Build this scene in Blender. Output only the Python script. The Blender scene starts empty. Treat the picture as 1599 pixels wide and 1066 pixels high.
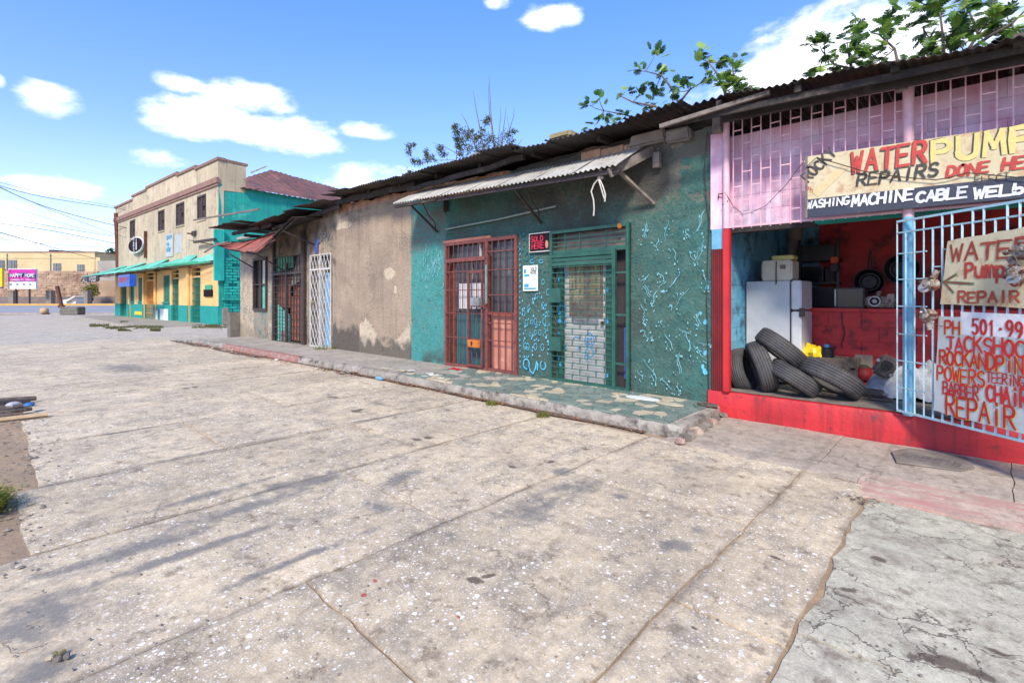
import bpy, bmesh, math, random
import numpy as np
from mathutils import Vector, Matrix, noise
random.seed(7)
SC = bpy.context.scene
COL = SC.collection
R = math.radians
# ------------------------------------------------------------------ camera, sky, sun, exposure
F0 = 770.0; EYE = 1.55
_a = math.pi - math.atan(822/770)
DV = Vector((math.cos(_a), math.sin(_a), 0)); RV = Vector((DV.y, -DV.x, 0))
cam = bpy.data.cameras.new('camera'); camo = bpy.data.objects.new('camera', cam); COL.objects.link(camo)
camo.location = (0, 0, EYE); camo.rotation_euler = (math.pi/2, 0, _a - math.pi/2)
cam.sensor_width = 36; cam.lens = F0/1599*36; cam.shift_y = -67/1599; cam.clip_end = 3000; cam.clip_start = .05
SC.camera = camo
SUNV = Vector((.40, -.64, .66)).normalized()
SUN_STRENGTH = 2.9; SKY_STRENGTH = .112; EXPOSURE = 0.98
sun = bpy.data.lights.new('sun', 'SUN'); sun.energy = SUN_STRENGTH; sun.angle = R(11); sun.color = (1, .90, .76)
so = bpy.data.objects.new('sun', sun); COL.objects.link(so); so.location = (0, 0, 30)
so.rotation_euler = SUNV.to_track_quat('Z', 'Y').to_euler()
SC.view_settings.view_transform = 'Standard'; SC.view_settings.look = 'None'
SC.view_settings.exposure = EXPOSURE; SC.view_settings.gamma = 1; SC.view_settings.use_curve_mapping = False

class NT:
    """tiny node-graph helper"""
    def __init__(s, t): s.t = t; s.n = t.nodes; s.l = t.links
    def new(s, ty, **k):
        n = s.n.new(ty)
        for a, b in k.items(): setattr(n, a, b)
        return n
    def put(s, sock, v):
        if hasattr(v, 'is_output') or isinstance(v, bpy.types.NodeSocket): s.l.new(v, sock)
        elif isinstance(v, (tuple, list)) and len(v) == 3 and sock.type == 'RGBA': sock.default_value = (*v, 1)
        else: sock.default_value = v
    def m(s, op, a, b=0.0, c=0.0, clamp=False):
        n = s.new('ShaderNodeMath', operation=op, use_clamp=clamp)
        s.put(n.inputs[0], a); s.put(n.inputs[1], b); s.put(n.inputs[2], c)
        return n.outputs[0]
    def vm(s, op, a, b=(0, 0, 0)):
        n = s.new('ShaderNodeVectorMath', operation=op); s.put(n.inputs[0], a); s.put(n.inputs[1], b)
        return n.outputs[1] if op in ('LENGTH', 'DOT_PRODUCT', 'DISTANCE') else n.outputs[0]
    def noise(s, vec, sc, det=4, rough=.55, col=False):
        n = s.new('ShaderNodeTexNoise'); s.put(n.inputs['Vector'], vec); n.inputs['Scale'].default_value = sc
        n.inputs['Detail'].default_value = det; n.inputs['Roughness'].default_value = rough
        return n.outputs['Color' if col else 'Fac']
    def vor(s, vec, sc, feat='F1', rnd=1):
        n = s.new('ShaderNodeTexVoronoi', feature=feat); s.put(n.inputs['Vector'], vec); n.inputs['Scale'].default_value = sc
        n.inputs['Randomness'].default_value = rnd
        return n
    def mix(s, f, a, b, bt='MIX'):
        n = s.new('ShaderNodeMix', data_type='RGBA', blend_type=bt); s.put(n.inputs[0], f); s.put(n.inputs[6], a); s.put(n.inputs[7], b)
        return n.outputs[2]
    def step(s, v, lo, hi, smooth=False):
        n = s.new('ShaderNodeMapRange', interpolation_type='SMOOTHSTEP' if smooth else 'LINEAR'); s.put(n.inputs[0], v)
        n.inputs[1].default_value = lo; n.inputs[2].default_value = hi
        return n.outputs[0]
def pxaz(px, py):
    v = (DV + RV*((px-799.5)/F0)); l = v.length
    return math.atan2(v.x, v.y), math.atan2((466-py)/F0, l)
W_ = bpy.data.worlds.new('World'); SC.world = W_; W_.use_nodes = True
w = NT(W_.node_tree); w.n.clear()
sky = w.new('ShaderNodeTexSky', sky_type='NISHITA'); sky.sun_disc = False
sky.sun_elevation = math.asin(SUNV.z); sky.sun_rotation = math.atan2(SUNV.x, SUNV.y)
sky.air_density = 1.0; sky.dust_density = .3; sky.ozone_density = 2.2
geo = w.new('ShaderNodeNewGeometry'); dirv = w.vm('SCALE', geo.outputs['Incoming']); dirv.node.inputs[3].default_value = -1
sep = w.new('ShaderNodeSeparateXYZ'); w.l.new(dirv, sep.inputs[0])
az = w.m('ARCTAN2', sep.outputs[0], sep.outputs[1]); el = w.m('ARCSINE', sep.outputs[2])
flat = w.vm('MULTIPLY', dirv, (1, 1, 2.2))
n1 = w.noise(flat, 5.5, 9, .62); n2 = w.noise(flat, 16, 7, .6)
nn = w.m('ADD', w.m('MULTIPLY', w.m('SUBTRACT', n1, .5), 3.8), w.m('MULTIPLY', w.m('SUBTRACT', n2, .5), 2.6))
field = None
CL = [(72,153,56,26,.9),(278,128,46,17,.7),(392,148,74,24,.9),(310,188,85,34,1),(430,212,100,26,.9),(250,248,60,18,.8),(570,206,45,16,.6),
      (590,282,70,28,1),(862,26,46,22,1),(90,292,80,17,.7),(20,335,110,26,.3),(110,375,120,22,.2),(1330,75,150,75,1.5),(1240,145,150,60,1.5),
      (1440,90,140,70,1),(776,3,26,14,.7),(1090,155,60,24,.5),(480,215,50,30,.9),(0,128,14,12,.7),(1560,30,110,60,.8)]
for px, py, rw, rh, a in CL:
    a0, e0 = pxaz(px, py); a1, _ = pxaz(px+rw, py); _, e1 = pxaz(px, py-rh)
    da = w.m('MULTIPLY', w.m('SUBTRACT', az, a0), 1/abs(a1-a0)); de = w.m('MULTIPLY', w.m('SUBTRACT', el, e0), 1/abs(e1-e0))
    q = w.m('SUBTRACT', a, w.m('ADD', w.m('MULTIPLY', da, da), w.m('MULTIPLY', de, de)))
    q = w.m('MAXIMUM', q, -2.5)
    field = q if field is None else w.m('SMOOTH_MAX', field, q, .35)
# scattered fair-weather cloud elsewhere in the sky
gen = w.m('MULTIPLY', w.m('SUBTRACT', w.noise(flat, 1.9, 3), .60), 9)
behind = w.step(w.vm('DOT_PRODUCT', dirv, tuple(-DV)), -.35, .15)
field = w.m('MAXIMUM', field, w.m('ADD', gen, w.m('MULTIPLY', w.m('SUBTRACT', behind, 1), 6)))
cf = w.step(w.m('ADD', field, nn), -.35, 1.15, True)
shade = w.step(w.m('ADD', w.m('MULTIPLY', field, .5), nn), -.3, .9)
ccol = w.mix(shade, (5.6, 6.2, 7.4), (8.2, 8.3, 8.5))
lowf = w.step(el, 0.0, .55)
skyc = w.mix(1.0, sky.outputs[0], w.mix(lowf, (1.12, .98, 1.26), (.74, 1.08, 1.46)), 'MULTIPLY')
# thin pale veil near the horizon
veil = w.m('MULTIPLY', w.step(el, .30, 0.0, True), .38)
skyc = w.mix(veil, skyc, (4.9, 6.1, 8.0))
fin = w.mix(w.m('MULTIPLY', cf, .93), skyc, ccol)
bg = w.new('ShaderNodeBackground'); w.l.new(fin, bg.inputs[0]); bg.inputs[1].default_value = SKY_STRENGTH
wo = w.new('ShaderNodeOutputWorld'); w.l.new(bg.outputs[0], wo.inputs[0])

# ------------------------------------------------------------------ coordinates
def ray(px, py): return DV + RV*((px-799.5)/F0) + Vector((0, 0, (466-py)/F0))
O = Vector((0, 0, EYE))
def onY(px, py, Y): r = ray(px, py); return O + r*(Y/r.y)
def onX(px, py, X): r = ray(px, py); return O + r*(X/r.x)
def onZ(px, py, Z=0.): r = ray(px, py); return O + r*((Z-EYE)/r.z)
def onP(px, py, p, n): r = ray(px, py); return O + r*((p-O).dot(n)/r.dot(n))
def DP(px, py, dep): return O + ray(px, py)*dep
def nz(x, y=0, z=0, s=1): return noise.noise(Vector((x*s, y*s, z*s)))
def fb(x, y=0, z=0, s=1, o=4): return noise.fractal(Vector((x*s, y*s, z*s)), 1, 2, o)
def sst(a, b, x): t = max(0, min(1, (x-a)/(b-a))); return t*t*(3-2*t)
def lin(c): c /= 255; return c/12.92 if c < .04045 else ((c+.055)/1.055)**2.4
def S(r, g, b, k=.8): return (min(.9, lin(r)*k), min(.9, lin(g)*k), min(.9, lin(b)*k))

# ------------------------------------------------------------------ materials
def mat(name, c1, c2=None, sc=2.5, rough=.8, bump=.25, bsc=35, metal=0, c3=None, a3=.5, s3=6, streak=None, sa=.5, fine=.25, attr=False, spec=None, lim3=.08):
    m = bpy.data.materials.new(name); m.use_nodes = True; t = NT(m.node_tree); b = t.n['Principled BSDF']
    pos = t.new('ShaderNodeNewGeometry').outputs['Position']
    c = c1
    if c2: c = t.mix(t.step(t.noise(pos, sc, 6, .62), .36, .64), c1, c2)
    if c3: c = t.mix(t.step(t.noise(t.vm('ADD', pos, (7, 3, 1)), s3, 8, .65), 1-a3*.5-.1-lim3, 1-a3*.5-.1+lim3), c, c3)
    if streak:
        st = t.noise(t.vm('MULTIPLY', pos, (9, 9, .55)), 1.0, 6, .6)
        c = t.mix(t.m('MULTIPLY', t.step(st, .5, .72), sa), c, streak)
    c = t.mix(1.0, c, t.mix(t.new('ShaderNodeObjectInfo').outputs['Random'], (.90,)*3, (1.10,)*3), 'MULTIPLY')
    f = t.noise(pos, bsc, 5, .6)
    c = t.mix(1.0, c, t.mix(f, (1-fine,)*3, (1+fine*.9,)*3), 'MULTIPLY')
    t.put(b.inputs['Base Color'], c); b.inputs['Roughness'].default_value = rough; b.inputs['Metallic'].default_value = metal
    if spec is not None: b.inputs['Specular IOR Level'].default_value = spec
    rr = t.m('ADD', rough-.12, t.m('MULTIPLY', t.noise(pos, sc*3, 4), .25)); t.put(b.inputs['Roughness'], rr)
    if bump:
        bn = t.new('ShaderNodeBump'); bn.inputs['Strength'].default_value = min(1, bump); bn.inputs['Distance'].default_value = .012
        t.l.new(t.m('ADD', f, t.noise(pos, bsc*.22, 4)), bn.inputs['Height']); t.l.new(bn.outputs[0], b.inputs['Normal'])
    return m
MT = {}
def mk(k, *a, **kw): MT[k] = mat(k, *a, **kw)
mk('rust', S(120, 60, 42), S(88, 52, 42), sc=9, c3=S(60, 40, 34), a3=.7, bump=.3, rough=.7)
mk('rust_red', S(140, 62, 48), S(112, 50, 42), sc=8, c3=S(80, 45, 38), a3=.6, bump=.15, rough=.6)
mk('black_iron', S(48, 44, 44), S(75, 58, 50), sc=12, bump=.15, rough=.6)
mk('old_tin', S(98, 92, 88), S(62, 58, 56), sc=1.6, c3=S(100, 70, 52), a3=.55, s3=3, bump=.2, rough=.55, metal=.3, streak=S(38, 36, 35))
mk('old_tin_b', S(78, 72, 68), S(48, 44, 43), sc=2.2, c3=S(96, 62, 46), a3=.6, s3=4, bump=.2, rough=.6, metal=.2)
mk('red_tin', S(172, 88, 76), S(140, 70, 62), sc=1.4, c3=S(108, 78, 70), a3=.7, s3=4, bump=.2, rough=.6)
mk('brown_roof', S(132, 88, 80), S(108, 72, 66), sc=.7, c3=S(90, 70, 68), a3=.7, s3=2, bump=.1, rough=.6)
mk('white_tin', S(196, 194, 186), S(170, 166, 158), sc=2, c3=S(136, 116, 98), a3=.5, s3=5, bump=.1, rough=.5)
mk('teal_tin', S(120, 205, 185), S(80, 172, 155), sc=.8, c3=S(95, 130, 118), a3=.6, s3=2, bump=.1, rough=.5)
mk('char_wood', S(62, 55, 50), S(38, 34, 33), sc=4, c3=S(100, 88, 78), a3=.55, s3=5, bump=.6, bsc=22)
mk('grey_wood', S(142, 132, 122), S(108, 98, 90), sc=6, c3=S(70, 62, 56), a3=.5, s3=9, bump=.5, bsc=30)
mk('pink_wall', S(226, 172, 190, .95), S(212, 158, 182, .95), sc=1.3, c3=S(214, 204, 222, 1.), a3=.7, s3=2.6, bump=.3, bsc=20, streak=S(190, 130, 160, .9), fine=.1, lim3=.15)
mk('pink_bar', S(238, 196, 204), S(222, 176, 188), sc=6, c3=S(168, 110, 92), a3=.42, s3=22, bump=.05, rough=.5, fine=.08)
mk('red_paint', S(208, 44, 48), S(178, 34, 40), sc=2, c3=S(110, 44, 44), a3=.5, s3=7, bump=.35, bsc=24, rough=.55, streak=S(90, 24, 26), sa=.7, fine=.12)
mk('red_post', S(212, 44, 46), S(190, 38, 42), sc=3, bump=.15, rough=.45, fine=.08)
mk('maroon', S(136, 32, 38), S(110, 28, 32), sc=4, bump=.2, rough=.55)
mk('red_inner', S(206, 50, 48, 1.), S(180, 44, 44, 1.), sc=1.5, c3=S(96, 40, 42), a3=.6, s3=5, bump=.4, bsc=18, rough=.6, fine=.15)
mk('red_back', S(200, 50, 52, 1.), S(160, 42, 46, 1.), sc=1.2, c3=S(70, 40, 42), a3=.65, s3=3, bump=.4, bsc=14, rough=.65)
mk('blue_inner', S(110, 180, 206, 1.), S(84, 150, 180, 1.), sc=1.2, c3=S(50, 70, 82), a3=.65, s3=3, bump=.35, bsc=18, rough=.7)
mk('sky_paint', S(130, 195, 222), S(104, 172, 205), sc=5, c3=S(150, 150, 145), a3=.5, s3=14, bump=.15, rough=.5, fine=.1)
mk('gate_blue', S(176, 212, 222), S(150, 196, 212), sc=7, c3=S(176, 166, 150), a3=.6, s3=18, bump=.08, rough=.5, fine=.08)
mk('floor_old', S(150, 140, 130), S(118, 108, 100), sc=2.5, c3=S(80, 72, 68), a3=.6, s3=5, bump=.3)
mk('inner_dark', S(60, 50, 50), S(44, 38, 38), sc=2)
mk('fridge', S(200, 203, 206, .85), S(180, 183, 188, .85), sc=2.2, c3=S(140, 128, 120), a3=.4, s3=8, bump=.05, rough=.35, fine=.04)
mk('fridge_door', S(216, 218, 220, .85), S(198, 200, 203, .85), sc=3, bump=.03, rough=.3, fine=.04)
mk('cream_plastic', S(212, 206, 188), S(190, 184, 166), sc=5, bump=.05, rough=.45, fine=.05)
mk('yellow_lid', S(206, 202, 118), S(186, 182, 104), sc=6, bump=.05, rough=.5)
mk('rubber', S(84, 83, 84), S(64, 63, 64), sc=6, c3=S(96, 88, 82), a3=.55, s3=9, bump=.35, bsc=60, rough=.75)
mk('dark_metal', S(50, 50, 54), S(34, 34, 38), sc=5, bump=.1, rough=.4, metal=.4)
mk('steel', S(176, 176, 178), S(140, 138, 138), sc=6, c3=S(100, 88, 78), a3=.55, s3=10, bump=.2, rough=.4, metal=.5)
mk('cast_metal', S(190, 182, 170), S(140, 130, 120), sc=14, c3=S(112, 82, 62), a3=.75, s3=24, bump=.7, bsc=70, rough=.7, metal=.1)
mk('black_glass', S(30, 32, 36), S(24, 25, 28), sc=2, bump=0, rough=.18, fine=.03)
mk('orange_plastic', S(214, 92, 40), S(190, 78, 34), sc=5, bump=.05)
mk('yellow_plastic', S(236, 206, 30), S(214, 184, 30), sc=5, bump=.2, rough=.4)
mk('blue_plastic', S(60, 120, 190), S(50, 104, 170), sc=5, bump=.1, rough=.4)
mk('white_cloth', S(200, 200, 204, .75), S(160, 162, 170, .75), sc=7, c3=S(150, 146, 146), a3=.5, s3=9, bump=.3, bsc=40)
mk('sign_cream', S(228, 216, 180), S(212, 198, 160), sc=2.2, c3=S(196, 158, 118), a3=.62, s3=9, bump=.15, bsc=30, rough=.6, fine=.08)
mk('sign_tape', S(222, 200, 152), S(210, 188, 140), sc=4, bump=.1, rough=.5)
mk('sign_dark', S(52, 58, 74), S(50, 55, 70), sc=3, c3=S(96, 98, 108), a3=.5, s3=8, bump=.1, rough=.55)
mk('sign_white', S(196, 204, 202), S(178, 188, 188), sc=3, c3=S(180, 176, 168), a3=.5, s3=7, bump=.15, bsc=20, rough=.6, fine=.06)
mk('ink_red', S(206, 72, 56), S(180, 54, 46), sc=14, c3=S(236, 190, 156), a3=.33, s3=45, bump=.05, rough=.5, fine=.1)
mk('ink_blood', S(206, 30, 30), S(186, 44, 34), sc=14, c3=S(214, 90, 76), a3=.3, s3=50, bump=.05, rough=.45, fine=.1)
mk('ink_brown', S(172, 78, 56), S(150, 60, 50), sc=12, c3=S(214, 170, 130), a3=.36, s3=50, bump=.05)
mk('ink_black', S(46, 46, 48), S(84, 84, 82), sc=22, c3=S(150, 144, 126), a3=.33, s3=50, bump=.05)
mk('ink_white', S(234, 236, 238), S(206, 208, 212), sc=14, c3=S(130, 134, 146), a3=.30, s3=50, bump=.05, fine=.06)
mk('ink_yellow', S(238, 196, 60), S(238, 214, 90), sc=14, bump=.03)
mk('ink_khaki', S(226, 208, 136), S(214, 196, 124), sc=10, bump=.03)
mk('ink_green', S(84, 148, 110), S(70, 120, 96), sc=12, bump=.03)
mk('spray_cyan', S(104, 196, 222), S(74, 168, 206), sc=8, bump=.05, rough=.5)
mk('spray_pale', S(150, 206, 212), S(112, 184, 200), sc=12, bump=.05, rough=.5)
mk('spray_blue', S(60, 170, 226), S(50, 150, 214), sc=8, bump=.03)
mk('spray_grey', S(86, 96, 116), S(110, 110, 116), sc=8, bump=.03)
mk('graf_blue', S(58, 84, 168), S(70, 96, 170), sc=8, bump=.03)
mk('green_gate', S(46, 98, 84), S(36, 80, 70), sc=6, c3=S(110, 190, 196), a3=.36, s3=12, bump=.15, rough=.5, fine=.1)
mk('teal_door', S(40, 116, 120), S(32, 100, 106), sc=3, c3=S(90, 200, 226), a3=.3, s3=4, bump=.1, rough=.5)
mk('salmon_panel', S(206, 138, 118), S(188, 118, 100), sc=2.4, c3=S(214, 172, 160), a3=.5, s3=5, bump=.15, streak=S(150, 90, 76), sa=.6)
mk('pink_rust_bar', S(134, 74, 66), S(106, 58, 54), sc=9, c3=S(104, 60, 50), a3=.55, s3=16, bump=.1, rough=.55)
mk('white_door', S(190, 190, 184), S(168, 168, 162), sc=3, c3=S(150, 146, 138), a3=.5, s3=7, bump=.15, rough=.55)
mk('dusty_pane', S(116, 104, 92), S(88, 80, 72), sc=2.5, c3=S(150, 146, 120), a3=.55, s3=2.4, bump=.05, rough=.3)
mk('ply_yellow', S(146, 138, 108), S(122, 114, 88), sc=3, bump=.2)
mk('glass_dark', S(70, 80, 84), S(50, 58, 64), sc=1.7, c3=S(110, 118, 120), a3=.5, s3=2.5, bump=0, rough=.15, fine=.05)
mk('paper', S(232, 234, 232), S(214, 218, 216), sc=3, bump=.05)
mk('poster', S(238, 240, 238), S(226, 230, 232), sc=3, bump=.03, fine=.03)
mk('poster_blue', S(70, 170, 206), S(50, 150, 190), sc=9, bump=0)
mk('neon_black', S(46, 34, 40), S(34, 28, 34), sc=6, bump=.05, rough=.95, spec=.1)
mk('neon_red', S(200, 40, 66), S(180, 34, 60), sc=10, bump=0, rough=.5)
mk('lock_orange', S(220, 130, 40), S(190, 104, 40), sc=12, bump=.2)
mk('brown_board', S(152, 92, 74), S(126, 74, 60), sc=4, c3=S(96, 62, 52), a3=.55, s3=6, bump=.25, streak=S(90, 54, 44))
mk('aqua_board', S(110, 196, 182), S(84, 172, 158), sc=4, c3=S(150, 170, 160), a3=.5, s3=9, bump=.2)
mk('green_tin', S(62, 180, 134), S(50, 154, 116), sc=3, bump=.15, rough=.5)
mk('light_blue_door', S(120, 178, 216), S(98, 158, 200), sc=4, c3=S(160, 180, 190), a3=.5, s3=9, bump=.15)
mk('white_iron', S(224, 222, 218), S(200, 196, 190), sc=10, c3=S(150, 116, 96), a3=.45, s3=20, bump=.05, rough=.5)
mk('rope', S(226, 222, 212), S(206, 200, 188), sc=12, bump=.4, bsc=120)
mk('pvc', S(150, 165, 160), S(124, 140, 136), sc=8, bump=.05)
mk('leaf', S(112, 158, 66, .8), S(78, 124, 50, .75), sc=3, bump=.1, rough=.45, fine=.15)
mk('leaf_light', S(176, 206, 92, .8), S(140, 180, 72, .8), sc=3, bump=.1, rough=.45, fine=.15)
mk('leaf_dark', S(78, 112, 62, .7), S(60, 88, 52, .7), sc=3, bump=.1, rough=.6)
mk('bark', S(120, 108, 100), S(92, 82, 76), sc=8, bump=.5, bsc=30)
mk('needle', S(124, 124, 76, .75), S(84, 92, 60, .7), sc=4, bump=0)
mk('grass', S(112, 122, 60, .6), S(140, 136, 80, .6), sc=6, bump=0)
mk('weed', S(164, 160, 78, .7), S(112, 132, 58, .65), sc=14, bump=0)
mk('dry_leaf', S(176, 122, 78), S(140, 94, 62), sc=18, c3=S(196, 166, 110), a3=.5, s3=30, bump=.1)
mk('debris', S(120, 96, 80), S(96, 78, 66), sc=20, bump=.3)
mk('driftwood', S(128, 112, 100), S(84, 72, 66), sc=8, c3=S(56, 46, 42), a3=.6, s3=14, bump=.6, bsc=26)
mk('pale_wood', S(206, 178, 142), S(184, 156, 122), sc=8, bump=.3)
mk('red_bag', S(214, 30, 40), S(190, 26, 34), sc=12, bump=.2, rough=.35)
mk('white_shard', S(230, 228, 218), S(206, 204, 196), sc=9, c3=S(160, 150, 138), a3=.45, s3=14, bump=.1, rough=.5, fine=.08)
mk('tile_green', S(136, 150, 138), S(116, 134, 124), sc=5, c3=S(150, 160, 146), a3=.55, s3=12, bump=.15, rough=.5)
mk('tile_dark', S(122, 140, 130), S(106, 124, 116), sc=5, c3=S(130, 142, 130), a3=.5, s3=12, bump=.15, rough=.5)
mk('tile_cream', S(212, 198, 168), S(194, 178, 150), sc=5, c3=S(170, 158, 142), a3=.5, s3=12, bump=.15, rough=.55)
mk('rock', S(168, 156, 110), S(140, 128, 92), sc=5, c3=S(100, 92, 74), a3=.5, s3=9, bump=.7, bsc=20)
mk('rubble', S(150, 140, 128), S(120, 110, 102), sc=5, bump=.7, bsc=20)
mk('block_grey', S(128, 122, 112), S(102, 96, 90), sc=4, bump=.5, bsc=20)
mk('facade', S(214, 198, 166), S(194, 178, 148), sc=.5, c3=S(146, 136, 124), a3=.55, s3=1.6, bump=.15, bsc=8, streak=S(128, 120, 110), sa=.75, fine=.08)
mk('cornice', S(156, 120, 106), S(140, 108, 96), sc=2, c3=S(110, 92, 84), a3=.5, bump=.2)
mk('turquoise', S(20, 172, 158, .85), S(16, 150, 140, .8), sc=.9, c3=S(70, 190, 176), a3=.55, s3=1.5, bump=.3, bsc=9, streak=S(20, 110, 104), sa=.5, fine=.1)
mk('turq_dado', S(20, 160, 150), S(18, 144, 136), sc=2, bump=.1, streak=S(20, 120, 114))
mk('peach', S(250, 204, 136), S(242, 190, 122), sc=1.4, bump=.1, streak=S(214, 160, 100), sa=.5, fine=.06)
mk('door_green', S(30, 126, 108), S(26, 108, 94), sc=3, bump=.1)
mk('door_orange', S(212, 146, 70), S(196, 130, 60), sc=3, bump=.1, streak=S(160, 104, 56))
mk('door_dim', S(92, 118, 84), S(76, 100, 74), sc=3, bump=.1)
mk('shutter_dark', S(80, 68, 68), S(62, 54, 56), sc=4, bump=.1)
mk('sign_blue', S(40, 96, 190), S(34, 80, 170), sc=3, bump=0, rough=.4)
mk('purple', S(200, 40, 158), S(170, 36, 140), sc=.8, bump=0, rough=.4, fine=.03)
mk('navy', S(54, 50, 110), S(44, 42, 96), sc=2, bump=0)
mk('yellow_sign', S(244, 206, 40), S(236, 196, 40), sc=2, bump=0)
mk('orange_kerb', S(232, 172, 74), S(214, 156, 70), sc=1.5, bump=.05)
mk('asphalt', S(168, 168, 172), S(152, 152, 158), sc=.3, bump=.2, bsc=25, fine=.1)
mk('kerb_grey', S(172, 164, 152), S(146, 138, 128), sc=2, bump=.3)
mk('far_yellow', S(228, 206, 156), S(214, 190, 142), sc=.25, c3=S(180, 160, 126), a3=.5, s3=.6, bump=.1, streak=S(180, 160, 126), sa=.4, fine=.05)
mk('far_grey', S(178, 172, 160), S(160, 154, 144), sc=.4, bump=.1)
mk('far_brick', S(186, 158, 132), S(160, 132, 108), sc=.35, c3=S(140, 104, 90), a3=.6, s3=.7, bump=.2, bsc=6, fine=.18)
mk('dark_band', S(118, 104, 98), S(100, 88, 84), sc=.6, bump=.2)
mk('far_glass', S(122, 132, 140), S(98, 108, 118), sc=2, bump=0, rough=.3)
mk('wire', S(60, 62, 66), bump=0, rough=.95, spec=0.)
mk('dirt', S(178, 150, 120), S(146, 124, 102), sc=1.5, c3=S(112, 96, 80), a3=.5, s3=4, bump=.8, bsc=18)
mk('grate', S(128, 120, 114), S(104, 96, 92), sc=7, bump=.4)

for nm_ in ('leaf', 'leaf_light', 'leaf_dark', 'needle', 'weed', 'grass'):
    t_ = NT(MT[nm_].node_tree); b_ = t_.n['Principled BSDF']; tr_ = t_.new('ShaderNodeBsdfTranslucent'); mx_ = t_.new('ShaderNodeMixShader'); mx_.inputs[0].default_value = .45
    src_ = b_.inputs['Base Color'].links[0].from_socket; t_.l.new(src_, tr_.inputs[0]); t_.l.new(b_.outputs[0], mx_.inputs[1]); t_.l.new(tr_.outputs[0], mx_.inputs[2])
    out_ = [n_ for n_ in t_.n if n_.type == 'OUTPUT_MATERIAL'][0]; t_.l.new(mx_.outputs[0], out_.inputs[0])

def add_marks(t, pos, c, marks, col, soft=.35):
    """real stains lying on the ground, each with its own place, size and ragged outline"""
    wob = t.m('ADD', t.m('MULTIPLY', t.m('SUBTRACT', t.noise(pos, 7, 8, .72), .5), 3.4), t.m('MULTIPLY', t.m('SUBTRACT', t.noise(t.vm('MULTIPLY', pos, (9, 2, 1)), 1, 5, .65), .5), 1.6))
    f = None
    for (x, y, rx, ry, ang) in marks:
        v = t.vm('SUBTRACT', pos, (x, y, 0)); r = t.new('ShaderNodeVectorRotate', rotation_type='Z_AXIS'); t.l.new(v, r.inputs[0]); r.inputs['Angle'].default_value = -ang
        q = t.vm('LENGTH', t.vm('MULTIPLY', r.outputs[0], (1/rx, 1/ry, 0)))
        f = q if f is None else t.m('MINIMUM', f, q)
    k = t.step(t.m('ADD', f, wob), 1.15, 1.15-soft, True)
    return t.mix(t.m('MULTIPLY', k, .86), c, col), k
def stain(px, py, rx, ry, ang=0): p = onZ(px, py); return (p.x, p.y, rx, ry, ang)
H2 = math.pi/2
GREY_ST = [stain(835,795,.22,.36,0), stain(905,760,.16,.3,0), stain(620,748,.12,.34,.5), stain(590,790,.2,.12,.2), stain(1090,828,.10,.07), stain(970,775,.07,.06), stain(60,1045,.16,.14), stain(30,985,.35,.09,.4),
           stain(480,752,.17,.80,0), stain(380,792,.13,.75,.05), stain(330,770,.08,.6,.03), stain(200,860,.15,.6,.02), stain(60,950,.3,.3,.1), stain(330,850,.07,.8,.0), (-5.66, 1.6, .035, 1.5, 0), (-5.66, 3.4, .03, .9, 0), (-7.27, 1.2, .02, .9, 0), stain(700,835,.1,.1), stain(200,575,1.6,.5,.2), stain(1050,850,.16,.1,.3), stain(880,735,.1,.12), stain(590,630,.2,.1), stain(470,870,.05,.6,.04)]
BROWN_ST = [stain(742,905,.055,.03,.4), stain(765,898,.05,.02,1.2), stain(650,686,.09,.05,0), stain(668,683,.05,.04,0), stain(305,604,.1,.05,0), stain(290,606,.08,.05,0), stain(555,642,.1,.05), stain(520,620,.12,.04,.3), stain(915,700,.05,.04),
            stain(1330,920,.05,.03,.5), stain(1470,1030,.09,.04,.3), stain(1540,1055,.05,.03), stain(1372,872,.04,.03), stain(1555,1015,.05,.02), stain(800,728,.05,.03), stain(860,720,.04,.05), stain(700,640,.09,.03), stain(1085,980,.02,.012), stain(560,640,.06,.1), stain(1210,870,.05,.02)]
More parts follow.
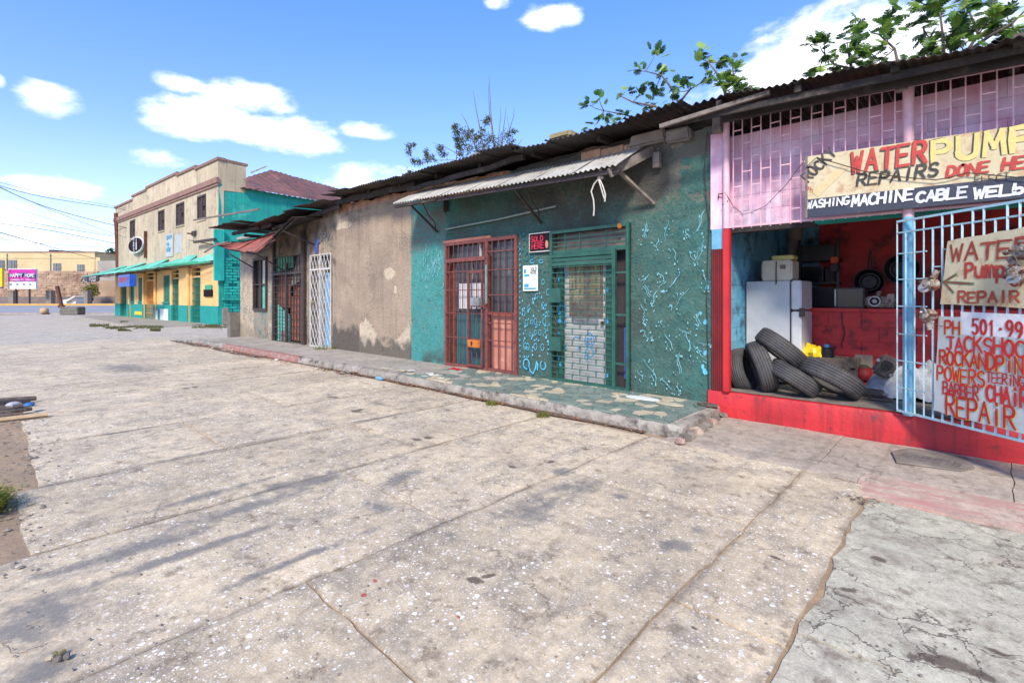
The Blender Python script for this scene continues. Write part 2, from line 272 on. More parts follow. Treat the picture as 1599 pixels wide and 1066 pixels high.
def concrete(name, base=(222,203,172), alt=(194,177,152), flecks=1., cracks=.5, tint=None, stains=True, green=False, dark=1):
    m = bpy.data.materials.new(name); m.use_nodes = True; t = NT(m.node_tree); b = t.n['Principled BSDF']
    pos = t.new('ShaderNodeNewGeometry').outputs['Position']
    oi = t.new('ShaderNodeObjectInfo').outputs['Random']
    wp = t.vm('ADD', pos, t.vm('SCALE', t.noise(pos, 2.2, 3, .5, True))); wp.node.inputs[1].default_value = (0, 0, 0)
    c = t.mix(t.step(t.noise(pos, .9, 8, .68), .38, .62), S(*base, .86*dark), S(*alt, .80*dark))
    c = t.mix(t.m('MULTIPLY', t.step(t.noise(pos, 3.3, 9, .75), .48, .62), .7), c, S(160, 148, 134, .74*dark))
    c = t.mix(t.m('MULTIPLY', t.step(t.noise(t.vm('ADD', pos, (31, 9, 0)), 1.4, 6, .7), .55, .7), .55), c, S(214, 196, 176, .72*dark))
    # scuffs that follow the trowelling and the traffic along the bays
    stv = t.vm('MULTIPLY', pos, (5.5, .8, 1))
    c = t.mix(t.m('MULTIPLY', t.step(t.noise(stv, 1.0, 7, .62), .52, .70), .45 if not green else .15), c, S(150, 147, 142, .74*dark))
    c = t.mix(1.0, c, t.mix(oi, (.93, .92, .91), (1.07, 1.06, 1.05)), 'MULTIPLY')
    hgt = t.m('MULTIPLY', t.noise(pos, 60, 6, .65), .5)
    # shell and pebble aggregate worn through the surface, in patches
    patch = t.step(t.noise(t.vm('ADD', pos, (3, 17, 0)), 1.15, 7, .68), .38, .52)
    for sc_, r0, k in ((26, .36, .95), (52, .36, .85), (100, .36, .7)):
        v = t.vor(t.vm('ADD', pos, t.vm('MULTIPLY', t.noise(pos, 30, 2, .5, True), (.02, .02, 0))), sc_)
        cs = t.new('ShaderNodeSeparateColor'); t.l.new(v.outputs['Color'], cs.inputs[0])
        rad = t.m('ADD', t.m('MULTIPLY', cs.outputs[0], r0*.8), r0*.25)
        pick = t.m('MULTIPLY', t.step(t.m('SUBTRACT', rad, v.outputs['Distance']), 0, .05), t.m('GREATER_THAN', cs.outputs[1], .22 if sc_ != 26 else .45))
        f = t.m('MULTIPLY', t.m('MULTIPLY', pick, k*flecks), t.m('ADD', t.m('MULTIPLY', patch, .85), .15))
        c = t.mix(f, c, t.mix(cs.outputs[2], S(250, 247, 240, .92), S(232, 224, 212, .86)))
        hgt = t.m('ADD', hgt, t.m('MULTIPLY', f, .5))
    c = t.mix(1.0, c, t.mix(t.step(t.noise(pos, 75, 4, .7), .3, .7), (.80, .79, .78), (1.18, 1.18, 1.17)), 'MULTIPLY')
    c = t.mix(1.0, c, t.mix(t.step(t.noise(t.vm('ADD', pos, (4, 4, 0)), 13, 6, .7), .35, .65), (.80, .79, .78), (1.13, 1.13, 1.13)), 'MULTIPLY')
    c = t.mix(t.m('MULTIPLY', t.step(t.noise(t.vm('ADD', pos, (8, 1, 0)), 5.5, 8, .72), .56, .63), .6), c, S(132, 112, 94, .62*dark))
    v = t.vor(pos, 34); cs = t.new('ShaderNodeSeparateColor'); t.l.new(v.outputs['Color'], cs.inputs[0])
    pit = t.m('MULTIPLY', t.step(t.m('SUBTRACT', t.m('MULTIPLY', cs.outputs[0], .2), v.outputs['Distance']), 0, .04), t.m('GREATER_THAN', cs.outputs[1], .86))
    c = t.mix(t.m('MULTIPLY', pit, .8), c, S(110, 102, 96, .6))
    wv = t.vm('ADD', pos, t.vm('MULTIPLY', t.noise(pos, 3.1, 5, .6, True), (.5, .5, 0)))
    e = t.vor(wv, 3.6 if green else .75, 'DISTANCE_TO_EDGE').outputs['Distance']
    cm = t.step(t.noise(t.vm('ADD', pos, (2, 5, 0)), 1.1, 3), .40 if green else .47, .52 if green else .6)
    ck = t.m('MULTIPLY', t.m('MULTIPLY', t.step(e, .022 if green else .008, 0.0), cm), cracks)
    c = t.mix(ck, c, S(104, 92, 82, .6)); hgt = t.m('SUBTRACT', hgt, t.m('MULTIPLY', ck, 1.5))
    if green:
        e2 = t.vor(wv, 9, 'DISTANCE_TO_EDGE').outputs['Distance']; c = t.mix(t.m('MULTIPLY', t.m('MULTIPLY', t.step(e2, .03, 0.0), cm), .35), c, S(112, 104, 94, .6))
    sx = t.new('ShaderNodeSeparateXYZ'); t.l.new(t.vm('ADD', pos, t.vm('MULTIPLY', t.noise(pos, 4, 5, .65, True), (.09, .0, 0))), sx.inputs[0]); jd = None
    if stains and not green:
        for xj in (-.62, -1.13, -2.68, -4.18, -5.62, -7.25, -8.85, -10.4, -11.95):
            q_ = t.m('ABSOLUTE', t.m('SUBTRACT', sx.outputs[0], xj+.045)); jd = q_ if jd is None else t.m('MINIMUM', jd, q_)
        jm = t.m('MULTIPLY', t.step(jd, .055, .0, True), t.step(t.noise(t.vm('MULTIPLY', pos, (6, 1.6, 1)), 1, 6, .7), .40, .60))
        c = t.mix(t.m('MULTIPLY', jm, .6), c, S(126, 112, 98, .62*dark))
    if tint: c = t.mix(t.step(t.noise(t.vm('MULTIPLY', pos, (1.6, 5, 1)), 1.3, 8, .7), .40, .64), c, t.mix(t.noise(pos, 6, 5), S(216, 140, 132, .66), S(206, 168, 156, .68)))
    if stains:
        c, k = add_marks(t, pos, c, GREY_ST, t.mix(t.noise(pos, 12, 5), S(120, 117, 114, .60), S(156, 151, 145, .64)), 1.1)
        c, k2 = add_marks(t, pos, c, BROWN_ST, S(104, 88, 74, .62), .55)
        p1, p2, p3 = onZ(568, 928), onZ(586, 905), onZ(716, 962)
        c, k3 = add_marks(t, pos, c, [(p1.x, p1.y, .014, .012, 0), (p2.x, p2.y, .012, .008, 0), (p3.x, p3.y, .016, .008, 0)], S(190, 70, 74, .7), .2)
    t.put(b.inputs['Base Color'], c); b.inputs['Roughness'].default_value = .82
    bn = t.new('ShaderNodeBump'); bn.inputs['Strength'].default_value = .55; bn.inputs['Distance'].default_value = .006
    t.l.new(hgt, bn.inputs['Height']); t.l.new(bn.outputs[0], b.inputs['Normal'])
    MT[name] = m
concrete('concrete'); concrete('concrete_green', (206, 200, 178), (188, 184, 166), .12, .9, green=True)
concrete('concrete_pink', (214, 196, 178), (200, 186, 168), .15, .6, tint=True)
concrete('concrete_pad', (186, 172, 156), (170, 158, 146), .08, .6)
concrete('concrete_far', (204, 192, 176), (186, 178, 166), .5, .8, stains=False)
concrete('sidewalk_top', (176, 168, 158), (152, 146, 138), .08, .8, stains=False)

# painted, weathered wall: which coat of paint or bare render shows where comes from vertex masks
def wall_material():
    m = bpy.data.materials.new('weathered_render'); m.use_nodes = True; t = NT(m.node_tree); b = t.n['Principled BSDF']
    pos = t.new('ShaderNodeNewGeometry').outputs['Position']
    def att(n):
        a = t.new('ShaderNodeAttribute', attribute_name=n); s_ = t.new('ShaderNodeSeparateColor'); t.l.new(a.outputs['Color'], s_.inputs[0]); return s_.outputs
    A, B = att('paint'), att('wear')
    n8 = t.noise(pos, 5, 9, .7); nf = t.noise(pos, 26, 6, .65); nb = t.noise(pos, 1.3, 6, .6)
    jit = t.m('ADD', t.m('MULTIPLY', t.m('SUBTRACT', n8, .5), 1.1), t.m('MULTIPLY', t.m('SUBTRACT', nf, .5), .9))
    def th(f, k=.5, amt=1., soft=.14): return t.step(t.m('ADD', f, t.m('MULTIPLY', jit, amt)), k-soft, k+soft)
    bare = t.mix(t.step(nb, .38, .62), S(176, 156, 134), S(156, 138, 120))
    bare = t.mix(t.m('MULTIPLY', t.step(t.noise(t.vm('MULTIPLY', pos, (7, 7, .8)), 1, 6, .6), .5, .7), .45), bare, S(120, 108, 96))
    teal = t.mix(t.step(n8, .35, .65), S(56, 138, 134), S(74, 154, 150))
    deep = t.mix(t.step(n8, .35, .65), S(56, 94, 86), S(74, 110, 100))
    deep = t.mix(t.m('MULTIPLY', t.step(t.noise(t.vm('ADD', pos, (5, 5, 5)), 2.2, 7, .65), .48, .62), .7), deep, S(44, 98, 96))
    paint = t.mix(th(B[0], soft=.3), teal, deep)
    paint = t.mix(t.m('MULTIPLY', t.step(t.noise(t.vm('ADD', pos, (1, 2, 3)), 7, 9, .78), .52, .62), .45), paint, t.mix(nb, S(112, 142, 132), S(84, 118, 110)))
    paint = t.mix(t.m('MULTIPLY', t.step(t.noise(t.vm('ADD', pos, (9, 2, 3)), 11, 8, .8), .56, .62), .6), paint, S(30, 52, 50))
    c = t.mix(th(A[0], soft=.06), bare, paint)
    c = t.mix(th(A[2], soft=.04, amt=1.0), c, t.mix(n8, S(214, 196, 168), S(192, 176, 154)))     # later patches of cream render
    c = t.mix(th(B[2], soft=.06, amt=.8), c, t.mix(n8, S(204, 158, 124), S(180, 136, 108)))      # bare blocks under the roof
    n14 = t.noise(pos, 17, 7, .75)
    c = t.mix(t.m('MULTIPLY', t.step(t.m('ADD', B[1], t.m('MULTIPLY', t.m('SUBTRACT', n14, .5), 3.2)), .42, .62), .85), c, t.mix(nf, S(132, 128, 114), S(96, 92, 84)))         # worn-off paint
    c = t.mix(t.m('MULTIPLY', th(A[1], soft=.25, amt=1.0), .82), c, t.mix(nf, S(52, 50, 48), S(76, 72, 66)))                 # soot, mould and the shade painted under roof and awning
    c = t.mix(1.0, c, t.mix(nf, (.72,)*3, (1.26,)*3), 'MULTIPLY')
    t.put(b.inputs['Base Color'], c); b.inputs['Roughness'].default_value = .85
    v = t.vor(t.vm('ADD', pos, t.vm('MULTIPLY', t.noise(pos, 14, 3, .5, True), (.06, .06, .06))), 24, 'SMOOTH_F1').outputs['Distance']
    bn = t.new('ShaderNodeBump'); bn.inputs['Strength'].default_value = .9; bn.inputs['Distance'].default_value = .022
    t.l.new(t.m('ADD', t.m('MULTIPLY', v, .35), t.m('ADD', nf, t.m('MULTIPLY', n8, 1.2))), bn.inputs['Height']); t.l.new(bn.outputs[0], b.inputs['Normal'])
    MT['weathered_render'] = m
wall_material()

# ------------------------------------------------------------------ mesh helpers
WL = {}
def tag(o, label=None, cat=None, group=None, kind=None):
    if label: o['label'] = label
    if cat: o['category'] = cat
    if group: o['group'] = group
    if kind: o['kind'] = kind
    return o
def thing(name, label, cat, loc, group=None):
    o = bpy.data.objects.new(name, None); COL.objects.link(o); o.location = loc; o.empty_display_size = .2
    WL[o] = Vector(loc); return tag(o, label, cat, group)
class MB:
    def __init__(s): s.v = []; s.f = []; s.sm = []
    def add(s, vs, fs, smooth=False):
        k = len(s.v); s.v += [Vector(p) for p in vs]; s.f += [tuple(k+i for i in f) for f in fs]; s.sm += [smooth]*len(fs); return s
    def box(s, c, d, rz=0, M=None, bev=0):
        c = Vector(c); x, y, z = d[0]/2, d[1]/2, d[2]/2
        rot = M if M is not None else Matrix.Rotation(rz, 3, 'Z')
        if bev:
            bm = bmesh.new(); bmesh.ops.create_cube(bm, size=1)
            for v in bm.verts: v.co = Vector((v.co.x*d[0], v.co.y*d[1], v.co.z*d[2]))
            bmesh.ops.bevel(bm, geom=bm.edges[:], offset=bev, segments=2, affect='EDGES')
            s.add([c+rot@v.co for v in bm.verts], [[v.index for v in f.verts] for f in bm.faces]); bm.free(); return s
        vs = [c+rot@Vector((i*x, j*y, k*z)) for i in (-1, 1) for j in (-1, 1) for k in (-1, 1)]
        return s.add(vs, [(0, 1, 3, 2), (4, 6, 7, 5), (0, 4, 5, 1), (2, 3, 7, 6), (0, 2, 6, 4), (1, 5, 7, 3)])
    def b2(s, a, b, rz=0, bev=0):
        a, b = Vector(a), Vector(b); return s.box((a+b)/2, [abs(b[i]-a[i]) for i in range(3)], rz, bev=bev)
    def beam(s, a, b, w, h=None, up=(0, 0, 1)):
        a, b = Vector(a), Vector(b); z = (b-a).normalized(); x = z.cross(Vector(up))
        if x.length < 1e-3: x = z.cross(Vector((0, 1, 0)))
        x.normalize(); y = x.cross(z)
        return s.box((a+b)/2, (w, h or w, (b-a).length), M=Matrix((x, y, z)).transposed())
    def tube(s, pts, r, n=8, caps=True):
        pts = [Vector(p) for p in pts]; rs = r if isinstance(r, (list, tuple)) else [r]*len(pts)
        vs = []; prev = None
        for i, p in enumerate(pts):
            d = (pts[min(i+1, len(pts)-1)]-pts[max(i-1, 0)])
            if d.length < 1e-9: d = Vector((0, 0, 1))
            d.normalize()
            x = (prev - d*prev.dot(d)) if prev is not None else d.orthogonal()
            if x.length < 1e-6: x = d.orthogonal()
            x.normalize(); prev = x; y = d.cross(x)
            vs += [p+(x*math.cos(2*math.pi*k/n)+y*math.sin(2*math.pi*k/n))*rs[i] for k in range(n)]
        fs = [(i*n+k, i*n+(k+1) % n, (i+1)*n+(k+1) % n, (i+1)*n+k) for i in range(len(pts)-1) for k in range(n)]
        if caps: fs += [tuple(range(n))[::-1], tuple((len(pts)-1)*n+k for k in range(n))]
        return s.add(vs, fs, True)
    def lathe(s, prof, M, n=32, closed=False):
        """profile (r, z) spun about local z; M is a 4x4"""
        vs = [M@Vector((r*math.cos(2*math.pi*k/n), r*math.sin(2*math.pi*k/n), z)) for r, z in prof for k in range(n)]
        m = len(prof); fs = []
        for i in range(m if closed else m-1):
            j = (i+1) % m
            fs += [(i*n+k, i*n+(k+1) % n, j*n+(k+1) % n, j*n+k) for k in range(n)]
        return s.add(vs, fs, True)
    def poly(s, pts, th=None):
        pts = [Vector(p) for p in pts]; n = len(pts)
        if th is None: return s.add(pts, [tuple(range(n))])
        th = Vector(th)
        return s.add(pts+[p+th for p in pts], [tuple(range(n)), tuple(range(2*n-1, n-1, -1))]+[(i, i+n, (i+1) % n+n, (i+1) % n) for i in range(n)])
    def grid(s, P, smooth=True):
        """P: rows of points"""
        a, b = len(P), len(P[0])
        return s.add([p for r_ in P for p in r_], [(i*b+j, i*b+j+1, (i+1)*b+j+1, (i+1)*b+j) for i in range(a-1) for j in range(b-1)], smooth)
    def slabgrid(s, P, th):
        """closed sheet of thickness vector th from a grid of points"""
        a, b = len(P), len(P[0]); th = Vector(th); top = [p for r_ in P for p in r_]; N = a*b
        fs = []
        for i in range(a-1):
            for j in range(b-1):
                q = (i*b+j, i*b+j+1, (i+1)*b+j+1, (i+1)*b+j); fs += [q, tuple(N+k for k in q[::-1])]
        per = [i*b for i in range(a)] + [(a-1)*b+j for j in range(1, b)] + [i*b+b-1 for i in range(a-2, -1, -1)] + [j for j in range(b-2, 0, -1)]
        fs += [(per[i], per[(i+1) % len(per)], N+per[(i+1) % len(per)], N+per[i]) for i in range(len(per))]
        return s.add(top+[p+th for p in top], fs, True)
    def build(s, name, m, parent=None, smooth=True, recalc=True):
        off = WL.get(parent, Vector((0, 0, 0)))
        me = bpy.data.meshes.new(name); me.from_pydata([p-off for p in s.v], [], s.f)
        me.polygons.foreach_set('use_smooth', s.sm if smooth else [False]*len(s.f))
        me.materials.append(MT[m] if isinstance(m, str) else m)
        if recalc:
            bm = bmesh.new(); bm.from_mesh(me); bmesh.ops.recalc_face_normals(bm, faces=bm.faces[:])
            for e in bm.edges:
                if len(e.link_faces) == 2 and e.calc_face_angle(0) > .7: e.smooth = False
            bm.to_mesh(me); bm.free()
        me.update(); o = bpy.data.objects.new(name, me); COL.objects.link(o)
        if parent is not None: o.parent = parent; WL[o] = off
        else: WL[o] = Vector((0, 0, 0))
        return o
_cube = {}
def bx(name, parent, c, d, m, rz=0, M=None, kind=None, label=None):
    """box piece: all boxes of one material share one unit mesh"""
    if m not in _cube:
        mb = MB().box((0, 0, 0), (1, 1, 1)); me = bpy.data.meshes.new('unit_box'); me.from_pydata(mb.v, [], mb.f); me.materials.append(MT[m]); _cube[m] = me
        bm = bmesh.new(); bm.from_mesh(me); bmesh.ops.recalc_face_normals(bm, faces=bm.faces[:]); bm.to_mesh(me); bm.free()
    o = bpy.data.objects.new(name, _cube[m]); COL.objects.link(o); off = WL.get(parent, Vector((0, 0, 0)))
    rot = (M.to_4x4() if M is not None else Matrix.Rotation(rz, 4, 'Z'))
    o.matrix_basis = Matrix.Translation(Vector(c)-off) @ rot @ Matrix.Diagonal((*d, 1))
    if parent is not None: o.parent = parent
    WL[o] = Vector(c)
    return tag(o, label, None, None, kind)
def bx2(name, parent, a, b, m, rz=0, **k):
    a, b = Vector(a), Vector(b); return bx(name, parent, (a+b)/2, [max(.001, abs(b[i]-a[i])) for i in range(3)], m, rz, **k)
def barp(name, parent, a, b, t, m, t2=None):
    a, b = Vector(a), Vector(b); z = (b-a).normalized(); x = z.cross(Vector((0, 0, 1)))
    if x.length < 1e-3: x = z.cross(Vector((0, 1, 0)))
    x.normalize(); y = x.cross(z)
    return bx(name, parent, (a+b)/2, (t, t2 or t, (b-a).length), m, M=Matrix((x, y, z)).transposed())
def struct(o): o['kind'] = 'structure'; return o
def stuff(o): o['kind'] = 'stuff'; return o

# ---- hand painted lettering, drawn as brush strokes
def arc(cx, cy, rx, ry, a0, a1, n=9): return [(cx+rx*math.cos(R(a0+(a1-a0)*i/(n-1))), cy+ry*math.sin(R(a0+(a1-a0)*i/(n-1)))) for i in range(n)]
G = {'A': [[(0, 0), (.5, 1), (1, 0)], [(.2, .36), (.8, .36)]], 'B': [[(0, 0), (0, 1)], [(0, 1)]+arc(.5, .77, .4, .23, 90, -90)+[(0, .54)], [(0, .54)]+arc(.55, .27, .45, .27, 90, -90)+[(0, 0)]],
     'C': [arc(.55, .5, .55, .5, 50, 310, 14)], 'D': [[(0, 0), (0, 1)], [(0, 1)]+arc(.35, .5, .62, .5, 90, -90, 11)+[(0, 0)]], 'E': [[(.9, 1), (0, 1), (0, 0), (.95, 0)], [(0, .52), (.75, .52)]],
     'F': [[(.9, 1), (0, 1), (0, 0)], [(0, .52), (.75, .52)]], 'G': [arc(.55, .5, .55, .5, 50, 350, 14)+[(.6, .42)]], 'H': [[(0, 0), (0, 1)], [(1, 0), (1, 1)], [(0, .5), (1, .5)]],
     'I': [[(.5, 0), (.5, 1)]], 'i': [[(.5, 0), (.5, .7)], [(.5, .92), (.5, 1)]], 'J': [[(.1, 1), (1, 1)], [(.65, 1), (.65, .25)]+arc(.35, .22, .3, .22, 0, -150, 6)], 'K': [[(0, 0), (0, 1)], [(.9, 1), (.05, .45)], [(.3, .6), (1, 0)]],
     'L': [[(0, 1), (0, 0), (.9, 0)]], 'M': [[(0, 0), (.12, 1), (.5, .3), (.88, 1), (1, 0)]], 'm': [[(0, 0), (0, .7)], [(0, .5), (.2, .7), (.42, .62), (.45, 0)], [(.45, .5), (.7, .7), (.95, .6), (1, 0)]],
     'N': [[(0, 0), (0, 1), (1, 0), (1, 1)]], 'O': [arc(.5, .5, .5, .5, 95, 455, 17)], 'P': [[(0, 0), (0, 1)], [(0, 1)]+arc(.5, .75, .45, .26, 90, -90)+[(0, .49)]], 'p': [[(0, -.3), (0, .7)], arc(.45, .38, .42, .32, 150, -150, 11)],
     'Q': [arc(.5, .5, .5, .5, 95, 455, 17), [(.6, .3), (1, -.05)]], 'R': [[(0, 0), (0, 1)], [(0, 1)]+arc(.5, .75, .43, .25, 90, -90)+[(0, .5)], [(.4, .5), (1, 0)]],
     'S': [arc(.5, .75, .42, .25, 30, 260, 9)+arc(.5, .25, .45, .25, 80, -150, 9)], 'T': [[(0, 1), (1, 1)], [(.5, 1), (.5, 0)]], 'U': [[(0, 1), (0, .3)]+arc(.5, .3, .5, .3, 180, 360, 9)+[(1, 1)]], 'u': [[(0, .7), (0, .25)]+arc(.42, .25, .42, .25, 180, 340, 7)+[(.88, .7)], [(.88, .7), (.95, 0)]],
     'V': [[(0, 1), (.5, 0), (1, 1)]], 'W': [[(0, 1), (.25, 0), (.5, .75), (.75, 0), (1, 1)]], 'X': [[(0, 0), (1, 1)], [(0, 1), (1, 0)]], 'Y': [[(0, 1), (.5, .5), (1, 1)], [(.5, .5), (.45, 0)]], 'Z': [[(0, 1), (1, 1), (0, 0), (1, 0)]],
     '0': [arc(.5, .5, .42, .5, 95, 455, 17)], '1': [[(.25, .8), (.5, 1), (.5, 0)]], '5': [[(.9, 1), (.2, 1), (.12, .56)]+arc(.45, .32, .45, .32, 110, -140, 11)], '9': [arc(.5, .7, .4, .3, 20, 380, 13)+[(.85, .3), (.55, 0)]],
     '.': [[(.45, .42), (.55, .42)]], '-': [[(.2, .5), (.8, .5)]], 'h': [[(0, 0), (0, 1)], [(0, .4), (.3, .62), (.6, .5), (.62, 0)]], 'b': [[(0, 1), (0, 0)], arc(.4, .3, .4, .3, 150, -170, 11)]}
def ribbon(mb, pts, wd, nrm, up=0.):
    pts = [Vector(p) for p in pts]; out = []
    for i in range(1, len(pts)-1):
        u_, v_ = pts[i]-pts[i-1], pts[i+1]-pts[i]
        if u_.length > 1e-6 and v_.length > 1e-6 and u_.angle(v_) > .95:
            ribbon(mb, pts[:i+1], wd, nrm, up); return ribbon(mb, pts[i:], wd, nrm, up+.00025)
    for i in range(len(pts)):
        d = (pts[min(i+1, len(pts)-1)]-pts[max(i-1, 0)]).normalized(); s_ = d.cross(nrm)
        w_ = wd*(1+.18*nz(pts[i].x*9+up*900, pts[i].z*9, pts[i].y)); 
        if i in (0, len(pts)-1): w_ *= .72; pts[i] = pts[i] + d*(wd*.4 if i else -wd*.4)
        out.append((pts[i]+s_*w_/2+nrm*up, pts[i]-s_*w_/2+nrm*up))
    # pointed-round ends
    k = len(mb.v); mb.v += [p for q in out for p in q]
    fs = [(k+2*i, k+2*i+1, k+2*i+3, k+2*i+2) for i in range(len(out)-1)]
    mb.f += fs; mb.sm += [False]*len(fs)
def text(name, parent, s, p0, ux, uz, h, adv, stroke, m, nrm, jit=.03, slant=0., off=.002, gap=.24, rise=0.):
    mb = MB(); rr = random.Random(len(s)*7+ord(s[0])); p0 = Vector(p0); ux = Vector(ux); uz = Vector(uz); nrm = Vector(nrm); k = 0
    for i, ch in enumerate(s):
        if ch == ' ' or ch not in G: continue
        hh = h*(1+rr.uniform(-jit, jit)*1.5); dz = rr.uniform(-jit, jit)*h + rise*i
        for st in G[ch]:
            if len(st) == 2 and st[0] != st[1]:
                a, b = st; st = [a, ((a[0]+b[0])/2+rr.uniform(-.02, .02), (a[1]+b[1])/2), b]
            pts = [p0+ux*((i+x*(1-gap))*adv+slant*y*hh+rr.uniform(-1, 1)*jit*.1*h)+uz*(y*hh+dz) for x, y in st]
            k += 4; ribbon(mb, pts, stroke, nrm, off+k*.00012)
    return mb.build(name, m, parent, smooth=False, recalc=False)
def blob(mb, c, rx, rz, ux, uz, nrm, off=.002, n=11, ragged=.3):
    c = Vector(c); pts = []
    for k in range(n):
        a = 2*math.pi*k/n; q = 1+random.uniform(-ragged, ragged)
        pts.append(c+Vector(ux)*math.cos(a)*rx*q+Vector(uz)*math.sin(a)*rz*q+Vector(nrm)*off)
    mb.poly(pts)
def corr(P00, P10, P01, P11, pitch=.076, amp=.011, nl=5, sag=.02, seed=0, curl=0., th=.004, per=6, rag=.0):
    """corrugated sheet: 0-1 runs across the waves, second index runs down the sheet"""
    P00, P10, P01, P11 = map(Vector, (P00, P10, P01, P11)); L = (P10-P00).length; nw = max(6, int(L/pitch*per))
    nrm = (P10-P00).cross(P01-P00).normalized()
    if nrm.z < 0: nrm = -nrm
    rows = []
    for j in range(nl+1):
        v = j/nl; row = []
        for i in range(nw+1):
            u = i/nw; vv = v
            if rag and j in (0, nl): vv = v + rag*nz(u*L*3, seed*3, j)
            p = P00.lerp(P10, u).lerp(P01.lerp(P11, u), vv)
            z = amp*math.sin(2*math.pi*u*L/pitch) + sag*nz(u*L*.8+seed*7, v*2, seed) + curl*(v-.5)**2
            row.append(p+nrm*z)
        rows.append(row)
    mb = MB(); mb.slabgrid(rows, -nrm*th); return mb

# ================================================================== GROUND
def ground_z(x, y):
    dep = -0.6836*x + .7298*y
    return .5*sst(48, 76, dep)
xs = [-900, -500, -300, -200, -150]+[-120+4*i for i in range(30)]+[0, 6, 20, 60, 200, 900]
ys = [-900, -300, -120, -60, -40, -28, -20, -14, -10, -6, -3, 0, 3, 6, 10, 14, 20, 28, 36, 44, 52, 60, 80, 120, 300, 900]
g = MB(); g.grid([[Vector((x, y, ground_z(x, y)-.018)) for x in xs] for y in ys])
ground = g.build('ground', 'dirt'); struct(ground)
def jag(x, y, k=.02): return k*(fb(x, y, 3.3, 2.1, 4))
slab_i = 0
def slab(x0, x1, y0, y1, m='concrete', z=0., gap=.006, th=.05, cell=.09, tilt=.004, jg=.03, parent=None, name='concrete_slab'):
    """one cast bay: ragged broken edges, slightly tilted, joint left open to the dirt"""
    global slab_i; slab_i += 1; rr = random.Random(slab_i*13)
    nx = max(3, int((x1-x0)/cell)); ny = max(3, int((y1-y0)/cell)); P = []
    tx, ty, tz = rr.uniform(-tilt, tilt), rr.uniform(-tilt, tilt), rr.uniform(-.004, .004)
    for j in range(ny+1):
        row = []
        for i in range(nx+1):
            u, v = i/nx, j/ny; x = x0+(x1-x0)*u; y = y0+(y1-y0)*v
            ex = 1 if i in (0, nx) else 0; ey = 1 if j in (0, ny) else 0
            jx = jag(x*0+(x0 if u < .5 else x1)*5, y, jg)*(1-min(u, 1-u)*2); jy = jag(x, (y0 if v < .5 else y1)*5, jg)*(1-min(v, 1-v)*2)
            gx = gap*(1+1.3*abs(nz(y*4, x0+9)))*(1 if i == 0 else -1 if i == nx else 0); gy = gap*(1+1.3*abs(nz(x*4, y0+5)))*(1 if j == 0 else -1 if j == ny else 0)
            zz = z+tz+tx*(u-.5)+ty*(v-.5)+.0045*nz(x*1.4, y*1.4, 1) - (.006 if ex or ey else 0)
            row.append(Vector((x+jx+gx, y+jy+gy, zz)))
        P.append(row)
    mb = MB(); mb.slabgrid(P, (0, 0, -th)); return mb.build(name, m, parent or ground)
XB = [7.8, 5.7, 3.9, 2.4, .95, -.62, -1.13, -2.68, -4.18, -5.62, -7.25, -8.85, -10.4, -11.95, -13.5, -15.0, -16.6, -18.2, -19.8, -21.6, -23.6]
YJ = {-1.13: [2.45], -2.68: [1.2, 3.6], -4.18: [2.2], -5.62: [3.1], -7.25: [1.7, 4.0], -8.85: [3.0], -10.4: [2.3], -11.95: [3.4]}
for k in range(len(XB)-1):
    x1, x0 = XB[k], XB[k+1]
    top = 5.14 if x0 < -2.5 else (5.02 if x0 < -1 else 4.72)
    if x0 < -14: top = 4.86
    low = -4.2
    if -9.2 < x0 < -5.7: low = .30 + .14*nz(x0*3)
    elif -5.7 < x0 < -5: low = .16
    elif -5 < x0 < -4: low = -.02
    js = [low]+([.0] if low < -1 and x0 > -3 else [])+YJ.get(x0, [2.6])+[top]
    green = x0 >= -.63
    for a, b in zip(js, js[1:]):
        far = x0 < -12
        slab(x0, x1, a, b, 'concrete_green' if green else 'concrete', z=-.002 if green else 0, cell=.16 if far else .08, jg=.05 if green else .028, gap=.004 if far else .0065)
for k in range(7): slab(-2.36+k*1.3 if k else -2.38, -1.06+k*1.3, 5.36, 6.60, 'concrete_pad', z=.012, jg=.035, gap=.003)
slab(-2.5, -.70, 5.05, 5.37, 'concrete_pad', z=.004, jg=.04, gap=.003)
for k in range(4): slab(-.70+k*1.6, .9+k*1.6, 4.74, 5.36, 'concrete_pink', z=.006, jg=.05, gap=.003)
lot = MB(); lot.grid([[Vector((x, y, -.009+ground_z(x, y))) for x in [-66+1.5*i for i in range(31)]] for y in [-18+2*i for i in range(24)]])
struct(lot.build('lot_pavement', 'concrete_far'))
apron = MB(); apron.slabgrid([[Vector((x, y+.05*(x+45)*-.06, .012)) for x in [-58+i*1.3 for i in range(21)]] for y in (5.6, 6.6, 7.6, 9.2)], (0, 0, -.05))
struct(apron.build('apron', 'kerb_grey'))
# earth and sand along the left edge of the slabs
dm = MB(); P = []
for i in range(50):
    x = -10.3+i*.15
    P.append([Vector((x, -.9+j*.1+(0 if j < 14 else .07*nz(x*3, j)), -.004+.012*nz(x*2, j*.3)-.03*(j/15)**4)) for j in range(16)])
struct(dm.grid(P).build('dirt_patch', 'dirt'))
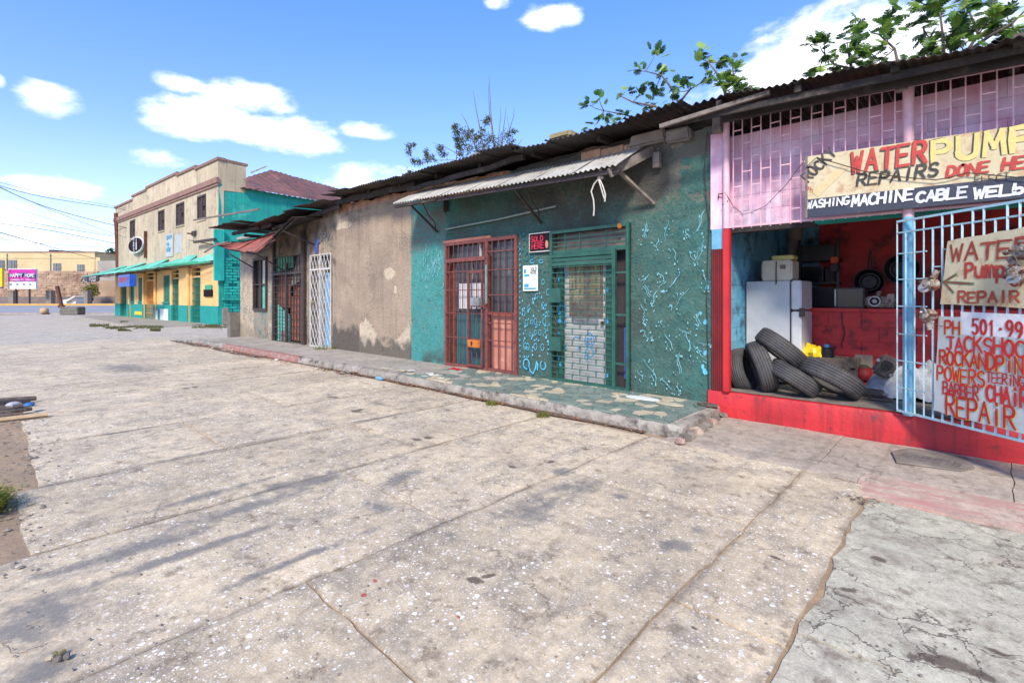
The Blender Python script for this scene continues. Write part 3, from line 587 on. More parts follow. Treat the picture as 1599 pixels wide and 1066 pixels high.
# far road across the view, its kerb and verge
def far_grid(name, m, d0, d1, l0, l1, dz, nd=8, nl=24):
    mb = MB(); mb.grid([[DV*(d0+(d1-d0)*i/nd)+RV*(l0+(l1-l0)*j/nl) for j in range(nl+1)] for i in range(nd+1)])
    for v in mb.v: v.z = ground_z(v.x, v.y)+dz
    return struct(mb.build(name, m))
far_grid('road', 'asphalt', 49.5, 74.5, -150, 40, .01)
def kerbline(name, m, d, l0, l1, wd, h):
    mb = MB(); P = []
    for j in range(40):
        q = DV*d+RV*(l0+(l1-l0)*j/39); z = ground_z(q.x, q.y)+.02
        P.append([Vector((q.x, q.y, z-.1)), Vector((q.x, q.y, z+h)), Vector(((q+DV*wd).x, (q+DV*wd).y, z+h)), Vector(((q+DV*wd).x, (q+DV*wd).y, z-.1))])
    mb.grid(P, False); return struct(mb.build(name, m))
kerbline('kerb', 'orange_kerb', 74.6, -150, 40, .5, .22)
kerbline('kerb', 'kerb_grey', 48.9, -110, -38, .35, .10)
far_grid('verge', 'concrete_far', 75.0, 86, -150, 40, .20)

# ================================================================== SIDEWALK in front of the row
def kerbY(x):
    y = 5.26 if x > -8.3 else 5.26+(x+8.3)*.030
    return y + .018*fb(x, 0, 0, 2.2, 4)
SWZ = .14
P = []; nxs = 380
for i in range(nxs+1):
    x = -21.3+(18.82)*i/nxs; ky = kerbY(x); h = SWZ*sst(-21.4, -19.5, x)*.9+.014; row = []
    row.append(Vector((x, ky-.015+.02*nz(x*9), -.05)))
    row.append(Vector((x, ky-.01+.03*nz(x*7, 2)+.012*nz(x*23), h*.35)))
    row.append(Vector((x, ky+.006+.034*nz(x*6, 4)+.014*nz(x*25, 3), h*.75)))
    row.append(Vector((x, ky+.034+.03*nz(x*8, 6)+.012*nz(x*27, 3), h-.012+.014*nz(x*5, 1)+.006*nz(x*19))))
    for j in range(1, 13):
        y = ky+.03+(6.78-ky-.03)*j/12
        row.append(Vector((x, y, h+.006*nz(x*2, y*2))))
    P.append(row)
# right end broken face
x = -2.48; last = P[-1]
P.append([Vector((p.x+.03+.05*nz(p.y*5, 3)+.10*(1-(p.y-5.2)/1.5), p.y, p.z-.02 if i else p.z)) for i, p in enumerate(last)])
P.append([Vector((p.x+.03, p.y, -.05)) for p in P[-1]])
mk('kerb_rough', S(168, 160, 148), S(132, 124, 114), sc=4, c3=S(74, 68, 62), a3=.62, s3=6, bump=1., bsc=20, fine=.35)
sidewalk = struct(MB().grid(P).build('sidewalk', 'sidewalk_top', smooth=True)); sidewalk.data.materials.append(MT['kerb_rough'])
for f_ in sidewalk.data.polygons:
    if f_.index % (len(P[0])-1) < 4 or f_.index >= (len(P)-3)*(len(P[0])-1): f_.material_index = 1
# painted kerb stretch
mb = MB(); P = []
for i in range(60):
    x = -16.9+i*.085; ky = kerbY(x); h = SWZ*.9+.014
    P.append([Vector((x, ky-.026+.01*nz(x*9), .01)), Vector((x, ky-.016, h*.6)), Vector((x, ky+.022+.01*nz(x*8, 6), h+.002)), Vector((x, ky+.14+.03*nz(x*6), h+.0075))])
kp = mb.grid(P).build('painted_kerb', 'kerb_red' if 'kerb_red' in MT else 'cornice', sidewalk)
mk('kerb_red', S(168, 112, 102), S(146, 98, 90), sc=5, c3=S(150, 140, 130), a3=.7, s3=9, bump=.3); kp.data.materials[0] = MT['kerb_red']
# crazy-paved tiles
def clip(poly, a, b):
    """keep the side of poly nearer to a than b"""
    mx, my = (a[0]+b[0])/2, (a[1]+b[1])/2; nx, ny = b[0]-a[0], b[1]-a[1]; out = []
    f = lambda p: (p[0]-mx)*nx+(p[1]-my)*ny
    for p, q in zip(poly, poly[1:]+poly[:1]):
        fp, fq = f(p), f(q)
        if fp <= 0: out.append(p)
        if fp*fq < 0: t = fp/(fp-fq); out.append((p[0]+(q[0]-p[0])*t, p[1]+(q[1]-p[1])*t))
    return out
rr = random.Random(5); seeds = []
X0, X1 = -7.7, -2.52; step_ = .155
for i in range(int((X1-X0)/step_)+1):
    for j in range(10):
        seeds.append((X0+(i+.5+rr.uniform(-.42, .42))*step_, 5.24+(j+.5+rr.uniform(-.42, .42))*step_))
tiles = []
for s_ in seeds:
    near = sorted((t for t in seeds if t != s_ and abs(t[0]-s_[0]) < .5 and abs(t[1]-s_[1]) < .5), key=lambda t: (t[0]-s_[0])**2+(t[1]-s_[1])**2)[:12]
    poly = [(s_[0]-.2, s_[1]-.2), (s_[0]+.2, s_[1]-.2), (s_[0]+.2, s_[1]+.2), (s_[0]-.2, s_[1]+.2)]
    for t in near: poly = clip(poly, s_, t)
    poly = [(min(X1, max(X0, p[0])), min(6.66, max(kerbY(p[0])+.035, p[1]))) for p in poly]
    if len(poly) < 3: continue
    ar = abs(sum(p[0]*q[1]-q[0]*p[1] for p, q in zip(poly, poly[1:]+poly[:1])))/2
    if ar < .004 or (fb(s_[0], s_[1], 8, 1.6) > .34 and s_[0] < -5) : continue
    tiles.append((s_, poly))
tiles.sort(key=lambda t: t[0][0]**2+t[0][1]**2)
rest = MB()
for n_, (s_, poly) in enumerate(tiles):
    q = [(s_[0]+(p[0]-s_[0])*.90, s_[1]+(p[1]-s_[1])*.90) for p in poly]
    zt = SWZ+.010+rr.uniform(0, .003)
    cream = fb(s_[0]*1.0, s_[1]*1.5, 4, 1.9, 3) > .16 and rr.random() < .8
    if n_ < 300:
        mb = MB().poly([Vector((*p, zt-.02)) for p in q], (0, 0, .02)); mb.build('paving_tile', 'tile_cream' if cream else ('tile_dark' if rr.random() < .4 else 'tile_green'), sidewalk, smooth=False)
    else: rest.poly([Vector((*p, zt-.02)) for p in q], (0, 0, .02))
if rest.v: stuff(rest.build('paving_tiles', 'tile_green', sidewalk, smooth=False))
# loose white tile shards lying on the sidewalk
for k in range(60):
    px = rr.uniform(592, 700); py = 572+(px-592)*.17+rr.uniform(-3, 24)
    c = onZ(px, py, SWZ+.012)
    if c.y < kerbY(c.x)+.1 or c.y > 6.6: continue
    n = rr.choice((4, 4, 5)); a0 = rr.uniform(0, 6); rad = rr.uniform(.05, .12)
    pts = [c+Vector((math.cos(a0+6.283*i/n)*rad*rr.uniform(.7, 1.2), math.sin(a0+6.283*i/n)*rad*rr.uniform(.6, 1), rr.uniform(0, .012))) for i in range(n)]
    o = MB().poly(pts, (0, 0, .008)).build('tile_shard', rr.choice(('white_shard', 'white_shard', 'tile_cream')), None, smooth=False)
    tag(o, 'white broken tile shard lying loose on the pavement before the beige and teal wall', 'tile shard', 'white tile shards strewn on the pavement')

# ================================================================== ROW BUILDING
FY = 6.70
row = thing('row_building', 'long single-storey shop building with beige and dark green roughcast wall and rusty tin roof', 'building', (-11.5, FY, 0))
GATE1 = (-8.19, -6.11, .14, 2.72); GATE2 = (-5.33, -3.80, .14, 2.70)
WIN = (-19.16, -17.91, 1.11, 3.0); DR1 = (-17.24, -14.98, .1, 2.92); DR2 = (-14.5, -13.3, .12, 2.80)
OPEN = [GATE1, GATE2, WIN, DR1, DR2]
TOPP = [(-20.7, 3.45), (-19.5, 3.62), (-16.2, 3.95), (-13, 4.12), (-9.5, 4.04), (-5.6, 3.95), (-2.5, 3.90)]
def topz(x):
    for (a, za), (b, zb) in zip(TOPP, TOPP[1:]):
        if x <= b: return za+(zb-za)*(x-a)/(b-a)
    return TOPP[-1][1]
def union(a, b, st, cuts):
    n = int((b-a)/st); v = [a+(b-a)*i/n for i in range(n+1)]
    v = [q for q in v if all(abs(q-c) > st*.45 for c in cuts)]+list(cuts)
    return sorted(set(v))
xs = union(-20.6, -2.56, .055, [c for o in OPEN for c in o[:2]]+[-8.22])
xs = sorted(set(xs)); xs[0] = -20.6
zs = union(-.05, 3.0, .055, [.14, 2.72, 2.70, 1.11, 2.92, 2.80]); zs = [z for z in zs if z < 3.0]+[3.0]
ztop = [i/18 for i in range(1, 19)]
def masks(x, z):
    n = fb(x, z, 0, 1.3, 4); n2 = fb(x, z, 5, 3., 4)
    teal = 1. if x > -9.45+.02*n2 else 0.
    if x < -16.9: teal = .42+.5*max(0, n)*(1 if .9 < z < 2.2 else .3)
    elif x < -13.2 : teal = .22+.3*n
    elif x < -9.45: teal = 0.
    deep = sst(-8.6, -7.6, x+.3*n)
    soot_shade = .0
    # mould and splash at the foot
    foot = 1-sst(0.25, .78 if x < -8.1 else .45, z+.22*n2)
    if -13.2 < x < -11.75: foot = 1.3-sst(.35, 1.0, z+.25*n2)*1.2
    elif -11.75 < x < -9.45: foot *= .95
    elif -9.45 < x < -8.2: foot = .35+.35*sst(-9.2, -8.4, x)+.6*n2+.3*n-sst(.2, .8, z+.35*n2)
    else: foot *= .35
    soot_shade = max(soot_shade, foot)
    # soot below the roof and behind the awning, deepened with painted shade
    if x > -8.2: soot_shade = max(soot_shade, (.62+.45*n)*sst(2.45, 3.2, z+.4*n)*(1-sst(-3.4, -2.9, x))*(1 if x > -6.4 else .72), (.68)*sst(3.55, 3.7, z)*(1-sst(-3.9, -3.4, x)) * (1 if x > -6.1 else .2))
    if -6.2 < x < -3.6: soot_shade = max(soot_shade, .34+.3*n+.25*sst(2.6, 3.4, z))
    if x < -13: soot_shade = max(soot_shade, .30+.5*n2 if x > -17.3 else .12+.3*n2, .55*sst(2.9, 3.3, z)+.3*n2)
    if -13.2 < x < -9.45: soot_shade = max(soot_shade, .03+.32*n, .35+.4*n2 if z > 3.8 else 0)
    cream = 0.
    # two cream patches where render has fallen away low on the wall
    if -11.75 < x < -9.5:
        t = (x+11.75)/2.25; edge = .95-.05*t if t < .12 else (1.12-1.9*(t-.12) if t < .45 else (.32+1.25*(t-.5) if t > .5 else .3))
        cream = .5+(edge-z)*2.2
    if -9.45 < x < -8.7 and z < .95-.0: cream = 0
    cream = max(cream, .9-((x+10.35)/.35)**2-((z-2.15)/.22)**2 if abs(x+10.35) < .5 else 0, .85-((x+12.45)/.55)**2-((z-3.55)/.16)**2 if abs(x+12.45) < .8 else 0, .75-((x+10.1)/.12)**2-((z-1.75)/.2)**2 if abs(x+10.1) < .3 else 0)
    cream = max(cream, .85*sst(-13.2, -13.0, x)*(1-sst(-12.8, -12.7, x))*sst(3.4, 3.5, z))
    if x > -3.75: cream = max(cream, (.92+.25*n)*sst(3.66, 3.72, z+.05*n2) if x < -2.95 else 0)
    if x < -19.2: cream = max(cream, .55+.25*n)
    if x > -17.9 and x < -17.2: cream = max(cream, .45+.3*n)
    peel = 0
    if x > -3.95: peel = .17+.55*sst(2.45, 3.4, z+.3*n)+.2*sst(-3.3, -2.9, x)*sst(2.8, 3.3, z)
    if x > -6 and x < -3.95: peel = .24+.3*sst(2.8, 3.3, z)
    if -9.45 < x < -8.2: peel = .15+.45*sst(2.3, 2.9, z)*(1-sst(3.4, 3.7, z)) + .25*n
    if -13.2 < x < -9.45: peel = .2+.3*n
    if x < -13.2: peel = .35+.4*n
    if x > -3.02 and z < 3.4: # quoins
        if (int(z/.26) % 2 == 0): peel *= .3
    brick = 0
    if -9.2 < x < -6.35: brick = .95*sst(3.62, 3.7, z)
    if -4.75 < x < -3.75: brick = .9*sst(3.78, 3.82, z)
    if -12.9 < x < -9.2: brick = .9*sst(3.86, 3.95, z+.1*n2)
    return (teal, soot_shade, cream), (deep, peel, brick)
P = []; vid = {}; verts = []; pa = []; wa = []
def wv(i, j):
    key = (i, j)
    if key in vid: return vid[key]
    x = xs[i]
    if j < len(zs): z = zs[j]
    else: z = 3.0+(topz(x)+.07*fb(x, 2, 2, 1.8, 4)-3.0)*ztop[j-len(zs)]
    edge = any(abs(x-o[0]) < .002 or abs(x-o[1]) < .002 or abs(z-o[3]) < .002 for o in OPEN)
    bul = .012*fb(x, z, 1, 1.1, 3)+.007*fb(x, z, 9, 6, 3)
    a, b = masks(x, z)
    if x > -3.05 and z < 3.5 and not edge:
        blk = int(z/.262); xq = -3.02 if blk % 2 else -2.86
        if x > xq and (z/.262) % 1 > .06: bul = -.016
        if x > xq and (z/.262) % 1 > .06: a = (1, a[1]*.3, a[2] if z > 3.4 else 0); b = (.75, 0, 0)
    if a[2] > .5 and -11.8 < x < -9.4 and z < 1.2: bul += .018
    vid[key] = len(verts); verts.append(Vector((x, FY+(0 if edge else bul), z))); pa.append((*[max(0, min(1, q)) for q in a], 1)); wa.append((*[max(0, min(1, q)) for q in b], 1))
    return vid[key]
faces = []; NJ = len(zs)+len(ztop)
for i in range(len(xs)-1):
    xm = (xs[i]+xs[i+1])/2
    for j in range(NJ-1):
        if j+1 < len(zs):
            zm = (zs[j]+zs[j+1])/2
            if any(o[0] < xm < o[1] and o[2]-.2*(o is not WIN) < zm < o[3] for o in OPEN): continue
        faces.append((wv(i, j), wv(i+1, j), wv(i+1, j+1), wv(i, j+1)))
wm = MB(); wm.add(verts, faces, True); wall = wm.build('front_wall', 'weathered_render', row, recalc=False)
for nm, dat in (('paint', pa), ('wear', wa)):
    at = wall.data.color_attributes.new(nm, 'FLOAT_COLOR', 'POINT'); at.data.foreach_set('color', [c for q in dat for c in q])
# reveals, end walls, back, inner floor
def reveal(o, m='block_grey', dep=.22, parent=row):
    x0, x1, z0, z1 = o; mb = MB(); Y = FY+.001
    mb.b2((x0-.1, Y+.012, z0-.1), (x0+.0, Y+dep, z1)); mb.b2((x1, Y+.012, z0-.1), (x1+.1, Y+dep, z1)); mb.b2((x0-.1, Y+.012, z1), (x1+.1, Y+dep, z1+.12))
    if o is WIN: mb.b2((x0-.1, Y+.012, z0-.1), (x1+.1, Y+dep, z0))
    return mb.build('reveal', m, parent, smooth=False)
for o in OPEN: reveal(o)
mb = MB(); mb.b2((-20.58, FY+.02, -.1), (-20.3, 12.5, 3.4)); mb.build('end_wall', 'facade', row)
mb = MB(); mb.b2((-2.75, FY+.24, -.1), (-2.58, 12.5, 3.85)); mb.b2((-20.3, 12.3, -.1), (-2.75, 12.5, 3.85)); mb.build('back_wall', 'block_grey', row)
for k, (x, w_) in enumerate(((-13.1, .15), (-8.9, .15), (-5.75, .15))): bx2('partition_wall', row, (x, FY+.24, 0), (x+w_, 12.2, 3.8), 'inner_dark')
bx2('floor', row, (-20.3, FY+.05, -.02), (-2.75, 12.3, .135), 'floor_old')
for x0, x1 in ((-20.6, -15), (-15, -9.2), (-9.2, -2.6)): bx2('wall_core', row, (x0, FY+.06, 3.1), (x1, FY+.22, topz((x0+x1)/2)-.35), 'block_grey')
bx2('corner_pier', row, (-20.95, FY-.35, -.02), (-20.6, FY+.1, 1.02), 'block_grey')
# --- roof sheets: near-flat old tin reaching out beyond the wall
def roofseg(x0, x1, z0, z1, yo, m='old_tin', back=12.7, slope=.03, w_=.78, seed=0, sag=.03, bz=None):
    n = max(1, round((x1-x0)/w_)); rr2 = random.Random(seed)
    for k in range(n):
        a = x0+(x1-x0)*k/n-.04; b = x0+(x1-x0)*(k+1)/n+.04
        za = z0+(z1-z0)*k/n; zb = z0+(z1-z0)*(k+1)/n; o = rr2.uniform(-.09, .09); l = (k % 2)*.012; t1 = rr2.uniform(-.025, .025)
        mid = yo+2.6
        for (ya, yb, hh) in ((yo+o, mid, 0),):
            q = corr((a, ya, za+l+t1), (b, ya, zb+l-t1), (a, yb, za+l+.02+slope*(yb-ya)), (b, yb, zb+l+.02+slope*(yb-ya)), nl=6, sag=sag, seed=seed+k, curl=0, pitch=.10, amp=.018)
            q.build('roof_sheet', m if rr2.random() < .65 else 'old_tin_b', row if x1 < -1.9 else shop)
    return
roofseg(-20.9, -17.6, 4.20, 4.12, 5.75, 'old_tin_b', seed=3, slope=-.02)
roofseg(-17.7, -12.6, 3.98, 4.16, 6.02, seed=11)
roofseg(-12.7, -8.3, 4.30, 4.11, 6.05, seed=23)
roofseg(-8.75, -5.6, 4.17, 4.11, 6.00, seed=37)
roofseg(-5.75, -2.0, 4.06, 4.02, 6.10, seed=53)
# large rear roof sheets (seen only from elsewhere)
for k in range(6):
    a = -20.8+k*3.05; corr((a, 8.4, 4.22), (a+3.07, 8.4, 4.2), (a, 12.8, 4.35), (a+3.07, 12.8, 4.33), nl=4, sag=.05, seed=k+90, per=4).build('roof_sheet', 'old_tin', row)
for (x0, z0, x1, z1, y, t) in ((-20.3, 3.97, -16.6, 3.93, 6.35, .09), (-16.9, 3.84, -12.4, 4.02, 6.5, .09), (-13, 4.16, -9.0, 4.06, 6.5, .10), (-9.1, 3.93, -5.7, 4.0, 6.38, .07), (-5.8, 3.93, -2.1, 3.94, 6.78, .1)):
    mb = MB(); pts = [Vector((x0+(x1-x0)*i/12, y+.02*nz(i, x0), z0+(z1-z0)*i/12+.035*nz(i*.6, x0*3))) for i in range(13)]
    for p, q in zip(pts, pts[1:]): mb.beam(p, q+(q-p)*.02, t, t*1.2)
    mb.build('eave_beam', 'char_wood', row)
for x in [-20.2+i*1.33 for i in range(14)]:
    zt = topz(x)+.1; bx2('rafter', row, (x, 6.25 if x < -17 else 6.42, zt-.05), (x+.07, 9.5, zt+.05), 'char_wood')
# bare blocks and capping under the roof
rr = random.Random(2)
for (xa, xb, zb) in ((-9.0, -6.5, 3.66), (-4.7, -3.8, 3.78)):
    x = xa
    while x < xb:
        l = rr.uniform(.28, .42); h = topz(x)-zb-.02
        MB().box((x+l/2, FY-.006, zb+h/2), (l-.012, .07, max(.08, h+rr.uniform(-.06, .03))), bev=.008).build('block', rr.choice(('peach_block', 'peach_block2')) if False else 'cream_block' if 'cream_block' in MT else 'sign_tape', row); x += l
mk('cream_block', S(206, 166, 134), S(186, 146, 116), sc=4, c3=S(120, 104, 92), a3=.6, s3=9, bump=.4)
for o in row.children:
    if o.name.startswith('block'): o.data.materials[0] = MT['cream_block']
# cornice chunks at right end
for (px0, px1, yt, yb, m) in ((985, 1040, 200, 232, 'rubble'), (1040, 1080, 197, 226, 'sign_tape')):
    a = onY(px0, yb, FY-.05); b = onY(px1, yt, FY-.05); mb = MB().box(((a.x+b.x)/2, FY-.02, (a.z+b.z)/2), (b.x-a.x, .16, abs(b.z-a.z)), bev=.03)
    for v in mb.v: v += Vector((nz(v.x*9, v.z*9), 0, nz(v.z*9, v.x*9)))*.03
    mb.build('coping', 'rubble', row)
p = onY(872, 213, 6.35)
mb = MB().box(p+Vector((0, .15, .0)), (.44, .34, .13), bev=.04)
for v in mb.v: v += Vector((nz(v.x*7, v.y*7, v.z*7), nz(v.y*9, v.x*4), nz(v.x*11, v.z*8)))*.07
tag(mb.build('rock', 'rock'), 'yellowish lump of broken masonry weighing down the tin roof above the awning', 'rock')
for k, (px, py, s_) in enumerate(((735, 241, .16), (760, 238, .2), (785, 236, .13))):
    p = onY(px, py, 6.3); mb = MB().box(p+Vector((0, .2, .02)), (s_*2, .2, .07), bev=.02)
    for v in mb.v: v += Vector((nz(v.x*9), 0, nz(v.x*7, v.y*6)))*.04
    tag(mb.build('roof_rubble', 'rubble'), ['leftmost small grey rubble piece on the tin roof in front of the bare tree', 'broad flat grey rubble piece in the middle of three on the tin roof', 'rightmost small grey rubble piece on the tin roof near the bare tree'][k], 'rubble', 'rubble on the tin roof')

# --- window
def vbars(parent, x0, x1, z0, z1, n, y, t, m, name='bar'):
    for k in range(n): x = x0+(x1-x0)*(k/(n-1) if n > 1 else .5); bx('bar', parent, (x, y, (z0+z1)/2), (t, t, z1-z0), m)
def hbars(parent, x0, x1, zl, y, t, m, th=None):
    for z in zl: bx('bar', parent, ((x0+x1)/2, y, z), (x1-x0, t, th or t), m)
def framebox(name, parent, x0, x1, z0, z1, y, w_, d, m):
    mb = MB(); mb.b2((x0, y-d/2, z0), (x0+w_, y+d/2, z1)); mb.b2((x1-w_, y-d/2, z0), (x1, y+d/2, z1)); mb.b2((x0+w_, y-d/2, z1-w_), (x1-w_, y+d/2, z1)); mb.b2((x0+w_, y-d/2, z0), (x1-w_, y+d/2, z0+w_))
    return mb.build(name, m, parent, smooth=False)
win = framebox('window', row, WIN[0], WIN[1], WIN[2], WIN[3], FY-.01, .09, .10, 'black_iron')
bx2('pane', win, (-18.98, FY+.05, 1.2), (-18.5, FY+.07, 2.9), 'inner_dark')
bx2('pane', win, (-18.48, FY+.03, 2.08), (-18.0, FY+.05, 2.9), 'white_shard'); bx2('pane', win, (-18.48, FY+.03, 1.2), (-18.0, FY+.05, 2.07), 'aqua_board')
bx2('mullion', win, (-18.55, FY-.04, 1.2), (-18.45, FY+.05, 2.9), 'black_iron'); bx2('transom', win, (-19.07, FY-.04, 2.03), (-18.0, FY+.02, 2.07), 'black_iron')
# --- iron grid gate with brown boards
g1 = MB().b2((-17.2, FY+.10, 1.25), (-16.3, FY+.13, 2.38)).build('boarded_gate', 'brown_board', row)
bx2('board', g1, (-16.28, FY+.11, .2), (-15.1, FY+.14, 1.62), 'brown_board'); bx2('board', g1, (-16.1, FY+.12, 1.64), (-15.1, FY+.15, 2.5), 'brown_board')
MB().poly([(-17.2, FY+.06, .14), (-16.2, FY+.06, .14), (-16.2, FY+.06, .98), (-17.2, FY+.06, 1.35)], (0, .02, 0)).build('board', 'aqua_board', g1)
bx2('board', g1, (-16.75, FY-.02, .15), (-16.3, FY+.03, .5), 'block_grey')
mb = MB().poly([(-17.2, FY+.02, 2.45), (-16.55, FY+.02, 2.5), (-15.85, FY+.02, 2.55), (-15.85, FY+.02, 3.1), (-16.0, FY+.02, 3.18), (-16.3, FY+.02, 3.15), (-16.4, FY+.02, 2.98), (-17.2, FY+.02, 2.92)], (0, .02, 0)); mb.build('green_panel', 'green_tin', g1)
MB().poly([(-16.1, FY-.01, 1.9), (-15.3, FY-.01, 2.1), (-15.0, FY-.01, 2.9), (-15.2, FY-.01, 3.25)], (0, .02, 0)).build('plank', 'grey_wood', g1)
vbars(g1, -17.18, -15.05, .12, 2.9, 11, FY-.045, .022, 'black_iron'); hbars(g1, -17.2, -15.0, [.14+.23*k for k in range(13)], FY-.07, .02, 'black_iron')
bx2('post', row, (-15.05, FY-.10, .1), (-14.86, FY+.02, 3.62), 'black_iron'); bx2('post', row, (-17.35, FY-.08, .1), (-17.22, FY+.0, 3.5), 'black_iron')
bx2('gate_rail', g1, (-16.2, FY-.10, .14), (-16.12, FY-.05, 2.7), 'black_iron'); bx2('gate_rail', g1, (-17.2, FY-.1, 2.32), (-15.05, FY-.06, 2.40), 'black_iron')
# --- white diamond lattice gate
g2 = MB().b2((-13.95, FY+.14, .13), (-13.32, FY+.18, 2.3)).build('lattice_gate', 'light_blue_door', row)
bx2('door_jamb', g2, (-14.5, FY+.16, .13), (-13.97, FY+.2, 2.75), 'rubble'); bx2('dark_gap', g2, (-14.0, FY+.19, 2.3), (-13.32, FY+.21, 2.75), 'inner_dark')
X0, X1, Z0, Z1 = -14.52, -13.22, .14, 2.84; yb = FY-.05
for s_ in (1, -1):
    k = -20
    while k < 30:
        # x + s*z/2 = c
        c_ = X0+k*.20; pts = []
        for z in (Z0, Z1):
            x = c_+s_*(z-Z0)*.5
            pts.append((x, z))
        (xa, za), (xb, zb) = pts
        ts = [0, 1]
        for lim in (X0, X1):
            if (xa-lim)*(xb-lim) < 0: ts.append((lim-xa)/(xb-xa))
        ts = sorted(t for t in ts if X0-.001 <= xa+(xb-xa)*t <= X1+.001)
        if len(ts) >= 2 and ts[-1]-ts[0] > .03:
            A = Vector((xa+(xb-xa)*ts[0], yb+s_*.008, za+(zb-za)*ts[0])); B = Vector((xa+(xb-xa)*ts[-1], yb+s_*.008, za+(zb-za)*ts[-1]))
            barp('bar', g2, A, B, .015, 'white_iron', .010)
        k += 1
framebox('lattice_frame', g2, X0, X1, Z0, Z1, yb, .025, .03, 'white_iron'); bx2('lattice_stile', g2, (-13.9, yb-.02, Z0), (-13.875, yb+.02, Z1), 'white_iron')
bx2('lattice_rail', g2, (X0, yb-.02, 2.38), (X1, yb+.02, 2.42), 'white_iron')
MB().box((-14.25, FY-.1, 1.45), (.14, .06, .1), bev=.02).build('padlock', 'rock', g2)
# --- red-brown barred gate with teal door
x0, x1, z0, z1 = GATE1
g3 = framebox('barred_gate', row, x0, x1, z0, z1, FY-.02, .065, .07, 'pink_rust_bar')
bx2('door_leaf', g3, (-8.0, FY+.10, .15), (-6.92, FY+.14, 1.32), 'teal_door'); bx2('door_leaf', g3, (-8.0, FY+.10, 1.32), (-6.92, FY+.125, 2.30), 'glass_dark')
bx2('door_stile', g3, (-8.12, FY+.08, .15), (-7.98, FY+.12, 2.3), 'rust_red'); bx2('door_stile', g3, (-7.5, FY+.09, 1.32), (-7.46, FY+.13, 2.3), 'white_shard')
framebox('glazing_frame', g3, -7.98, -6.95, 1.28, 2.3, FY+.09, .05, .03, 'glass_dark')
bx2('notice', g3, (-7.86, FY+.075, 1.34), (-7.1, FY+.085, 1.86), 'paper')
bx2('transom_pane', g3, (-8.12, FY+.10, 2.38), (-6.92, FY+.12, 2.66), 'glass_dark'); bx2('transom_post', g3, (-7.22, FY+.05, 2.38), (-7.18, FY+.09, 2.66), 'white_iron')
bx2('side_panel', g3, (-6.86, FY+.05, .16), (-6.17, FY+.08, 1.25), 'salmon_panel'); bx2('side_pane', g3, (-6.86, FY+.07, 1.27), (-6.17, FY+.09, 2.66), 'glass_dark')
bx2('meeting_stile', g3, (-6.95, FY-.06, .15), (-6.87, FY+.02, 2.68), 'pink_rust_bar'); bx2('side_rail', g3, (-6.88, FY-.05, 1.24), (-6.14, FY-.01, 1.29), 'rust_red')
bx2('head_rail', g3, (-8.15, FY-.06, 2.30), (-6.92, FY+.01, 2.38), 'pink_rust_bar')
mb = MB(); mb.b2((x0-.05, FY-.05, z1), (-6.8, FY+.04, z1+.05)); mb.build('lintel_strip', 'salmon_panel', g3)
vbars(g3, -8.02, -7.05, .16, 2.31, 8, FY-.05, .016, 'pink_rust_bar'); vbars(g3, -6.75, -6.23, .16, 2.68, 4, FY-.05, .016, 'pink_rust_bar')
hbars(g3, -8.12, -6.95, [.75, 1.25, 1.72, 2.1], FY-.065, .014, 'pink_rust_bar', .018); hbars(g3, -6.88, -6.16, [.75, 1.08, 1.62, 2.1, 2.45], FY-.065, .014, 'pink_rust_bar', .018)
framebox('wicket_frame', g3, -7.42, -6.98, .2, 2.1, FY-.08, .045, .03, 'pink_rust_bar')
vbars(g3, -8.05, -7.0, 2.38, 2.66, 8, FY-.045, .014, 'pink_rust_bar')
MB().box((-7.12, FY-.13, 1.48), (.26, .09, .16), bev=.01).build('lock_box', 'steel', g3); bx('latch', g3, (-7.1, FY-.12, 1.4), (.42, .03, .03), 'rust_red')
MB().box((-7.2, FY-.12, .66), (.32, .06, .15), bev=.01).build('lock_plate', 'lock_orange', g3); bx('hook', g3, (-7.22, FY-.16, .67), (.03, .03, .07), 'black_iron')
barp('door_pull', g3, (-6.86, FY-.1, 1.45), (-6.86, FY-.1, 2.2), .03, 'pvc')
# --- green grille gate with white door
x0, x1, z0, z1 = GATE2; gy = FY-.045
g4 = framebox('green_gate', row, x0, x1, z0, z1, gy, .05, .05, 'green_gate')
bx2('door_leaf', g4, (-5.13, FY+.10, .16), (-4.30, FY+.14, 2.22), 'white_door'); bx2('door_pane', g4, (-5.02, FY+.085, 1.25), (-4.36, FY+.1, 2.15), 'dusty_pane')
for (a, b, c_, d) in ((-4.86, -4.72, 1.62, 2.12), (-4.58, -4.4, 1.62, 2.12), (-5.02, -4.9, 1.7, 2.1)): bx2('board_patch', g4, (a, FY+.075, c_), (b, FY+.085, d), 'ply_yellow')
bx2('letter_plate', g4, (-4.95, FY+.085, 1.12), (-4.45, FY+.1, 1.22), 'steel'); MB().box((-4.35, FY+.06, 1.16), (.05, .06, .05), bev=.015).build('door_knob', 'black_iron', g4)
bx2('door_post', g4, (-5.28, FY+.06, .15), (-5.14, FY+.12, 2.25), 'green_gate'); bx2('door_post', g4, (-4.29, FY+.06, .15), (-4.18, FY+.12, 2.25), 'green_gate')
bx2('dark_board', g4, (-4.16, FY+.12, .15), (-3.82, FY+.15, 2.4), 'inner_dark'); bx2('blue_post', g4, (-3.97, FY+.09, .3), (-3.94, FY+.11, 1.1), 'graf_blue')
bx2('fanlight', g4, (-5.28, FY+.08, 2.38), (-3.88, FY+.1, 2.66), 'dusty_pane'); bx2('head_rail', g4, (-5.28, FY-.04, 2.30), (-3.85, FY+.05, 2.37), 'green_gate')
for k in range(3): bx2('slat', g4, (-5.28, gy-.03, 2.10+k*.07), (-4.08, gy-.01, 2.155+k*.07), 'green_gate')
bx2('gate_stile', g4, (-4.09, gy-.035, .15), (-4.03, gy+.02, 2.32), 'green_gate')
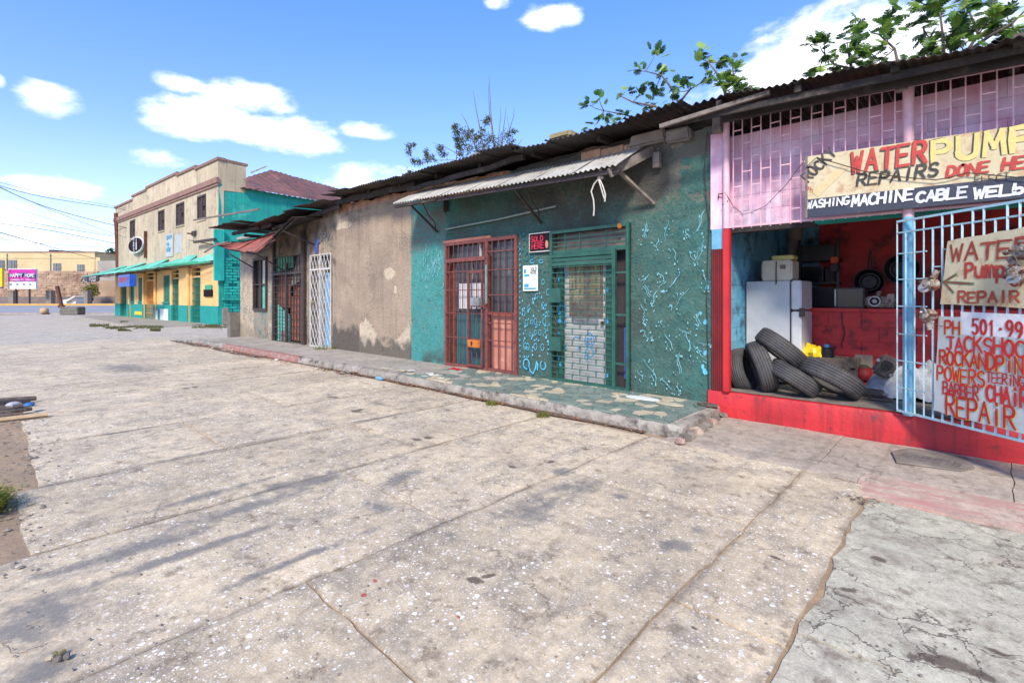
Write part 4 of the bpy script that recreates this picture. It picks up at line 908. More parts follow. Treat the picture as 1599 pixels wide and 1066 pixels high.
zl = [.2+.094*k for k in range(21)]; hbars(g4, -5.28, -4.06, zl, gy-.02, .011, 'green_gate', .014)
for k, z in enumerate(zl[:-1]):
    for q in range(4):
        x = -5.16+(q+.5*(k % 2))*.31
        if x < -4.1: bx('bar', g4, (x, gy-.022, z+.047), (.011, .011, .084), 'green_gate')
hbars(g4, -4.05, -3.84, [.55, 1.3, 1.95], gy-.01, .02, 'green_gate', .03); hbars(g4, -5.28, -3.86, [2.43, 2.50, 2.57], gy-.01, .011, 'green_gate', .014)
for x in (-5.0, -4.7, -4.2): bx('bar', g4, (x, gy-.012, 2.5), (.012, .012, .26), 'green_gate')
for z in (.78, 1.6): MB().box((-5.18, gy-.05, z), (.24, .05, .24), bev=.006).build('lock_guard', 'green_gate', g4)
# spray paint marks on the door: a smiling figure
n_ = Vector((0, -1, 0)); UX = Vector((1, 0, 0)); UZ = Vector((0, 0, 1)); mb = MB()
c = Vector((-4.62, FY+.098, .86)); k_ = 0
def circ(c, rx, rz, n=15, a0=0, a1=360): return [c+UX*rx*math.cos(R(a0+(a1-a0)*i/(n-1)))+UZ*rz*math.sin(R(a0+(a1-a0)*i/(n-1))) for i in range(n)]
for q in (circ(c, .09, .115), circ(c+UZ*-.02, .05, .04, 7, 200, 340), circ(c+Vector((-.03, 0, .03)), .012, .02, 7), circ(c+Vector((.03, 0, .03)), .012, .02, 7), circ(c+UZ*-.2, .08, .075, 12, 110, 430), [c+Vector((-.08, 0, -.2)), c+Vector((-.1, 0, -.3)), c+Vector((-.02, 0, -.34))],
          [c+Vector((-.33, 0, 0)), c+Vector((-.28, 0, .05)), c+Vector((-.2, 0, .03))], [c+Vector((-.24, 0, -.18)), c+Vector((-.2, 0, -.1)), c+Vector((-.17, 0, -.15))]):
    k_ += 1; ribbon(mb, q, .022, n_, .001*k_*.2)
mb.build('spray_marks', 'spray_blue', g4, smooth=False, recalc=False)
mb = MB()
for k in range(26): blob(mb, Vector((random.choice((-5.22, -5.19, -4.25, -5.08)), FY+.055, random.uniform(.3, 2.2))), .02, .035, UX, UZ, n_, .0005*k*.1+.001)
mb.build('spray_dots', 'spray_blue', g4, smooth=False, recalc=False)
# --- graffiti rings and drips on the wall (a thin coat of spray paint)
YW = FY-.022; mb = MB(); k_ = 0
def ring(px, py, rx, ry, wd=.013, mb_=None):
    global k_; k_ += 1; c = onY(px, py, YW); c.y = YW; ribbon(mb_ or mb, circ(c, rx, ry, 13, 20, 385), wd, n_, .0001*k_)
for (px, py) in ((822, 504), (836, 502), (850, 502), (824, 541), (836, 541), (847, 542), (820, 540)): ring(px, py, .035, .06)
ring(831, 408, .05, .035); ring(845, 408, .05, .03)
for (px, py, q) in ((826, 480, .9), (838, 462, 1), (848, 476, 1), (830, 503, .8), (843, 519, 1), (853, 512, 1), (856, 456, 1.2), (848, 440, 1), (857, 490, .9), (828, 522, .8), (851, 480, .8), (836, 519, .9), (818, 489, 1.1)): ring(px, py, .030*q, .048*q, .011)
c = onY(822, 568, YW); ribbon(mb, circ(c, .07, .09, 15, -60, 330)+[c+Vector((.1, 0, -.12)), c+Vector((.16, 0, -.16)), c+Vector((.22, 0, -.05)), c+Vector((.24, 0, .06)), c+Vector((.27, 0, .02)), c+Vector((.26, 0, -.08))], .028, n_, .003)
c = onY(848, 570, YW); ribbon(mb, circ(c, .06, .075, 13, 120, 400), .026, n_, .0035)
mb.build('graffiti_rings', 'spray_cyan', row, smooth=False, recalc=False)
mb = MB(); rr = random.Random(8)
for k in range(60):
    p = onY(rr.uniform(815, 860), rr.uniform(455, 560), YW); blob(mb, p, rr.uniform(.008, .02), rr.uniform(.01, .03), UX, UZ, n_, .0001*k+.0002)
for k in range(24): blob(mb, Vector((-6.06+.01*rr.random(), YW, .3+k*.098)), .012, .022, UX, UZ, n_, .0001*k+.0002)
for k in range(6): p = onY(rr.uniform(1092, 1108), rr.uniform(440, 590), YW); blob(mb, p, rr.uniform(.012, .03), rr.uniform(.02, .05), UX, UZ, n_, .0001*k+.0002)
mb.build('paint_spots', 'spray_cyan', row, smooth=False, recalc=False)
mb = MB()
for k, (px, py, l, dx) in enumerate(((1007, 350, .22, 0), (1043, 345, .3, -.06), (1070, 358, .12, .05), (1098, 330, .28, -.1), (1100, 375, .3, -.1), (1052, 388, .16, .04), (1028, 372, .14, -.03), (1075, 392, .14, .08), (1095, 385, .16, -.08),
        (1070, 420, .34, -.32), (1028, 425, .1, .1), (1015, 428, .1, -.14), (1005, 447, .16, .1), (1040, 438, .12, -.12), (1075, 450, .26, -.2), (1024, 455, .2, -.06), (1100, 425, .22, .03), (1002, 475, .18, .06), (1048, 475, .05, .02), (1003, 498, .1, .05), (1033, 500, .06, 0),
        (1058, 512, .08, .2), (1072, 518, .26, .06), (1040, 522, .2, .12), (1085, 540, .14, .12), (1005, 515, .1, .05), (1018, 524, .05, 0), (1058, 552, .28, .03), (1005, 560, .26, .22), (1022, 575, .26, .03), (1032, 590, .14, .18), (1092, 535, .05, .28), (1100, 550, .1, .02), (1088, 490, .16, .02), (1058, 600, .1, .02), (996, 578, .12, .1))):
    p = onY(px, py, YW-.004); p.x = min(p.x, -2.66); q = random.Random(k)
    for s_ in range(2 if l > .15 and k % 3 == 0 else 1):
        pts = [p+Vector((dx*t+.015*math.sin(t*7+k)+s_*.022, -.0008*k*.3, -l*t+(.02 if s_ else 0))) for t in (0, .2, .4, .6, .8, 1)]
        ribbon(mb, pts, q.uniform(.004, .009), n_, .0002*k)
    for s_ in range(7): blob(mb, p+Vector((q.gauss(0, .05)+dx*.5, 0, -l*q.random()*1.5)), q.uniform(.003, .012), q.uniform(.005, .018), UX, UZ, n_, .0003*k+s_*.0002, ragged=.5)
mb.build('paint_drips', 'spray_pale', row, smooth=False, recalc=False)
mb = MB(); rr = random.Random(3)
for k in range(70):
    p = onY(rr.gauss(828, 13), rr.uniform(350, 430), YW); blob(mb, p, rr.uniform(.01, .022), rr.uniform(.01, .03), UX, UZ, n_, .0001*k, ragged=.5)
mb.build('paint_mist', 'spray_blue2' if False else 'teal_door', row, smooth=False, recalc=False)
mb = MB(); rr = random.Random(4)  # white splash on the teal strip
for k in range(90):
    p = onY(rr.gauss(672, 10), rr.gauss(412, 16), YW); s_ = rr.uniform(.006, .02)
    ribbon(mb, [p, p+Vector((rr.uniform(-.03, .03), 0, -s_*3)), p+Vector((rr.uniform(-.04, .04), 0, -s_*6))], s_*.7, n_, .0001*k)
mb.build('paint_splash', 'spray_pale', row, smooth=False, recalc=False)
for (s_, px, py, h, adv, m) in (('ONA', 435, 398, .38, .5, 'spray_grey'), ('ORY', 497, 378, .25, .25, 'spray_grey')):
    p = onY(px, py, YW); text('graffiti_lettering', row, s_, p, UX, UZ, h, adv, .035, m, n_, jit=.1, slant=.2, off=.004)
mb = MB(); p = onY(492, 394, YW-.01)
for k in range(4): ribbon(mb, [p+Vector((.05*k, 0, .0)), p+Vector((.02+.05*k, 0, .2+.05*k)), p+Vector((.06+.05*k, 0, .45-.06*k))], .07, n_, .001*k)
mb.build('blue_tag', 'graf_blue', row, smooth=False, recalc=False)
# pipe across the wall, rusty bolt, cable
mb = MB(); mb.tube([onY(696, 358, FY-.06), onY(780, 342, FY-.06), onY(868, 322, FY-.06)], .018); mb.build('conduit', 'pvc', row)
mb = MB().tube([(-2.62, FY-.05, 3.8), (-2.66, FY-.06, 3.3), (-2.6, FY-.05, 2.6), (-2.63, FY-.05, 1.6), (-2.6, FY-.05, .2)], .006, 6); mb.build('cable', 'black_iron', row)
p = onY(968, 353, FY-.06); MB().box(p, (.06, .08, .08), bev=.015).build('bolt', 'lock_orange', row)
p = onY(696, 318, FY-.06); mb = MB().box(p, (.14, .1, .34), bev=.04)
for v in mb.v: v += Vector((nz(v.x*9, v.z*9), 0, nz(v.z*6, 2)))*.05
mb.build('bird_nest', 'char_wood', row)
# --- poster and drinks sign
p0 = onY(817, 415, FY-.03); p1 = onY(838, 454, FY-.03)
ps = thing('poster', 'white paper poster with blue print on the dark green wall between the two gates', 'poster', (p0.x, FY-.03, p1.z))
MB().b2((p0.x, FY-.036, p1.z), (p1.x+.03, FY-.03, p0.z)).build('sheet', 'poster', ps); L = p1.x-p0.x+.03; Hh = p0.z-p1.z
for (a, b, c_, d) in ((.08, .45, .56, .66), (.08, .4, .15, .28), (.08, .9, .06, .12), (.06, .22, .7, .86)):
    MB().poly([(p0.x+L*a, FY-.038, p1.z+Hh*c_), (p0.x+L*b, FY-.038, p1.z+Hh*c_), (p0.x+L*b, FY-.038, p1.z+Hh*d), (p0.x+L*a, FY-.038, p1.z+Hh*d)]).build('print', 'poster_blue', ps)
text('lettering', ps, 'SOLD', (p0.x+L*.52, FY-.037, p1.z+Hh*.8), UX, UZ, .055, L*.11, .009, 'ink_black', n_); text('lettering', ps, 'HERE', (p0.x+L*.52, FY-.037, p1.z+Hh*.66), UX, UZ, .055, L*.11, .009, 'ink_black', n_)
p0 = onY(827, 366, FY-.05); p1 = onY(859, 391, FY-.05)
sg = thing('sold_here_sign', 'small black sign with red SOLD HERE lettering beside the green gate', 'sign', (p0.x, FY-.05, p1.z)); L = p1.x-p0.x; Hh = p0.z-p1.z
MB().box(((p0.x+p1.x)/2, FY-.045, (p0.z+p1.z)/2), (L, .02, Hh), bev=.008).build('board', 'neon_black', sg)
framebox('rim', sg, p0.x-.01, p1.x+.01, p1.z-.01, p0.z+.01, FY-.05, .015, .012, 'white_iron')
text('lettering', sg, 'SOLD', (p0.x+.04, FY-.0565, p1.z+Hh*.55), UX, UZ, Hh*.3, L*.155, .022, 'neon_red', n_, jit=.01); text('lettering', sg, 'HERE', (p0.x+.06, FY-.0565, p1.z+Hh*.16), UX, UZ, Hh*.3, L*.155, .022, 'neon_red', n_, jit=.01)
mb = MB(); blob(mb, (p1.x-.07, FY-.0565, p1.z+.11), .035, .07, UX, UZ, n_, .001, ragged=.05); mb.build('cup_print', 'salmon_panel', sg)

# --- white corrugated awning over the gates
XA, XBt, YO = -9.0, -3.58, 5.92
aw = MB(); n = 7; awn = None
for k in range(n):
    a = XA+(XBt-XA)*k/n-.03; b = XA+(XBt-XA)*(k+1)/n+.03; zo = lambda x: 3.565+(x-XA)/(XBt-XA)*(-.20); zi = lambda x: zo(x)+.40
    q = corr((a, YO, zo(a)+.006*(k % 2)), (b, YO, zo(b)+.006*(k % 2)+(.02 if k == n-1 else 0)), (a, FY-.03, zi(a)), (b, FY-.03, zi(b)+(.05 if k == n-1 else 0)), pitch=.09, amp=.014, nl=5, sag=.012, seed=k+5, per=8, rag=.012)
    if awn is None: awn = q.build('awning', 'white_tin', row)
    else: q.build('awning_sheet', 'white_tin', awn)
mb = MB().beam((XA, YO+.08, 3.51), (XBt, YO+.08, 3.32), .035, .06); mb.build('edge_rail', 'black_iron', awn)
mb = MB().beam((XA, YO+.05, 3.50), (-7.6, YO+.05, 3.46), .06, .05); mb.build('edge_batten', 'char_wood', awn)
for x in (-8.45, -5.55):
    zo_ = 3.50+(x-XA)*-.036
    barp('bracket', awn, (x, YO+.08, zo_-.03), (x, FY-.03, zo_-.50), .035, 'black_iron'); barp('bracket', awn, (x, YO+.08, zo_-.01), (x, FY-.03, zo_+.32), .03, 'black_iron')
    mb = MB().tube([(x+.02, YO+.35, zo_+.05), (x+.04, YO+.40, zo_-.05), (x+.0, YO+.5, zo_-.16), (x+.02, YO+.66, zo_-.30), (x, FY-.08, zo_-.44)], .012, 6); mb.build('scroll', 'black_iron', awn)
barp('strut', awn, (-3.72, YO+.28, 3.38), (-3.42, FY-.02, 2.93), .07, 'grey_wood', .035)
barp('arm', awn, (-3.72, YO+.04, 3.30), (-3.42, FY-.02, 3.72), .035, 'grey_wood', .13); bx('cleat', awn, (-3.35, FY-.05, 3.55), (.1, .08, .22), 'grey_wood')
# rope hanging from the awning
rp = onY(936, 262, YO+.12)
mb = MB()
mb.tube([rp+Vector(v) for v in ((0, 0, .02), (.01, 0, -.1), (-.01, -.01, -.16), (-.09, 0, -.22), (-.14, 0, -.32), (-.10, 0, -.45), (-.09, 0, -.58), (-.10, 0, -.68))], .011, 6)
mb.tube([rp+Vector(v) for v in ((0.02, 0, .02), (.02, .01, -.1), (.01, -.01, -.17), (.06, 0, -.28), (.10, 0, -.4), (.09, 0, -.5))], .011, 6)
mb.tube([rp+Vector(v) for v in ((0.03, 0, -.04), (.04, .01, -.14), (.0, -.02, -.18), (.03, 0, -.3), (.07, 0, -.42), (.085, 0, -.46))], .010, 6)
mb.tube([rp+Vector(v) for v in ((-.03, 0, -.10), (0, -.02, -.13), (.04, 0, -.12), (.05, .02, -.15), (0, .01, -.17), (-.03, 0, -.13))], .012, 6)
tag(mb.build('rope', 'rope'), 'knotted white rope dangling from the right end of the white awning', 'rope')
# --- rusty red awning over the boarded gate
def awpt(t):  # t 0..1 along; outer and inner edge
    x = -20.2+6.4*t
    zo = [(0, 3.55), (.25, 3.25), (.6, 2.98), (.72, 3.12), (.86, 3.52), (1, 3.82)]
    for (a, za), (b, zb) in zip(zo, zo[1:]):
        if t <= b+1e-6: z = za+(zb-za)*(t-a)/(b-a); break
    return Vector((x, 5.72+.25*max(0, t-.6), z)), Vector((x+.05, FY-.03, 3.66+.24*t if t < .6 else 3.8+.1*t))
rawn = None
ts = [0, .12, .24, .36, .48, .60, .70, .80, .90, 1.0]
for k, (a, b) in enumerate(zip(ts, ts[1:])):
    oa, ia = awpt(a); ob, ib = awpt(b+.008 if b < 1 else 1)
    oa.y += .06*nz(k*3); ob.y += .06*nz(k*3); q = corr(oa, ob, ia, ib, pitch=.1, amp=.018, nl=6, sag=.05, seed=k+70, per=8, rag=.02)
    m = 'red_tin' if a < .68 else 'old_tin_b'
    if rawn is None: rawn = q.build('awning', m, row)
    else: q.build('awning_sheet', m, rawn)
for x, z in ((-18.9, 3.12), (-16.4, 2.96), (-14.4, 3.5)):
    barp('bracket', rawn, (x, 5.8, z-.02), (x+.1, FY-.03, z-.55 if x < -15 else z-.35), .04, 'black_iron')
mb = MB(); pts = [awpt(t)[0]+Vector((0, .1, -.05)) for t in (0, .1, .25, .42, .6, .72, .86, 1)]; mb.tube(pts, .025, 6); mb.build('edge_rail', 'char_wood', rawn)
mb = MB().tube([(-21.0, 5.6, 3.28), (-20.0, 5.65, 3.45), (-18.8, 5.7, 3.5)], .035, 6); mb.build('loose_batten', 'grey_wood', rawn)
# long pale batten sticking out at the left end of the roof
barp('batten', row, (-21.6, 5.4, 4.52), (-15.9, 5.7, 4.27), .05, 'grey_wood')
bx2('broken_parapet', row, (-20.6, FY-.04, 3.4), (-18.6, FY+.12, 3.66), 'white_shard')

# ================================================================== PUMP SHOP
shop = thing('pump_repair_shop', 'open-fronted red and pink workshop with pale blue gate and tin roof', 'building', (-.6, FY, 0))
YF = 6.64
# plinth
P = []
for i in range(60):
    x = -2.60+i*.115
    P.append([Vector((x, 6.60+.012*nz(x*4), -.05)), Vector((x, 6.61+.014*nz(x*5, 3), .12)), Vector((x, 6.615+.012*nz(x*6, 5), .27)), Vector((x, 6.64+.01*nz(x*7), .325)), Vector((x, 6.72, .33)), Vector((x, 6.95, .33))])
MB().grid(P).build('plinth', 'red_paint', shop)
MB().grid([[Vector((x, y, .334+.004*nz(x*3, y*3))) for x in [-2.6+i*.2 for i in range(36)]] for y in [6.70+j*.2 for j in range(18)]]).build('floor', 'floor_old', shop)
mb = MB().poly([(-2.6, 6.6, -.05), (-2.6, 6.95, -.05), (-2.6, 6.95, .33), (-2.6, 6.62, .33)]); mb.build('plinth_end', 'red_paint', shop)
bx2('corner_panel', shop, (-2.56, YF-.0, .33), (-2.40, YF+.03, 2.20), 'maroon')
for k in range(6): bx('panel_rib', shop, (-2.545+k*.026, YF-.008, 1.27), (.010, .016, 1.86), 'maroon')
bx2('corner_panel', shop, (-2.56, YF-.002, 2.205), (-2.40, YF+.03, 2.47), 'sky_paint')
MB().box((-2.355, YF-.02, 1.395), (.085, .09, 2.13), bev=.012).build('red_post', 'red_post', shop)
MB().tube([(-2.36, YF-.03, 2.46), (-2.36, YF-.03, 3.92)], .042, 14).build('pink_post', 'pink_bar', shop)
MB().tube([(-.50, YF-.04, 2.40), (-.50, YF-.04, 3.86)], .05, 14).build('pink_post', 'pink_bar', shop)
MB().tube([(-.50, YF-.04, .33), (-.50, YF-.04, 2.40)], .05, 14).build('blue_post', 'sky_paint', shop)
# upper grille: individual bars, bricks-like cross pieces
up = MB(); ztop = lambda x: 3.87-.052*(x+2.36)
up.beam((-2.36, YF-.03, ztop(-2.36)), (4.2, YF-.03, ztop(4.2)), .02, .025); up.beam((-2.36, YF-.03, 2.475), (4.2, YF-.03, 2.43), .02, .025)
up = up.build('upper_grille', 'pink_bar', shop)
k = 0; x = -2.27; sp = .1105; rr = random.Random(1)
while x < 3.4:
    if abs(x+.5) > .05: bx2('bar', up, (x-.006, YF-.035, 2.445-.0*x), (x+.006, YF-.023, ztop(x)), 'pink_bar')
    if x < 1.2:
        for q in range(4):
            z = 2.62+q*.36+(.18 if k % 2 else 0)+.0*x
            if z < ztop(x)-.1: bx2('bar', up, (x+.008, YF-.036, z), (x+sp-.008, YF-.023, z+.013), 'pink_bar')
    k += 1; x += sp
# pink block wall behind it, built of courses
pw = MB().b2((-2.56, 6.86, 2.50), (4.2, 7.0, 3.72)).build('upper_wall', 'pink_wall', shop)
for r_ in range(6):
    x = -2.56+(.2 if r_ % 2 else 0)-.2
    while x < 1.6:
        x0_ = max(x, -2.555); z = 2.505+r_*.203
        bx2('block', pw, (x0_+.002, 6.852+rr.uniform(-.0015, .0015), z+.002), (x+.398, 6.862, min(3.73, z+.200)), 'pink_wall'); x += .4
bx2('side_strip', shop, (-2.575, YF, 2.47), (-2.40, 6.86, 3.74), 'pink_wall')
bx2('lintel', shop, (-2.50, 6.87, 2.43), (-1.40, 7.02, 2.50), 'inner_dark'); bx2('lintel', shop, (-1.40, 6.83, 2.455), (4.2, 7.02, 2.50), 'turquoise')
# roof of the shop: charred fascia beams and tin
barp('fascia', shop, (-2.95, 6.12, 3.83), (4.2, 6.30, 3.62), .04, 'char_wood', .07); barp('fascia', shop, (-2.3, 6.34, 3.84), (4.2, 6.36, 3.58), .06, 'char_wood', .16)
barp('fascia', shop, (-2.6, 6.62, 3.98), (4.2, 6.62, 3.68), .08, 'char_wood', .14)
barp('pole', shop, (-3.0, 6.04, 3.80), (-1.7, 6.12, 3.90), .05, 'grey_wood')
for x in (-2.45, -.55, 1.3): bx2('roof_post', shop, (x-.05, 6.5, 3.72), (x+.05, 6.6, 4.0), 'grey_wood')
for k in range(8): bx2('rafter', shop, (-2.3+k*.85, 6.1, 3.86-k*.04), (-2.23+k*.85, 10.5, 3.96-k*.04), 'char_wood')
for k in range(8):
    a = -2.2+k*.78; za = 3.98-.083*(a+2.2)
    corr((a-.03, 6.02, za+.012*(k % 2)), (a+.81, 6.02, za-.065), (a-.03, 10.6, za+.25), (a+.81, 10.6, za+.2), nl=6, sag=.05, seed=k+200, rag=.01).build('roof_sheet', 'old_tin_b', shop)
# interior
bx2('side_wall', shop, (-2.56, 6.68, .33), (-2.50, 9.75, 3.86), 'blue_inner')
for r_ in range(10):
    y = 6.72+(.2 if r_ % 2 else 0)
    while y < 9.6: bx2('block', shop, (-2.502, y+.004, .34+r_*.2), (-2.490+rr.uniform(0, .003), min(9.7, y+.396), .536+r_*.2), 'blue_inner'); y += .4
bx2('back_wall', shop, (-2.5, 9.6, .33), (4.2, 9.75, 3.9), 'red_back'); bx2('side_wall', shop, (4.15, 6.7, .0), (4.3, 9.75, 3.7), 'red_back')
bx2('wall_patch', shop, (-2.5, 9.55, .33), (-1.9, 9.6, 3.8), 'blue_inner')
p = onY(1238, 380, 9.2); MB().tube([(p.x, 9.3, .33), (p.x, 9.3, 3.8)], .11, 14).build('pillar', 'rubble', shop)
ct = bx2('counter', shop, (-1.95, 8.42, .33), (4.1, 8.62, 1.36), 'red_inner')
for r_ in range(5):
    x = -1.95+(.2 if r_ % 2 else 0)
    while x < 2.4: bx2('counter_block', shop, (x+.004, 8.41-rr.uniform(0, .004), .335+r_*.205), (x+.396, 8.425, .532+r_*.205), 'red_inner'); x += .4
MB().box((1.05, 8.75, 1.385), (6.1, .75, .05), bev=.01).build('counter_top', 'red_inner', shop)
bx2('low_kerb', shop, (-1.35, 7.95, .33), (4.0, 8.05, .47), 'red_inner')
# fridge
fr = thing('fridge', 'tall pale grey fridge standing sideways behind the tyres', 'fridge', (-2.16, 7.9, .33))
MB().b2((-2.47, 7.72, .36), (-1.88, 8.32, 1.80), bev=.012).build('cabinet', 'fridge', fr); MB().b2((-1.865, 7.70, .40), (-1.74, 8.33, 1.37), bev=.014).build('door', 'fridge_door', fr)
MB().b2((-1.865, 7.70, 1.395), (-1.74, 8.33, 1.80), bev=.014).build('freezer_door', 'fridge_door', fr); bx2('handle', fr, (-1.76, 7.68, 1.30), (-1.70, 7.72, 1.42), 'black_iron')
bx2('door_seal', fr, (-1.882, 7.72, .42), (-1.863, 8.3, 1.78), 'dark_metal')
# microwave and lid on top
mw = thing('microwave', 'small cream microwave oven sitting on top of the fridge', 'microwave', (-2.1, 8.0, 1.80))
a = onY(1197, 440, 7.8); b = onY(1248, 407, 7.8)
MB().b2((-2.26, 7.76, 1.805), (-1.88, 8.12, 2.10), bev=.012).build('body', 'cream_plastic', mw); bx2('vent', mw, (-2.02, 7.752, 1.97), (-1.95, 7.762, 2.03), 'block_grey')
bx2('door', mw, (-1.885, 7.77, 1.83), (-1.865, 8.11, 2.08), 'cream_plastic'); bx2('door', mw, (-2.275, 7.79, 1.85), (-2.262, 8.1, 2.05), 'cream_plastic')
MB().tube([(-2.07, 7.755, 2.08), (-2.07, 7.745, 1.9), (-2.06, 7.71, 1.79), (-2.06, 7.705, 1.75)], .008, 6).build('cord', 'black_iron', mw)
tag(MB().b2((-2.14, 7.78, 2.105), (-1.86, 8.05, 2.165), bev=.012).build('plastic_box', 'yellow_lid'), 'flat yellow-green plastic box on top of the microwave', 'box')
# tyres
def tyre(name, label, c, L2, tilt=.0, rad=.34, wd=.21):
    c = Vector(c); los = (c-O).normalized(); right = los.cross(Vector((0, 0, 1))).normalized(); upv = right.cross(los).normalized()
    Ld = (right*L2[0]+upv*L2[1]).normalized(); ax = Ld.cross(los).normalized(); ax = (ax*math.cos(tilt)+los*math.sin(tilt)).normalized()
    M = Matrix.Translation(c) @ ax.to_track_quat('Z', 'Y').to_matrix().to_4x4()
    t = thing(name, label, 'tyre', c, 'used tyres heaped inside the workshop doorway')
    h = wd/2; sh = []
    sh += [(rad*.60, -h*.72), (rad*.63, -h*.86), (rad*.72, -h*.99), (rad*.80, -h*1.02), (rad*.90, -h*.97), (rad*.955, -h*.86)]
    tr = []; ngr = 5; y0 = -h*.78; y1 = h*.78
    for g_ in range(ngr):
        a_ = y0+(y1-y0)*g_/ngr; b_ = y0+(y1-y0)*(g_+1)/ngr; cr = lambda z: rad*(1-.035*(z/h)**2)
        tr += [(cr(a_)-.010, a_+.001), (cr(a_)-.002, a_+.006), (cr((a_+b_)/2), (a_+b_)/2), (cr(b_)-.002, b_-.006), (cr(b_)-.010, b_-.001)]
    prof = sh+tr+[(r_, -z) for r_, z in sh[::-1]]+[(rad*.60, h*.60), (rad*.70, h*.55), (rad*.93, h*.6), (rad*.955, 0), (rad*.93, -h*.6), (rad*.70, -h*.55), (rad*.60, -h*.60)]
    MB().lathe(prof, M, 72, closed=True).build('tyre_casing', 'rubber', t)
    # sipes cut as small dark wedges on shoulders
    mb = MB()
    for k in range(60):
        a_ = 2*math.pi*k/60
        for s_ in (-1, 1):
            q = [M@Vector(((rad*.962+dr)*math.cos(a_+da), (rad*.962+dr)*math.sin(a_+da), s_*z)) for dr, da, z in ((.006, -.022, h*.80), (.006, .022, h*.80), (-.018, .022, h*.93), (-.018, -.022, h*.93))]
            mb.poly(q, (M.to_3x3()@Vector((-math.cos(a_)*.012, -math.sin(a_)*.012, -s_*.006))))
    mb.build('tread_lugs', 'rubber', t, smooth=False)
    return t
def tp(px, py, Y): return onY(px, py, Y)
tyre('tyre', 'leftmost upright tyre leaning on the blue side wall', tp(1160, 577, 7.12), (-.24, 1), .35, rad=.30, wd=.19)
tyre('tyre', 'second tyre from the left, standing upright before the fridge', tp(1189, 572, 7.02), (-.34, 1), -.12, rad=.345, wd=.21)
tyre('tyre', 'topmost tyre lying aslant across the others, against the fridge', tp(1219, 544, 7.08), (-1, .78), -.10, rad=.33, wd=.21)
tyre('tyre', 'lower middle tyre leaning beneath the topmost tyre', tp(1240, 590, 6.98), (-1, .62), -.05, rad=.32, wd=.20)
tyre('tyre', 'large rightmost tyre lying nearly flat at the end of the heap', tp(1297, 590, 7.08), (-1, .50), -.16, rad=.36, wd=.22)
# shelf rack at the back with dark boxes
rk = thing('shelf_rack', 'dark metal shelf rack filled with black appliances at the back of the workshop', 'shelf', (-1.2, 9.3, 1.41))
for z in (1.42, 1.78, 2.15): bx2('shelf', rk, (-2.08, 9.05, z), (-1.55, 9.5, z+.03), 'dark_metal')
for x in (-2.09, -1.56): bx2('upright', rk, (x, 9.04, .35), (x+.04, 9.08, 2.5), 'dark_metal')
for (a, b, z, h, m) in ((-2.04, -1.6, 1.45, .28, 'dark_metal'), (-2.03, -1.74, 1.81, .26, 'black_glass'), (-2.05, -1.58, 2.18, .22, 'dark_metal'), (-1.72, -1.58, 1.81, .2, 'inner_dark')):
    o = MB().b2((a, 9.07, z), (b, 9.45, z+h), bev=.01).build('oven', m)
    tag(o, {1.45: 'wide dark oven on the lowest shelf of the rack', 2.18: 'dark boxy oven on the top shelf of the rack'}.get(z, 'black glass-fronted oven on the middle shelf' if a < -1.73 else 'small dark box at the right of the middle shelf'), 'appliance', 'old appliances on the rack')
p = onY(1303, 406, 8.95); t = thing('work_lamp', 'orange and black work lamp hanging beside the rack', 'lamp', p)
MB().box(p, (.10, .09, .09), bev=.012).build('head', 'orange_plastic', t); MB().box(p+Vector((.0, 0, -.12)), (.09, .08, .12), bev=.012).build('base', 'dark_metal', t)
a = onY(1303, 481, 8.6); b = onY(1351, 449, 8.6)
t = thing('microwave', 'black glossy microwave oven standing on the red counter', 'microwave', (a.x, 8.6, 1.41))
MB().b2((a.x, 8.55, 1.412), (b.x, 8.85, b.z+.0), bev=.012).build('body', 'dark_metal', t); bx2('door', t, (a.x+.05, 8.535, 1.43), (b.x-.02, 8.55, b.z-.02), 'black_glass'); bx2('handle', t, (a.x+.015, 8.52, 1.44), (a.x+.035, 8.54, b.z-.02), 'steel')
MB().tube([(a.x+.12, 8.40, 1.41), (a.x+.13, 8.40, 1.2), (a.x+.16, 8.395, 1.05), (a.x+.12, 8.39, .9), (a.x+.13, 8.385, .84)], .008, 6).build('cord', 'black_iron', t)
# engine pump on the counter
def flat_pump(c, label, s=1.):
    c = Vector(c); t = thing('engine_pump', label, 'pump', c)
    M = Matrix.Translation(c+Vector((-.06*s, -.05, .1*s)))@Matrix.Rotation(H2, 4, 'X')
    MB().box(c+Vector((0, 0, .09*s)), (.34*s, .12, .15*s), bev=.02).build('housing', 'cast_metal', t)
    MB().lathe([(.0, .03), (.03*s, .03), (.035*s, .01), (.05*s, .01), (.055*s, .04), (.075*s, .04), (.08*s, 0)], M, 20).build('bore', 'steel', t)
    MB().box(c+Vector((.12*s, -.03, .17*s)), (.08*s, .1, .07*s), bev=.01).build('port', 'cast_metal', t); MB().tube([c+Vector((-.02, 0, .15*s)), c+Vector((-.02, 0, .24*s))], .03*s, 10).build('neck', 'cast_metal', t)
    return t
p = onY(1375, 481, 8.55); flat_pump((p.x, 8.55, 1.412), 'pale metal pump housing sitting on the red counter beside the black microwave')
